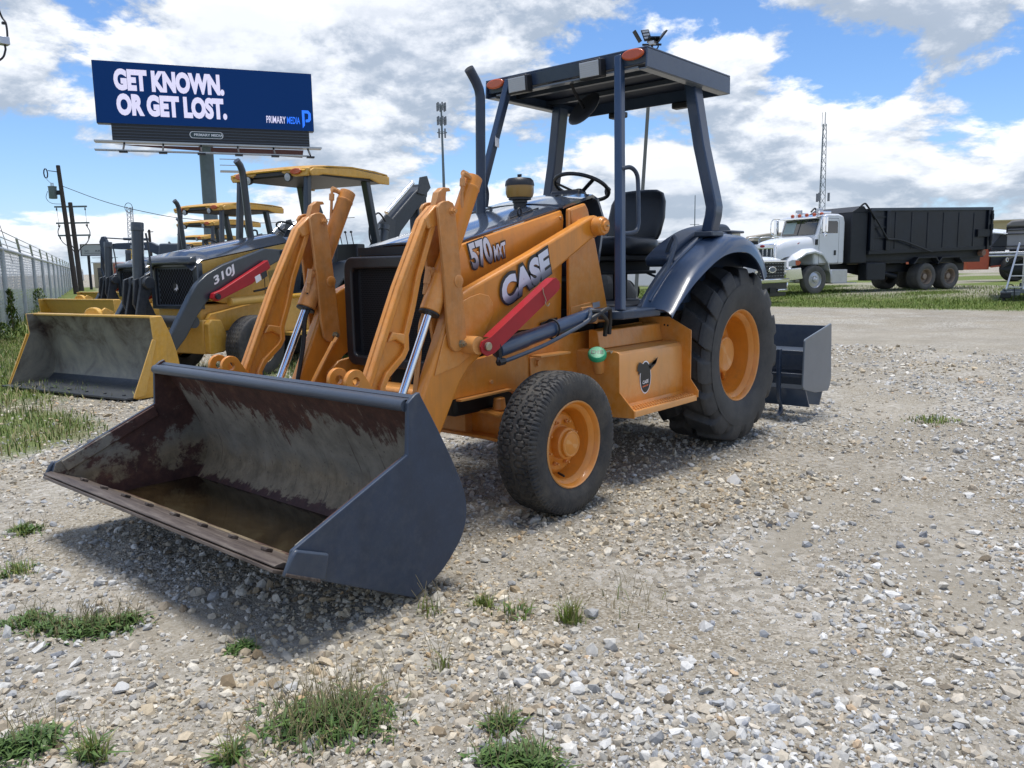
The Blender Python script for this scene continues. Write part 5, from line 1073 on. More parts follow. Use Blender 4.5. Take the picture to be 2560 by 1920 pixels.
JHOOD = mat('dark_grey_hood_paint', (.04, .05, .068), .14, coat=.9, var=.06)
def jsteel():
    M, t, b, L = nodemat('dusty_bucket_steel'); tc = N('ShaderNodeTexCoord', t)
    n1 = N('ShaderNodeTexNoise', t, ins={'Scale': 2.2, 'Detail': 10, 'Roughness': .7, 'Distortion': .5}); L(tc.outputs['Object'], n1.inputs['Vector'])
    sp = N('ShaderNodeSeparateXYZ', t); L(tc.outputs['Object'], sp.inputs[0]); hz = N('ShaderNodeMapRange', t, ins={1: .5, 2: .85, 3: .05, 4: -.06}); L(sp.outputs[2], hz.inputs[0])
    ad = N('ShaderNodeMath', t, operation='ADD'); L(n1.outputs['Fac'], ad.inputs[0]); L(hz.outputs[0], ad.inputs[1])
    rp = ramp(t, [(.36, (.05, .032, .026)), (.44, (.13, .115, .09)), (.55, (.21, .20, .165)), (.7, (.30, .28, .21))]); L(ad.outputs[0], rp.inputs[0]); L(rp.outputs[0], b.inputs['Base Color']); b.inputs['Roughness'].default_value = .65
    return M
JSTEEL = jsteel()
J1 = backhoe(); J1['label'] = 'yellow and black backhoe loader nearest behind the orange tractor, bucket on the ground'
JL = ['second yellow backhoe loader in the row, just beyond the nearest one', 'third yellow backhoe loader in the row, its canopy seen under the second', 'fourth yellow backhoe loader in the row, far off beside the fence', 'last yellow backhoe loader in the row, farthest from the orange tractor']
for (dx, dy), lb in zip(((-2.33, -6.35), (-5.1, -11.7), (-9.6, -20.5), (-13.2, -28.5)), JL):
    c = copy_tree(J1); c.location = (.137+dx, -6.617+dy, 0); c['label'] = lb
    if lb.startswith('second') or lb.startswith('third'):
        for ch in c.children:
            if ch.name.startswith('bucket') and ch.type == 'MESH' and ch.name.split('.')[0] == 'bucket':
                ch.data = ch.data.copy(); ch.data.materials[1] = GOLD
                for g_ in ch.children:
                    if g_.name.startswith('side_plate'): g_.data = g_.data.copy(); g_.data.materials[1] = GOLD

# ------------------------------------------------------------------ billboard
def emis(name, col, e):
    M, t, b, L = nodemat(name); b.inputs['Base Color'].default_value = (*col, 1); b.inputs['Emission Color'].default_value = (*col, 1); b.inputs['Emission Strength'].default_value = e; b.inputs['Roughness'].default_value = .5; return M
def billboard():
    B = thing('billboard', 'dark blue digital billboard on a single grey column above the backhoes', 'billboard', (-24.3, -49.35, 0), math.atan2(.481, -.877))
    W2 = 6.96; z0, z1 = 11.10, 15.05
    scr = emis('lit_blue_screen', (.003, .024, .105), .30); scr.node_tree.nodes['Principled BSDF'].inputs['Specular IOR Level'].default_value = .1; wht = emis('lit_white_print', (.62, .58, .74), .42); blu = emis('lit_blue_print', (.02, .16, .85), .5)
    obj('cabinet', box((-W2, .06, z0), (W2, .75, z1)), NAVYM, B, bevel=.03)
    s = obj('screen', box((-W2+.03, 0, z0+.03), (W2-.03, .058, z1-.03)), scr, B)
    H = z1-z0; Wd = 2*W2
    def tx(body, fx0, fx1, fy0, fy1, m_, off): letters('screen_letters', body, (-W2+fx0*Wd, -.012, z0+fy0*H), (1,0,0), (0,0,1), (fx1-fx0)*Wd, (fy1-fy0)*H, m_, s, off=off)
    tx('GET KNOWN.', .088, .577, .535, .885, wht, .062); tx('OR GET LOST.', .092, .583, .135, .490, wht, .062)
    tx('PRIMARY', .768, .862, .118, .238, wht, .012); tx('MEDIA', .868, .932, .118, .238, blu, .012)
    P = lambda a, c: (-W2+a*Wd, z0+c*H)
    obj('screen_logo', prism([P(.943, .36), P(.975, .36), P(.987, .31), P(.987, .20), P(.977, .16), P(.960, .155), P(.960, .20), P(.973, .21), P(.975, .29), P(.970, .31), P(.955, .31), P(.955, .10), P(.944, .05)], 'y', -.014, -.004), blu, s, flat=True)
    obj('skirt', box((-W2+.85, .12, 10.05), (W2-.35, .70, 11.09)), BLACKP, B)
    for k in range(5): obj('skirt_rib', box((-W2+.85, .08, 10.15+k*.19), (W2-.35, .119, 10.20+k*.19)), NAVYM, B)
    pl = circ((-.35+.95, 10.58), .19, 8, -math.pi/2, math.pi/2)+circ((-.35-.75, 10.58), .19, 8, math.pi/2, 1.5*math.pi)
    obj('plate_border', prism([(-.10+(a_+.10)*1.04, 10.58+(c_-10.58)*1.18) for a_, c_ in pl], 'y', .06, .0785), WHITED, B)
    obj('name_plate', prism(pl, 'y', .05, .0595), mat('name_plate_green', (.02,.045,.05), .4), B)
    letters('plate_letters', 'PRIMARY MEDIA', (-1.05, .045, 10.50), (1,0,0), (0,0,1), 1.85, .17, WHITED, B, off=.02)
    obj('catwalk', box((-W2-.15, -.95, 9.80), (W2+.35, -.10, 9.90)), STEELG, B)
    obj('valance', prism([(-W2+1.0, 9.79), (W2-.8, 9.79), (W2-.9, 9.28), (0, 9.5), (-W2+2.2, 9.72)], 'y', .1, .2), mat('dull_red_steel', (.12,.05,.05), .6), B)
    obj('light_rail', join(box((-W2-.05, -1.75, 9.10), (W2-.7, -1.62, 9.22)), box((-W2-.05, -2.0, 9.12), (W2-.7, -1.92, 9.19))), STEELG, B)
    for k in range(6):
        x = -W2+1.6+k*2.35; obj('light_bracket', join(bar((x, -.5, 9.8), (x, -1.8, 9.2), .10, .10), box((x-.25, -2.05, 9.02), (x+.25, -1.6, 9.12))), DIRTYBLK, B)
    obj('column', lathe([(.52, 0), (.52, 4.8), (.47, 4.82), (.47, 10.0)], (-.35, .45, 0), (0,0,1), 28), GREYC, B)
    obj('ladder_cage', join(*[bar((x, -.9, 8.2), (x, -.9, 9.8), .06, .06) for x in (.45, .75, 1.5, 1.8)], box((.45, -1.35, 8.05), (1.9, -.5, 8.12)), *[bar((.45, -.9, 8.5+k*.4), (1.8, -.9, 8.5+k*.4), .05, .05) for k in range(3)]), STEELG, B)
billboard()

# ------------------------------------------------------------------ fence
def fence_fabric():
    M, t, b, L = nodemat('woven_fence_fabric'); b.inputs['Base Color'].default_value = (.50, .53, .57, 1); b.inputs['Roughness'].default_value = .6
    tc = N('ShaderNodeTexCoord', t); sp = N('ShaderNodeSeparateXYZ', t); L(tc.outputs['Object'], sp.inputs[0])
    n = N('ShaderNodeTexNoise', t, ins={'Scale': 2.2, 'Detail': 5, 'Roughness': .7}); L(tc.outputs['Object'], n.inputs['Vector'])
    def m(op, a, c=None):
        q = N('ShaderNodeMath', t, operation=op)
        for i, v in enumerate((a, c)):
            if v is None: continue
            if isinstance(v, (int, float)): q.inputs[i].default_value = v
            else: L(v, q.inputs[i])
        return q.outputs[0]
    zz = m('ADD', sp.outputs[2], m('MULTIPLY', n.outputs['Fac'], .12))
    ln = m('LESS_THAN', m('FRACT', m('MULTIPLY', zz, 13.)), .42)
    vr = m('LESS_THAN', m('FRACT', m('MULTIPLY', sp.outputs[0], 9.)), .28)
    top = N('ShaderNodeMapRange', t, ins={1: 1.0, 2: 1.7, 3: .92, 4: .42}); L(sp.outputs[2], top.inputs[0])
    al = m('MAXIMUM', m('MULTIPLY', m('MAXIMUM', ln, vr), 1.0), m('MULTIPLY', m('GREATER_THAN', n.outputs['Fac'], .46), top.outputs[0]))
    al = m('MULTIPLY', m('MAXIMUM', al, .12), .62)
    L(al, b.inputs['Alpha']); return M
def fence():
    F = thing('fence', 'long galvanised mesh fence with slanted barbed wire arms beside the backhoes', 'fence', (float(FO[0]), float(FO[1]), 0), math.atan2(FD[1], FD[0]))
    fab = fence_fabric(); L_ = 190.
    hT = 1.93
    x = -3.2; k = 0
    while x < L_:
        st = 5.6 if x < 60 else 11.2
        obj('post', cyl((x, 0, -.05), (x, 0, hT+.03), .052, n=10), FENCEM, F)
        obj('wire_arm', bar((x, 0, hT), (x-.95, .0, hT+.42), .05, .06, (0,1,0)), FENCEM, F)
        obj('mesh_panel', box((x, .050, .02), (x+st, .056, hT)), fab, F, flat=True)
        for q in range(1, 2): pass
        x += st; k += 1
    obj('top_rail', cyl((-3.2, 0, hT), (L_, 0, hT), .045, n=10), FENCEM, F)
    for a_ in (.12, .27, .42): obj('barbed_wire', cyl((-3.2, 0, hT+a_), (L_, 0, hT+a_+.01), .012, n=5), STEELG, F)
fence()

# ------------------------------------------------------------------ poles, wires and towers
def upole(name, label, base, top, r0, r1, arms=(), extra=None, cat='utility pole'):
    O = thing(name, label, cat, (base[0], base[1], 0)); b0 = np.array([base[0], base[1], 0.])
    d = np.array(top)-np.array([base[0], base[1], base[2]]); g = np.array(base)-d*(base[2]/d[2]) if base[2] else np.array(base)
    O.location = tuple(g); tp = np.array(top)-g
    obj('pole', cyl((0,0,-.1), tuple(tp), r0, r1, 12), WOOD, O)
    return O, g, tp
O, g, tp = upole('utility_pole', 'leaning dark wooden utility pole with a grey transformer above the fence', (-17.01, -55.62, 1.98), (-17.18, -56.91, 8.68), .17, .13)
tc_ = tp*.79+np.array([.42, -.42, 0]); 
trf = obj('transformer', lathe([(.0, -.42), (.24, -.40), (.26, -.36), (.26, .34), (.28, .36), (.28, .42), (.10, .46), (0, .46)], tuple(tc_), (0,0,1), 20), mat('transformer_grey', (.12,.16,.17), .5), O)
obj('bushing', join(*[cyl(tuple(tc_+np.array([a_, b_, .42])), tuple(tc_+np.array([a_, b_, .66])), .035) for a_, b_ in ((.08, .05), (-.08, -.05))]), STEELG, trf)
obj('transformer_bracket', bar(tuple(tc_), tuple(tp*.79), .08, .3), DIRTYBLK, O)
obj('cutout_fuse', join(tube([tuple(tp*.94+np.array([.62+.12*math.cos(q), -.62, .32*math.sin(q)])) for q in np.linspace(0, 6.28, 11)[:-1]], .04, 6, True), bar(tuple(tp*.95), tuple(tp*.95+np.array([.5, -.5, .1])), .05, .05)), DIRTYBLK, O)
obj('drop_wire', tube(smooth([tuple(tp*.93+np.array([.60, -.62, -.3])), tuple(tp*.86+np.array([.5, -.5, .1])), tuple(tc_+np.array([0, 0, .6]))], 6), .014, 5), BLACKM, O)
obj('transformer_lead', tube(smooth([tuple(tc_+np.array([.25, -.2, .1])), tuple(tc_+np.array([.34, -.3, -.35])), tuple(tc_+np.array([.1, -.1, -.7])), tuple(tp*.70)], 6), .016, 5), BLACKM, O)
O2, g2, tp2 = upole('utility_pole', 'utility pole with three crossarms and looping cables behind the leaning pole', (-21.41, -65.93, 1.82), (-21.59, -66.88, 7.05), .20, .16)
ad = np.array([.65, -.76, 0]); ad /= np.linalg.norm(ad)
for f_, w_ in ((.955, 1.30), (.77, 1.33), (.63, 1.30)):
    c_ = tp2*f_; a_ = obj('crossarm', bar(tuple(c_-ad*w_), tuple(c_+ad*w_), .12, .13), GREYC, O2)
    for q in (-1.15, .55, 1.15): obj('insulator', lathe([(.04, 0), (.07, .06), (.04, .12), (.06, .18), (0, .24)], tuple(c_+ad*q-np.array([0, 0, .3])), (0,0,1), 8), DIRTYBLK, a_)
for q in (-1.15, .55, 1.15):
    obj('loop_cable', tube(smooth([tuple(tp2*.75+ad*q*.9), tuple(tp2*.66+ad*q*1.12), tuple(tp2*.55+ad*q*.85), tuple(tp2*.46+ad*q*.2), tuple(tp2*.3+ad*q*.08), tuple(tp2*.05+ad*q*.12)], 6), .035, 6), BLACKM, O2)
    obj('riser_cable', cyl(tuple(tp2*.92+ad*q), tuple(tp2*.78+ad*q*.98), .015, n=5), BLACKM, O2)
O3, g3, tp3 = upole('utility_pole', 'small distant utility pole seen over the hood of the nearest backhoe', (-51.5, -116.58, 4.13), (-51.73, -117.12, 7.72), .22, .18)
a_ = obj('crossarm', bar(tuple(tp3*.62-ad*1.6), tuple(tp3*.62+ad*1.6), .14, .14), WOOD, O3)
obj('crossarm', bar(tuple(tp3*.96-ad*.6), tuple(tp3*.96+ad*.3), .12, .12), WOOD, O3)
wire = obj('overhead_wire', tube(smooth([(-17.16, -56.75, 7.35), (-18.9, -54.2, 6.2), (-20.6, -52.0, 5.45), (-22.5, -49.95, 4.95), (-26, -46.3, 4.6), (-30.5, -42, 4.9)], 8), .022, 5), BLACKM)
tag(wire, 'sagging overhead wire running right from the leaning utility pole', 'wire')
lp = obj('wire_loop', tube([(-19.9+.26*math.cos(q)*.65, -52.85+.26*math.cos(q)*-.75, 5.75+.32*math.sin(q)) for q in np.linspace(0, 6.28, 17)[:-1]], .02, 5, True), BLACKM)
tag(lp, 'spare coil of cable hanging on the overhead wire', 'cable coil')
gw = obj('guy_wire', cyl((-8.35, -44.9, 9.4), (-8.96, -41.8, 1.9), .016, n=5), BLACKM); tag(gw, 'thin guy wire slanting down behind the mesh fence at the left edge', 'wire')
# cable with a grey box hanging into the top left corner
hc = thing('hanging_cable', 'drooping black cable with a small grey junction box in the top left corner', 'cable', (2.05, -7.08, 3.6))
obj('cable', tube(smooth([(.30, .30, 1.6), (.12, .10, .95), (-.01, -.04, .61), (-.04, .01, .50), (-.03, .04, .33), (-.005, .025, .26), (0, .03, .20), (.05, 0, .10), (.22, -.2, .02), (.6, -.5, .1), (1.2, -.9, .9)], 6), .011, 8), RUBBER, hc)
obj('junction_box', box((-.045, -.03, .26), (.055, .07, .345)), ALU, hc, bevel=.006)
obj('cable_clamp', box((-.03, -.005, .485), (.0, .03, .51)), RUBBER, hc)
cm = thing('cell_tower', 'slim grey cell phone monopole with antenna panels right of the billboard', 'tower', (-80.6, -83.8, 0))
obj('mast', lathe([(.34, 0), (.22, 13.2), (.12, 25.2)], (0,0,0), (-.045, -.055, 1), 14), GREYC, cm)
for z_, n_ in ((25., 6), (23., 6), (21.2, 4)):
    for k in range(n_):
        a_ = k*2*math.pi/n_; c_ = np.array([-.0437*z_, -.053*z_, 0])+np.array([.62*math.cos(a_), .62*math.sin(a_), 0])
        obj('antenna_panel', box((c_[0]-.09, c_[1]-.09, z_-.7), (c_[0]+.09, c_[1]+.09, z_+.5)), mat('antenna_grey', (.16,.18,.20), .5), cm)
    obj('antenna_ring', tube([(-.0437*z_+.7*math.cos(q), -.053*z_+.7*math.sin(q), z_) for q in np.linspace(0, 6.28, 13)[:-1]], .06, 5, True), GREYC, cm)
def lattice(name, label, base, H, w0, w1, lean, m_):
    O = thing(name, label, 'tower', (base[0], base[1], 0)); n_ = 18
    P = lambda z, k: (lean[0]*z+(w0+(w1-w0)*z/H)*math.cos(k*2.094), lean[1]*z+(w0+(w1-w0)*z/H)*math.sin(k*2.094), z)
    for k in range(3): obj('leg', tube([P(H*i/6, k) for i in range(7)], .075, 5), m_, O)
    for k in range(3): obj('lacing', join(*[cyl(P(H*i/n_, k), P(H*(i+1)/n_, (k+1) % 3), .032, n=4) for i in range(n_)], *[cyl(P(H*i/n_, (k+1) % 3), P(H*(i+1)/n_, k), .032, n=4) for i in range(n_)]), m_, O, kind='stuff')
    return O, P
lt, P = lattice('lattice_tower', 'grey lattice communications tower above the white truck cab', (-177., -63.6), 31., 1.0, .45, (-.143*0, 0), GREYC)
for z_ in (15.5,): 
    for k in range(3): q = P(z_, k); obj('antenna_panel', box((q[0]*2-.2, q[1]*2-.2, z_-1), (q[0]*2+.2, q[1]*2+.2, z_+.8)), mat('antenna_grey', (.16,.18,.20), .5), lt)
for q in ((.3, .2), (-.4, .1), (0, -.5)): obj('whip_antenna', cyl((q[0], q[1], 30.5), (q[0], q[1], 33.5), .05, n=5), GREYC, lt)
lattice('lattice_mast', 'pale lattice crane mast standing far behind the row of backhoes', (-63.3, -148.9), 13.5, .75, .55, (-.03, -.02), mat('pale_steel', (.34,.37,.40), .6))
rp_ = thing('radio_mast', 'thin distant radio mast left of the white truck', 'mast', (-150, -80, 0)); obj('mast', cyl((0,0,0), (0,0,15.5), .16, .08, 6), GREYC, rp_); obj('mast_arm', bar((-.7, .7, 9.5), (.7, -.7, 9.5), .1, .1), GREYC, rp_)
# solar lamp on a leaning grey pole behind the seat
sl = thing('solar_lamp', 'leaning grey pole with three solar floodlight panels rising behind the canopy', 'lamp post', (-6.38, -4.18, 0))
d_ = np.array([-.166, -.0324, 1.])
obj('pole', cyl((0,0,0), tuple(d_*5.02), .033, .030, 12), mat('grey_olive_pole', (.10,.11,.10), .6), sl)
C_ = d_*5.06; Rv = np.array([-.655, .756, 0]); Nv = np.array([.756, .655, 0]); Uv = np.array([0, 0, 1.])
obj('lamp_bracket', join(cyl(tuple(C_-Uv*.06), tuple(C_+Uv*.10), .02, n=8), bar(tuple(C_-Rv*.17+Uv*.03), tuple(C_+Rv*.16+Uv*.03), .03, .03)), BLACKM, sl)
def slab(c, u, v, w, h, t): 
    n_ = np.cross(u, v); n_ /= np.linalg.norm(n_); V = [c+u*w/2*a_+v*h/2*b_+n_*t/2*k for k in (-1, 1) for a_, b_ in ((-1,-1),(1,-1),(1,1),(-1,1))]; return arr(V), [(0,3,2,1),(4,5,6,7),(0,1,5,4),(1,2,6,5),(2,3,7,6),(3,0,4,7)]
def nrm(v): v = np.array(v, float); return v/np.linalg.norm(v)
h1 = C_-Rv*.10+Uv*.185; vv = nrm(Uv*.95-Rv*.32+Nv*-.1); uu = nrm(Rv*.95+Uv*.1)
hd = obj('lamp_head', slab(h1, uu, vv, .135, .20, .025), BLACKP, sl, bevel=.006)
for k in (-.055, .0, .055): obj('led_window', slab(h1+vv*k+np.cross(uu, vv)*.014+vv*.01, uu, vv, .105, .035, .004), LENS, hd)
obj('lamp_head', slab(C_-Rv*.26+Uv*.17, nrm(Nv+Rv*.2), nrm(Uv*.85-Rv*.52), .13, .22, .02), BLACKP, sl, bevel=.005)
obj('lamp_head', slab(C_+Rv*.16+Uv*.16, nrm(Nv+Rv*.25), nrm(Uv*.78+Rv*.62), .13, .24, .03), BLACKP, sl, bevel=.006)
obj('lamp_arm', tube(smooth([tuple(C_+Rv*.02-Uv*.06), tuple(C_+Rv*.10-Uv*.02), tuple(C_+Rv*.10+Uv*.08)], 5), .012, 6), BLACKM, sl)
obj('solar_panel', slab(C_+Rv*.02+Uv*.115, Rv, nrm(Nv*.9+Uv*.35), .20, .16, .02), GLASSD, sl)
obj('control_box', box(tuple(C_+np.array([-.06, -.05, .02])), tuple(C_+np.array([.05, .06, .09]))), ALU, sl, bevel=.008)

# ------------------------------------------------------------------ roadside signs and buildings far left
def board(name, label, c, w, h, t_, m_, rz, legs, cat='sign'):
    O = thing(name, label, cat, (c[0], c[1], 0), rz)
    obj('panel', box((-w/2, -t_/2, c[2]-h/2), (w/2, t_/2, c[2]+h/2)), m_, O)
    for x in legs: obj('post', cyl((x, 0, 0), (x, 0, c[2]-h/2), .12, n=8), DIRTYBLK, O)
    return O
RZ = math.atan2(.756, -.655)
b1 = board('roadside_sign', 'pale rectangular roadside sign partly hidden behind the excavator arm', (-24.6, -70.35, 3.40), 2.35, .98, .2, mat('pale_sign', (.40,.42,.42), .6), RZ, (-.6, .6))
obj('panel_frame', ring([(-1.2, 2.89), (1.2, 2.89), (1.2, 3.91), (-1.2, 3.91)], [(-1.13, 2.95), (1.13, 2.95), (1.13, 3.85), (-1.13, 3.85)], 'y', -.14, -.10), DIRTYBLK, b1)
letters('sign_letters', 'SC     KREE', (-.85, -.112, 3.22), (1,0,0), (0,0,1), 1.75, .17, BLACKD, b1, off=.0)
obj('sign_rule', box((-.9, -.115, 3.10), (.95, -.111, 3.125)), BLACKD, b1)
b2 = board('vertical_sign', 'tall yellow vertical sign with black letters between the cylinders', (-31.1, -78.2, 3.24), .44, 1.0, .15, mat('yellow_sign', (.55,.36,.03), .5), RZ, (0,))
for k, ch in enumerate('DERS'): letters('sign_letters', ch, (-.09, -.08, 3.52-k*.235), (1,0,0), (0,0,1), .18, .16, BLACKD, b2, off=.03)
b3 = board('low_sign', 'white low sign with purple letters beneath the yellow vertical sign', (-31.05, -78.05, 2.52), 1.0, .36, .1, WHITEP, RZ, (-.3, .3)); letters('sign_letters', 'PIEN', (-.28, -.055, 2.44), (1,0,0), (0,0,1), .7, .2, mat('purple_print', (.08,.02,.16), .5), b3, off=.02)
hs = thing('shop_building', 'low cream and red shop building glimpsed far behind the excavator arm', 'building', (-27.6, -76.5, 0), RZ)
obj('wall', box((-.8, 0, 0), (1.1, 4, 2.35)), mat('cream_wall', (.45,.38,.27), .7), hs); obj('wall', box((1.11, 0, 0), (2.4, 4, 2.2)), mat('red_wall', (.35,.09,.06), .7), hs); obj('roof', box((-.9, -.1, 2.351), (1.2, 4.1, 2.45)), WHITEP, hs); obj('door', box((-.4, -.03, 0), (.3, -.001, 1.9)), GLASSD, hs)
for k in range(4): obj('roof_railing', join(bar((-.8+k*.75, -.05, 2.45), (-.8+k*.75, -.05, 2.85), .04, .04)), DIRTYBLK, hs)
obj('railing_bar', bar((-.8, -.05, 2.84), (1.6, -.05, 2.84), .04, .04), DIRTYBLK, hs)
tb = thing('tan_building', 'tan metal warehouse seen between the black container and the boat', 'building', (-140, -23, 0), math.atan2(-.124, .993)+.2)
obj('wall', box((-20, -25, 0), (8, 9, 6.7)), TAN, tb); obj('roof', prism([(-25.3, 6.701), (9.3, 6.701), (9.3, 6.85), (-8, 7.0), (-25.3, 6.85)], 'x', -20.3, 8.3), TAN, tb)
for k in range(5): obj('window', box((8.001, -22+k*6.5, 2.0), (8.05, -19+k*6.5, 3.6)), GLASSD, tb)
# excavator with its arm folded over
ex = thing('excavator', 'dark excavator with its lettered arm reaching down beside the mesh fence', 'excavator', (-7.6, -24.6, 0), math.atan2(-26.0+25.09, -6.62+7.40))
def xl(p): # arm plane coordinates: (along, z)
    return p
bm = obj('boom', prism([(-1.2, 1.3), (-.9, 2.05), (-.2, 2.38), (.95, 2.36), (1.35, 2.30), (1.32, 2.18), (.9, 2.15), (.0, 2.13), (-.6, 1.85), (-.9, 1.2)], 'y', -.10, .10), NAVYM, ex, bevel=.012)
obj('boom_cylinder', join(cyl((-.1, 0, 2.47), (.75, 0, 2.50), .045), cyl((.75, 0, 2.50), (1.42, 0, 2.55), .022)), NAVYM, bm)
letters('arm_letters', 'DEERE', (.0, .102, 2.18), (1,0,0), (0,0,1), .50, .085, WHITED, bm, off=.02)
st = obj('dipper_stick', prism([(1.30, 2.40), (1.38, 2.60), (1.48, 2.58), (1.56, 2.42), (1.50, 1.95), (1.36, 1.25), (1.24, 1.25), (1.28, 1.9)], 'y', -.09, .09), NAVYM, ex, bevel=.012)
obj('bucket', prism([(1.38, 1.20), (1.18, 1.20), (1.10, .95), (1.15, .72), (1.40, .70), (1.62, .86), (1.58, .98), (1.40, .95), (1.36, 1.05)], 'y', -.28, .28), NAVYM, ex, bevel=.012)
obj('bucket_cylinder', join(cyl((1.55, 0, 2.2), (1.60, 0, 1.5), .03), bar((1.60, 0, 1.5), (1.50, 0, 1.05), .05, .05)), NAVYM, st)
obj('hose', tube(smooth([(1.05, .11, 2.34), (1.30, .14, 2.02), (1.12, .14, 1.86), (1.40, .12, 1.72), (1.52, .11, 1.9)], 6), .016, 6), RUBBER, st)
obj('body', join(box((-2.3, -.75, .62), (-.6, .75, 1.45)), prism([(-1.6, 1.45), (-1.5, 2.3), (-.75, 2.3), (-.6, 1.45)], 'y', -.1, .7)), NAVYM, ex, bevel=.05)
for s in (1, -1): obj('track', prism(circ((-2.1, .3), .3, 10, math.pi/2, 1.5*math.pi)+circ((-.6, .3), .3, 10, -math.pi/2, math.pi/2), 'y', s*.62-.18, s*.62+.18), DIRTYBLK, ex)

# ------------------------------------------------------------------ white roll-off truck
def truck():
    K = thing('roll_off_truck', 'white conventional cab truck carrying a long dented black roll-off container', 'truck', (-24.613, -8.649, .15), R(-26))
    cabp = [(-.02, 1.05), (-.02, 1.72), (-.18, 2.20), (-.40, 2.83), (-.62, 2.90), (-1.15, 2.90), (-1.40, 2.82), (-1.47, 2.60), (-1.47, 1.08)]
    cb = obj('cab', prism(cabp, 'y', -1.0, 1.0), TRUCKW, K, bevel=.07, seg=3)
    for s in (1, -1):
        d = obj('door', mir(prism([(-.24, 1.15), (-.24, 2.15), (-.40, 2.72), (-1.12, 2.72), (-1.16, 2.6), (-1.16, 1.2), (-1.10, 1.12), (-.35, 1.12)], 'y', 1.0005, 1.012), s), TRUCKW, cb, bevel=.01)
        obj('window', mir(prism([(-.33, 2.20), (-.50, 2.64), (-1.05, 2.64), (-1.10, 2.58), (-1.10, 2.20)], 'y', 1.0125, 1.016), s), GLASSD, d, bevel=.004)
        obj('door_handle', mir(box((-1.04, 1.0125, 1.40), (-.94, 1.03, 1.58)), s), BLACKP, d, bevel=.01)
        obj('door_seam', mir(ring([(-.235, 1.10), (-.235, 2.16), (-.395, 2.735), (-1.13, 2.735), (-1.175, 2.6), (-1.175, 1.105)], [(-.25, 1.115), (-.25, 2.15), (-.405, 2.72), (-1.12, 2.72), (-1.16, 2.595), (-1.16, 1.12)], 'y', 1.0, 1.004), s), BLACKM, cb)
        mr = obj('mirror', mir(box((-.30, 1.20, 2.22), (-.18, 1.36, 2.78)), s), CHROME, K, bevel=.02)
        obj('mirror_arm', mir(tube(smooth([(-.40, 1.0, 2.76), (-.2, 1.18, 2.82), (-.05, 1.30, 2.78), (.0, 1.32, 2.5), (-.05, 1.30, 2.25), (-.2, 1.02, 2.12)], 4), .018, 6), s), CHROME, mr)
        obj('spot_mirror', mir(lathe([(0, 0), (.08, .02), (.08, .05), (0, .07)], (-.27, 1.28, 2.14), (1,0,0), 14), s), CHROME, mr)
        # fender sweeping over the front wheel
        rows = []
        for x, z, yo in ((1.12, .95, 1.02), (1.02, 1.16, 1.06), (.82, 1.36, 1.10), (.45, 1.56, 1.13), (.05, 1.62, 1.14), (-.32, 1.52, 1.14), (-.58, 1.25, 1.13), (-.74, .80, 1.12)):
            rows.append([(x, s*.55, z+.12), (x, s*.80, z+.09), (x, s*(yo-.10), z+.02), (x, s*yo, z-.07), (x, s*(yo-.01), z-.13)])
        obj('fender', thick(rows if s < 0 else [r_[::-1] for r_ in rows], .02), TRUCKW, K, ang=50)
        hl = obj('headlight', mir(prism([(1.20, 1.02), (1.22, 1.20), (1.05, 1.26), (.74, 1.24), (.66, 1.14), (.85, 1.04)], 'y', 1.055, 1.09), s), LENS, K, bevel=.02)
        obj('turn_signal', mir(prism([(.90, 1.06), (.92, 1.23), (.72, 1.22), (.66, 1.15), (.75, 1.06)], 'y', 1.091, 1.097), s), AMBER, hl)
        obj('bumper_end', mir(prism([(1.40, .93), (.62, .98), (.50, .55), (1.30, .50)], 'y', .98, 1.075), s), CHROME, K, bevel=.03)
        obj('step_tank', mir(box((-1.55, .72, .38), (-.74, 1.12, .88)), s), ALU, K, bevel=.03)
        obj('step_tread', mir(box((-1.95, .80, .36), (-.80, 1.18, .39)), s), ALU, K)
        obj('side_tank', mir(box((-3.42, .72, .43), (-2.46, 1.16, 1.10)), s), DIRTYBLK, K, bevel=.04)
        obj('hood_emblem', mir(prism([(.62, 1.80), (.30, 1.90), (.06, 1.90), (.10, 1.80), (.30, 1.76)], 'y', .775, .80), s), BLACKP, K)
        obj('hood_emblem_oval', mir(prism(circ((.46, 1.825), .13, 16, rb=.05), 'y', .8005, .81), s), RED, K)
        obj('cowl_vent', mir(box((-.17, .99, 1.78), (-.05, 1.02, 1.98)), s), BLACKP, K)
        for x in (0,): wheel('truck_wheel', K, (x, s*1.0, .52), s, .525, .29, .29, 'rib', .12, TFR, TFH, ALU, TYRET, 10, .14, na=120, nutr=.022)
        for x in (-5.62, -6.92):
            wheel('rear_truck_wheel', K, (x, s*.88, .53), s, .525, .55, .29, 'rib', .25, TRR, TRH, mat('brown_dusty_rim', (.30,.24,.19), .55, .3, var=.25, vscale=12), TYRET, 0, na=120)
            fo = [(x+.78, 1.02), (x+.55, 1.28), (x-.45, 1.30), (x-.66, 1.05)]
            obj('wheel_flare', mir(prism(fo+[(x-.60, 1.05), (x-.42, 1.25), (x+.52, 1.23), (x+.72, 1.0)], 'y', .62, 1.18), s), DIRTYBLK, K, bevel=.008)
        obj('marker_lamp', mir(box((-4.55, 1.185, 1.02), (-4.42, 1.20, 1.10)), s), AMBER, K)
    obj('windshield', prism([(-.1, 0), (0, 0)], 'y', 0, 1) if False else xf(box((-.012, -.86, 0), (.012, .86, .60)), Matrix.Translation((-.135, 0, 2.165)) @ Matrix.Rotation(R(-20), 4, 'Y')), GLASSD, cb, bevel=.004)
    obj('windshield_post', xf(box((.013, -.02, 0), (.02, .02, .60)), Matrix.Translation((-.135, 0, 2.165)) @ Matrix.Rotation(R(-20), 4, 'Y')), BLACKP, cb)
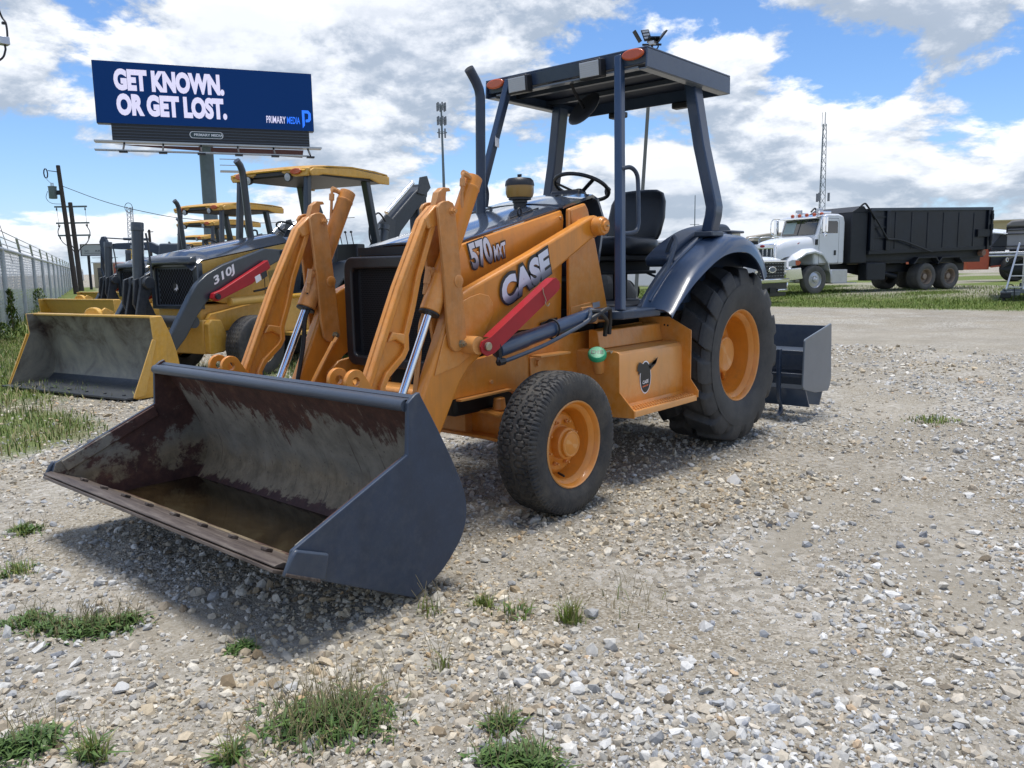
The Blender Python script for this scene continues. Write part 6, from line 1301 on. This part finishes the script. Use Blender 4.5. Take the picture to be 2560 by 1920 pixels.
    obj('painted_glass_light', xf(box((.0135, -.80, .06), (.016, -.22, .50)), Matrix.Translation((-.135, 0, 2.165)) @ Matrix.Rotation(R(-20), 4, 'Y')), mat('pale_glass_reflection', (.25,.33,.32), .2), cb)  # pale sheet on the windshield; reflected light put in by colour
    obj('sun_visor', prism([(-.40, 2.83), (-.10, 2.74), (-.10, 2.80), (-.55, 2.90)], 'y', -.95, .95), CHROME, cb, bevel=.01)
    for y in (-.75, -.38, 0, .38, .75): obj('roof_marker', lathe([(.07, 0), (.065, .05), (0, .08)], (-.55, y, 2.895), (0,0,1), 12), AMBER, cb)
    for y in (-.62, .45): obj('roof_lamp', box((-.80, y-.13, 2.93), (-.68, y+.13, 3.13)), ALU, cb, bevel=.02)
    for y in (-.55, .62): obj('air_horn', cyl((-1.1, y, 2.98), (-.55, y, 2.98), .04), CHROME, cb)
    rows = []
    for x, z, wv in ((-.02, 2.10, .95), (.35, 2.08, .86), (.75, 2.03, .80), (1.10, 1.96, .72), (1.32, 1.86, .66), (1.42, 1.72, .62)):
        rows.append([(x, -wv-.02, z-.62), (x, -wv, z-.30), (x, -wv*.93, z-.10), (x, -wv*.75, z-.02)]+[(x, wv*v_, z+.02) for v_ in (-.4, 0, .4)]+[(x, wv*.75, z-.02), (x, wv*.93, z-.10), (x, wv, z-.30), (x, wv+.02, z-.62)])
    obj('hood', thick([r_ for r_ in rows], .02), TRUCKW, K, ang=50)
    obj('grille', prism([(-.60, .95), (.60, .95), (.60, 1.72), (-.60, 1.72)], 'x', 1.36, 1.44), mat('grille_slate', (.045,.06,.08), .5), K)
    obj('grille_frame', ring([(-.68, .90), (.68, .90), (.66, 1.84), (-.66, 1.84)], [(-.56, .98), (.56, .98), (.56, 1.66), (-.56, 1.66)], 'x', 1.42, 1.50), CHROME, K, bevel=.02)
    for y in np.linspace(-.45, .45, 5): obj('grille_bar', box((1.44, y-.025, 1.0), (1.47, y+.025, 1.66)), CHROME, K)
    obj('grille_badge', prism(circ((0, 1.765), .11, 16, rb=.05), 'x', 1.501, 1.52), RED, K)
    obj('bumper', box((1.28, -1.0, .50), (1.52, 1.0, .88)), CHROME, K, bevel=.05)
    obj('chassis', join(box((-8.6, -.42, .72), (1.2, .42, 1.05)), box((-8.9, -.9, 1.06), (-1.7, .9, 1.40))), DIRTYBLK, K, bevel=.02)
    obj('sub_frame', prism([(-2.46, 1.15), (-2.46, 1.47), (-9.0, 1.63), (-9.0, 1.25)], 'y', -.96, .96), DIRTYBLK, K)
    obj('head_frame', join(box((-2.40, -1.15, 1.1), (-1.62, 1.15, 2.95)), prism([(-1.60, 2.95), (-2.05, 3.18), (-2.20, 3.18), (-2.45, 2.95)], 'y', -1.15, 1.15)), DIRTYBLK, K, bevel=.02)
    # container
    ct = obj('container', join(prism([(-2.50, 1.46), (-2.50, 3.10), (-8.98, 3.22), (-9.02, 1.62)], 'y', -1.18, 1.18)), BOXBLK, K, bevel=.02)
    for s in (1, -1):
        obj('top_rail', mir(prism([(-2.46, 3.00), (-2.46, 3.11), (-9.02, 3.23), (-9.02, 3.11)], 'y', 1.181, 1.25), s), NAVYM, ct, bevel=.01)
        for x in (-2.55, -3.35, -8.86): obj('side_stake', mir(prism([(x+.09, 1.55), (x+.09, 3.0-(x+2.5)*.018), (x-.09, 3.0-(x+2.5)*.018), (x-.09, 1.58)], 'y', 1.181, 1.26), s), BOXBLK, ct, bevel=.01)
        for k in range(3): obj('side_band', mir(box((-3.26, 1.181, 2.0+k*.38), (-2.64, 1.215, 2.06+k*.38)), s), DIRTYBLK, ct)
        obj('door_latch', mir(join(box((-9.0, 1.19, 2.05), (-8.2, 1.27, 2.35)), box((-9.0, 1.19, 1.7), (-8.92, 1.30, 3.1))), s), DIRTYBLK, ct, bevel=.01)
        for k in range(6): obj('dent_rib', mir(prism([(-3.75-k*.85, 1.62), (-3.75-k*.85, 2.98), (-3.83-k*.85, 2.98), (-3.83-k*.85, 1.62)], 'y', 1.181, 1.198), s), BOXBLK, ct, bevel=.01)
        obj('hinge', mir(join(*[cyl((-8.94, 1.30, 1.9+k*.42), (-8.94, 1.30, 2.12+k*.42), .05, n=8) for k in range(3)]), s), DIRTYBLK, ct)
        obj('bottom_rail', mir(prism([(-2.46, 1.40), (-2.46, 1.54), (-9.02, 1.70), (-9.02, 1.56)], 'y', 1.0, 1.21), s), DIRTYBLK, ct, bevel=.01)
        obj('roller', mir(cyl((-8.7, 1.0, 1.42), (-8.7, 1.2, 1.42), .12, n=14), s), mat('rusty_roller', (.24,.14,.10), .7), K)
        obj('tarp_arm', mir(tube(smooth([(-1.9, 1.22, 3.12), (-2.1, 1.25, 3.26), (-2.25, 1.27, 3.15), (-2.75, 1.30, 2.6), (-3.22, 1.32, 2.02), (-3.40, 1.32, 1.96), (-3.9, 1.32, 1.93), (-4.8, 1.32, 1.70), (-5.6, 1.32, 1.47)], 4), .035, 8), s), DIRTYBLK, K)
        obj('hoist_cylinder', mir(cyl((-3.3, .55, .80), (-4.6, .55, .55), .10, n=12), s), DIRTYBLK, K)
    return K
TFR = [(.30, -.01), (.302, .0), (.29, .004), (.275, -.02), (.262, -.05), (.20, -.035), (.18, -.03), (.10, -.03)]
TFH = [(.105, -.04), (.10, .0), (.085, .02), (.05, .03), (0, .032)]
TRR = [(.30, -.01), (.302, .0), (.29, .004), (.275, -.03), (.262, -.10), (.25, -.20), (.17, -.215), (.11, -.20)]
TRH = [(.12, -.22), (.115, -.08), (.10, -.06), (0, -.055)]
truck()
# ------------------------------------------------------------------ white pickup
def pickup():
    K = thing('pickup_truck', 'white pickup truck with black honeycomb grille and chrome bumper behind the rear wheel', 'pickup', (-19.81, -7.46, 0), R(84))
    side = [(-.10, .55), (-.06, 1.0), (-.10, 1.32), (-.30, 1.42), (-1.55, 1.50), (-6.2, 1.52), (-6.22, .60), (-5.6, .55)]
    bd = obj('body', prism(side, 'y', -1.0, 1.0), WHITEP, K, bevel=.06, seg=3)
    hp = [(-.08, 1.30), (-.12, 1.42), (-.5, 1.50), (-1.60, 1.56), (-1.60, 1.30)]
    obj('hood', prism(hp, 'y', -.84, .84), WHITEP, K, bevel=.05, seg=3)
    cp = [(-1.55, 1.50), (-2.35, 2.10), (-2.7, 2.20), (-4.2, 2.20), (-4.45, 2.12), (-4.60, 1.50)]
    cb = obj('cab', prism(cp, 'y', -.86, .86), WHITEP, K, bevel=.08, seg=3)
    obj('windshield', xf(box((-.01, -.74, 0), (.01, .74, .80)), Matrix.Translation((-1.60, 0, 1.55)) @ Matrix.Rotation(R(-53), 4, 'Y')), GLASSD, cb)
    for s in (1, -1):
        obj('side_window', mir(prism([(-2.0, 1.56), (-2.45, 2.05), (-4.25, 2.08), (-4.40, 1.56)], 'y', .8605, .87), s), GLASSD, cb)
        obj('side_mirror', mir(box((-1.95, 1.02, 1.50), (-1.80, 1.26, 1.85)), s), BLACKP, K, bevel=.03)
        obj('headlight', mir(prism([(-.02, .92), (-.02, 1.36), (-.30, 1.36), (-.30, .98)], 'y', .86, 1.012), s), LENS, K, bevel=.02)
        obj('headlight_trim', mir(box((-.012, .84, 1.0), (.0, .99, 1.06)), s), CHROME, K)
        wheel('pickup_wheel', K, (-1.05, s*.88, .40), s, .405, .27, .24, 'rib', .11, [(q*.8, c) for q, c in TFR], [(q*.8, c) for q, c in TFH], ALU, BLACKT, 0, na=90)
        wheel('pickup_wheel', K, (-5.1, s*.88, .40), s, .405, .27, .24, 'rib', .11, [(q*.8, c) for q, c in TFR], [(q*.8, c) for q, c in TFH], ALU, BLACKT, 0, na=90)
        obj('wheel_arch', mir(prism(circ((-1.05, .45), .50, 14, 0, math.pi), 'y', 1.0005, 1.012), s), BLACKM, K)
        obj('body_side_seam', mir(box((-4.62, 1.0005, .7), (-4.60, 1.004, 1.5)), s), BLACKM, bd)
    g = obj('grille', box((-.03, -.82, .78), (.01, .82, 1.36)), BLACKP, K, bevel=.02)
    obj('grille_openings', xf(hexes(1.5, .46, 18, 6, .034), Matrix.Translation((.0115, 0, 1.06))), mat('grille_gap', (.002,.002,.003), .9), g, flat=True, kind='stuff')
    obj('grille_bar', join(box((.012, -.86, 1.33), (.035, .86, 1.39)), box((.012, -.86, .74), (.035, .86, .79))), CHROME, g, bevel=.008)
    obj('grille_tick', join(*[box((.0125, -.72+.18*k, .88+.10*j), (.02, -.62+.18*k, .892+.10*j)) for k in range(9) for j in range(5)]), STEELG, g)
    obj('badge', prism(circ((0, 1.09), .24, 22, rb=.105), 'x', .02, .045), CHROME, g, bevel=.008)
    obj('badge_oval', prism(circ((0, 1.09), .19, 22, rb=.075), 'x', .0455, .05), mat('badge_grey', (.12,.14,.18), .4), g)
    bp = obj('bumper', join(box((-.10, -1.03, .66), (.10, 1.03, .80)), box((-.10, -1.0, .36), (.07, -.38, .46)), box((-.10, .38, .36), (.07, 1.0, .46)), box((-.12, .96, .40), (.06, 1.04, .72)), box((-.12, -1.04, .40), (.06, -.96, .72))), CHROME, K, bevel=.03)
    obj('bumper_insert', box((-.09, -.95, .46), (.04, .95, .66)), BLACKP, K)
    obj('air_dam', box((-.14, -.98, .22), (.0, .98, .36)), BLACKP, K, bevel=.02)
    obj('plate_bracket', box((.071, -.20, .34), (.085, .20, .52)), BLACKM, bp)
BLACKT = mat('dark_tyre', (.018, .018, .019), .8, var=.1)
pickup()
# ------------------------------------------------------------------ yard clutter far right and beyond the truck
RZB = R(99.6)
def boat():
    B = thing('pontoon_boat', 'grey pontoon boat under a fabric cover standing on a trailer at the right edge', 'boat', (-22.4, -1.45, 0), RZB)
    obj('fence_panel', box((.08, -.02, 1.56), (5.2, 2.4, 2.20)), BOATG, B, bevel=.04)
    for z in (1.58, 1.68, 2.03, 2.14, 2.22): obj('panel_rail', box((.04, -.06, z-.012), (5.25, 2.44, z+.012)), BLACKM, B)
    obj('cover', prism([(.03, 2.235), (.05, 2.32), (.16, 2.42), (.6, 2.46), (2.5, 2.62), (4.9, 2.45), (5.2, 2.235)], 'y', -.07, 2.45), BOATC, B, bevel=.06, seg=3)
    obj('deck_edge', join(box((-.36, -.16, 1.46), (5.4, 2.55, 1.52)), box((-.36, -.16, 1.38), (5.4, 2.55, 1.435))), ALU, B, bevel=.015)
    obj('deck_band', box((-.355, -.155, 1.436), (5.395, 2.545, 1.459)), mat('navy_band', (.01,.015,.05), .4), B)
    for y in (.25, 2.1): obj('pontoon', lathe([(.0, 0), (.18, .25), (.36, .8), (.38, 1.2), (.38, 5.3), (.0, 5.4)], (-.05, y, 1.0), (1, 0, 0), 20), DIRTYBLK, B)
    obj('cleat', join(box((.05, -.12, 1.52), (.15, -.08, 1.57))), CHROME, B)
    obj('tow_eye', tube([(.12+.03*math.cos(q), -.18, 1.28+.06*math.sin(q)) for q in np.linspace(0, 6.28, 11)[:-1]], .012, 6, True), CHROME, B)
    t_ = thing('boat_trailer', 'grey steel boat trailer with wiring under the pontoon boat', 'trailer', (-22.4, -1.45, 0), RZB)
    obj('tongue', join(bar((.05, -.1, .36), (3.0, .4, .40), .12, .14), box((.0, -.22, .24), (.5, .1, .36))), GREYG, t_, bevel=.01)
    obj('coupler', join(box((.0, -.25, .16), (.28, .0, .32)), cyl((.1, -.12, .0), (.1, -.12, .2), .04)), DIRTYBLK, t_, bevel=.02)
    obj('cable', tube(smooth([(.1, -.2, .36), (.2, -.26, .55), (.32, -.26, .52), (.36, -.25, .3), (.34, -.26, .1)], 5), .014, 6), RUBBER, t_)
    obj('frame', join(box((.5, .1, .40), (5.2, .2, .55)), box((.5, 2.1, .40), (5.2, 2.2, .55))), GREYG, t_)
    for y in (-.1, 2.3): obj('wheel', lathe([(.15, -.09), (.28, -.1), (.3, -.06), (.3, .06), (.28, .1), (.15, .09)], (3.6, y, .3), (0,1,0), 20), BLACKT, t_)
    l = thing('boarding_ladder', 'leaning aluminium boarding ladder in front of the pontoon boat', 'ladder', (-22.4, -1.45, 0), RZB)
    for dx, dy in ((0, 0), (.42, .03)): obj('stile', bar((.14+dx, -.75, .42), (.40+dx, -.40, 1.76), .05, .09, (0,1,0)), ALU, l, bevel=.008)
    obj('stile', bar((.55, -.30, .50), (.55, -.36, 1.52), .06, .06, (0,1,0)), ALU, l)
    for k in range(4): z = .50+k*.32; f_ = (z-.42)/1.34; obj('rung', bar((.14+.26*f_, -.75+.35*f_, z), (.62+.26*f_, -.72+.35*f_, z), .06, .03), ALU, l)
boat()
tr = thing('orange_machine', 'orange red farm machine with a big dark wheel behind the container truck', 'machine', (-42.5, -6.0, .16), RZ)
obj('body', prism([(-.85, .62), (-.95, 1.45), (-.35, 1.50), (-.25, 1.72), (.15, 1.72), (.28, 1.4), (.28, .62)], 'y', -.5, .5), ORED, tr, bevel=.03)
obj('chassis', join(box((.29, -.6, .75), (1.9, .6, 1.75)), prism([(.3, 1.75), (.9, 2.5), (2.2, 2.3), (2.2, 1.75)], 'y', -.5, .5)), DIRTYBLK, tr, bevel=.04)
wh = obj('wheel', lathe([(.40, -.22), (.60, -.24), (.66, -.16), (.66, .16), (.60, .24), (.40, .22)], (1.40, -.75, .66), (0,-1,0), 28), BLACKT, tr)
obj('rim', lathe([(.40, .10), (.36, .06), (.30, .12), (.2, .02), (.1, .1), (0, .1)], (1.40, -.85, .66), (0,-1,0), 24), mat('grey_rim', (.10,.115,.12), .5), tr)
obj('roof_panel', slab(np.array([1.1, -.2, 2.52]), np.array([1., 0, -.1]), nrm((0, 1, .3)), 1.6, .9, .05), WHITEP, tr)
obj('drawbar', bar((.3, -.6, .75), (1.2, -.7, .85), .06, .08), ORED, tr)
cv = thing('covered_trailer', 'beige canvas covered trailer far behind the white truck', 'trailer', (-52.5, -22.5, 0), RZ)
obj('body', box((-2.6, 0, .8), (3.4, 2.4, 2.9)), DIRTYBLK, cv); obj('cover', prism([(-.4, 2.901), (-.2, 3.35), (.8, 3.5), (2.6, 3.6), (3.3, 3.45), (3.4, 2.901)], 'y', -.05, 2.45), BEIGE, cv, bevel=.08)
obj('sleeper_cab', prism([(-2.5, 2.901), (-2.3, 3.3), (-1.9, 3.62), (-1.3, 3.66), (-1.25, 2.901)], 'y', .1, 2.2), mat('cream_paint', (.55,.50,.42), .5), cv, bevel=.06); 
for x in (-1.6, .6, 2.0): obj('wheel', cyl((x, -.02, .5), (x, .3, .5), .5, n=18), BLACKT, cv)
rt_ = thing('rail_trailer', 'dark trailer with bright tubular side rails left of the white truck hood', 'trailer', (-29.4, -12.1, .16), RZ)
obj('body', box((-1.6, 0, .5), (1.0, 2.2, 1.95)), DIRTYBLK, rt_, bevel=.03)
for k in range(3): obj('side_rail', tube(smooth([(-.55+.52*k, -.02, 1.95), (-.55+.52*k, -.02, 2.18), (-.50+.52*k, -.02, 2.25), (-.14+.52*k, -.02, 2.27), (-.08+.52*k, -.02, 2.2), (-.08+.52*k, -.02, 1.95)], 4), .03, 8), ALU, rt_)
for x in (-1, .5): obj('wheel', cyl((x, -.02, .36), (x, .25, .36), .40, n=18), BLACKT, rt_)

# ------------------------------------------------------------------ grass and weeds
def leaf_mat(name, cols, rough=.55):
    M, t, b, L = nodemat(name); at = N('ShaderNodeAttribute', t, attribute_name='tint'); L(at.outputs['Color'], b.inputs['Base Color']); b.inputs['Roughness'].default_value = rough; b.inputs['Specular IOR Level'].default_value = .3
    b.inputs['Subsurface Weight'].default_value = 0; return M
GRASSM = leaf_mat('grass_blades', None)
GC = np.array([(.125,.19,.03), (.095,.155,.03), (.17,.215,.045), (.075,.13,.028), (.26,.25,.10), (.33,.28,.15)])
def blades(x, y, h, w, lean, pal, name, z0=None, seg_=2):
    """one curved blade per root: narrow two-segment strips with their own tint"""
    n = len(x); a_ = rng.random(n)*2*np.pi; d = np.stack([np.cos(a_), np.sin(a_), np.zeros(n)], -1); p = np.stack([-np.sin(a_), np.cos(a_), np.zeros(n)], -1)
    b0 = np.stack([x, y, (elev(x, y) if z0 is None else z0)-.006], -1); up_ = np.array([0, 0, 1.])
    c1 = b0+up_*h[:, None]*.55+d*(h*lean*.28)[:, None]; c2 = b0+up_*(h*(1-.25*lean))[:, None]+d*(h*lean)[:, None]
    V = np.stack([b0-p*w[:, None]/2, b0+p*w[:, None]/2, c1-p*w[:, None]*.40, c1+p*w[:, None]*.40, c2], 1).reshape(-1, 3)
    k = (np.arange(n)*5)[:, None]
    F = np.concatenate([k+np.array([0, 1, 3]), k+np.array([0, 3, 2]), k+np.array([2, 3, 4])], 0)
    c = pal[rng.integers(0, len(pal), n)]*rng.uniform(.75, 1.2, (n, 1)); tint = np.concatenate([np.repeat(c, 5, 0), np.ones((n*5, 1))], 1)
    return np_mesh(name, V, F, GRASSM, {'tint': tint}, True)
def field(n, xr, yr, hr, wr, pal, name, label, warp=0):
    x = rng.uniform(*xr, n); y = rng.uniform(*yr, n); g_ = grassy(x, y)*np.clip(.35+1.3*vn(x, y, 1.4, 15), 0, 1); k = rng.random(n) < g_; x, y = x[k], y[k]; n = len(x)
    h = rng.uniform(*hr, n)*(.5+.9*vn(x, y, .8, 16)); w = rng.uniform(*wr, n)
    o = blades(x, y, h, w, rng.uniform(.1, .9, n), pal, name); tag(o, label, 'grass', kind='stuff'); return o
field(110000, (-34, -17.5), (-17, 6), (.04, .115), (.008, .020), GC[[0,1,2,2]], 'grass', 'green grass strip under the white truck and the boat')
field(100000, (-4, 4.4), (-16, -2.6), (.03, .13), (.004, .012), GC, 'grass', 'rough grass verge left of the yellow bucket and along the fence')
field(16000, (-9, 0), (-40, -15.5), (.12, .4), (.012, .03), GC[:5], 'grass', 'tall grass along the foot of the far fence')
WP = {'grass': GC[[0, 2, 2, 4]], 'dark': np.array([(.06,.115,.03), (.085,.145,.04), (.11,.18,.05)]), 'dry': np.array([(.32,.26,.14), (.22,.21,.08), (.14,.17,.05)]), 'mix': np.array([(.07,.12,.03), (.10,.16,.04), (.20,.21,.07), (.30,.25,.13)])}
def weed(kind, pts, h, n, spread, label, leafy=.0, stems=0, name='weed_clump', wid=(.003, .007)):
    """a clump: blades, broad low leaves and thin seed stems rooted round the given points"""
    T_ = thing(name, label, 'weed', (pts[0][0], pts[0][1], float(elev(np.array(pts[0][0]), np.array(pts[0][1])))), group='weeds growing through the gravel')
    P = np.array(pts)[rng.integers(0, len(pts), n)]; x = P[:, 0]+rng.normal(0, spread, n); y = P[:, 1]+rng.normal(0, spread, n); ox, oy, oz = T_.location
    r_ = np.hypot(x-P[:, 0], y-P[:, 1])/spread
    o = blades(x, y, rng.uniform(.35, 1.1, n)*h*np.clip(1.25-.3*r_, .3, 1.2), rng.uniform(*wid, n), rng.uniform(.15, 1.0, n)*(.4+.5*np.clip(r_, 0, 2)), WP[kind], 'blades')
    V = np.empty(len(o.data.vertices)*3, np.float32); o.data.vertices.foreach_get('co', V); o.data.vertices.foreach_set('co', (V.reshape(-1, 3)-np.array([ox, oy, oz], np.float32)).ravel()); o.parent = T_; o['kind'] = 'stuff'
    if leafy:
        k = int(n*leafy); Q = np.array(pts)[rng.integers(0, len(pts), k)]; x = Q[:, 0]+rng.normal(0, spread*.8, k); y = Q[:, 1]+rng.normal(0, spread*.8, k); z = rng.uniform(.0, .45, k)*h*np.clip(1.3-np.hypot(x-Q[:, 0], y-Q[:, 1])/spread*.6, .1, 1)
        o = blades(x, y, rng.uniform(.25, .5, k)*h, rng.uniform(.007, .016, k), rng.uniform(.8, 2.2, k), WP['dark'], 'leaves', z0=np.array([float(elev(a_, b_)) for a_, b_ in zip(x, y)])+z)
        V = np.empty(len(o.data.vertices)*3, np.float32); o.data.vertices.foreach_get('co', V); o.data.vertices.foreach_set('co', (V.reshape(-1, 3)-np.array([ox, oy, oz], np.float32)).ravel()); o.parent = T_; o['kind'] = 'stuff'
    if stems:
        ms = []
        for k in range(stems):
            p = pts[random.randrange(len(pts))]; x, y = p[0]+random.gauss(0, spread), p[1]+random.gauss(0, spread); a_ = random.random()*6.28; hh = h*random.uniform(.9, 1.7); l_ = hh*random.uniform(.1, .55)
            ms.append(tube(smooth([(x-ox, y-oy, -.005), (x-ox+l_*.3*math.cos(a_), y-oy+l_*.3*math.sin(a_), hh*.5), (x-ox+l_*math.cos(a_), y-oy+l_*math.sin(a_), hh)], 3), .0009, 3))
        obj('seed_stems', join(*ms), mat('dry_stem', (.24,.20,.10), .8), T_, flat=True, kind='stuff')
weed('mix', [(4.50, .16), (4.44, .25), (4.36, .30), (4.30, .30), (4.54, .02), (4.40, .24)], .065, 620, .05, 'long low weed patch in the shadow front left of the bucket', 1.3, 130)
weed('dark', [(4.14, .87)], .055, 150, .022, 'small dark green tuft in front of the bucket edge', 1.2, 8)
weed('mix', [(4.25, 1.50), (4.20, 1.56), (4.30, 1.45), (4.16, 1.50)], .085, 460, .075, 'big feathery weed clump at the bottom centre left', 1.1, 210)
weed('grass', [(3.50, 1.16)], .09, 40, .025, 'thin grass sprig at the lower corner of the bucket', 0, 6)
weed('grass', [(3.33, 1.28)], .075, 150, .022, 'yellow green grass tuft, left one of the pair right of the bucket', 0, 5)
weed('grass', [(3.30, 1.43)], .07, 60, .04, 'sparse grass tuft, middle one right of the bucket', .3, 8)
weed('grass', [(3.20, 1.62), (3.22, 1.63)], .11, 130, .024, 'tall spiky grass tuft, rightmost one right of the bucket', 0, 8)
weed('dark', [(4.00, 2.07), (4.05, 2.0), (4.02, 2.11)], .07, 200, .04, 'broad leaved green weed at the bottom centre edge', 2.4, 40)
weed('mix', [(3.92, 1.90)], .07, 110, .03, 'small weed just above the broad leaved weed at the bottom', .8, 20)
weed('dark', [(4.90, .94), (4.84, .96)], .075, 220, .045, 'leafy weed cut by the bottom left corner', 1.8, 30)
weed('grass', [(4.76, 1.15)], .10, 90, .022, 'upright bright green weed near the bottom left corner', .5, 8)
weed('grass', [(4.52, 1.45)], .09, 90, .022, 'bright green weed left of the big feathery clump', .5, 10)
weed('grass', [(4.15, -1.20)], .07, 110, .045, 'grass tuft beside the far tip of the bucket edge', .8, 8)
weed('grass', [(4.38, -.60)], .08, 110, .045, 'pale grass tuft by the left edge below the bucket tip', .3, 12)
weed('grass', [(3.78, 1.51)], .10, 24, .016, 'single thin grass sprig right of the feathery clump', 0, 8)
weed('grass', [(-1.70, 1.70)], .07, 160, .10, 'lone grass patch on the gravel right of the box blade', .2, 4, wid=(.006, .012))
weed('dry', [(2.87, 1.68), (3.0, 1.75)], .08, 30, .08, 'few dry sprigs below the front wheel', 0, 12)
# tall plants at the foot of the fence
def bush(loc, h, w, label):
    T_ = thing('fence_weed', label, 'plant', (loc[0], loc[1], 0), group='tall weeds along the fence')
    n = 420; a_ = rng.random(n)*6.28; t_ = rng.random(n)**.8; r_ = w*(1-.75*t_)*np.sqrt(rng.random(n)); x = r_*np.cos(a_); y = r_*np.sin(a_); z = t_*h
    o = blades(x, y, rng.uniform(.04, .10, n)*h+.02, rng.uniform(.015, .04, n), rng.uniform(.8, 2., n), GC[:4], 'leaves', z0=z); o.parent = T_; o['kind'] = 'stuff'
    obj('stem', tube([(0, 0, -.05), (.02, .02, h*.5), (0, .04, h)], [.02, .014, .006], 6), mat('dry_stem', (.24,.20,.10), .8), T_)
bush((-.75, -16.6), 1.0, .16, 'tall leafy weed climbing the fence nearest the left edge')
bush((-.15, -15.5), .35, .4, 'low leafy weed at the fence foot in the left corner')
bush((-5.0, -27.3), .85, .45, 'bushy green weed against the fence behind the yellow bucket')
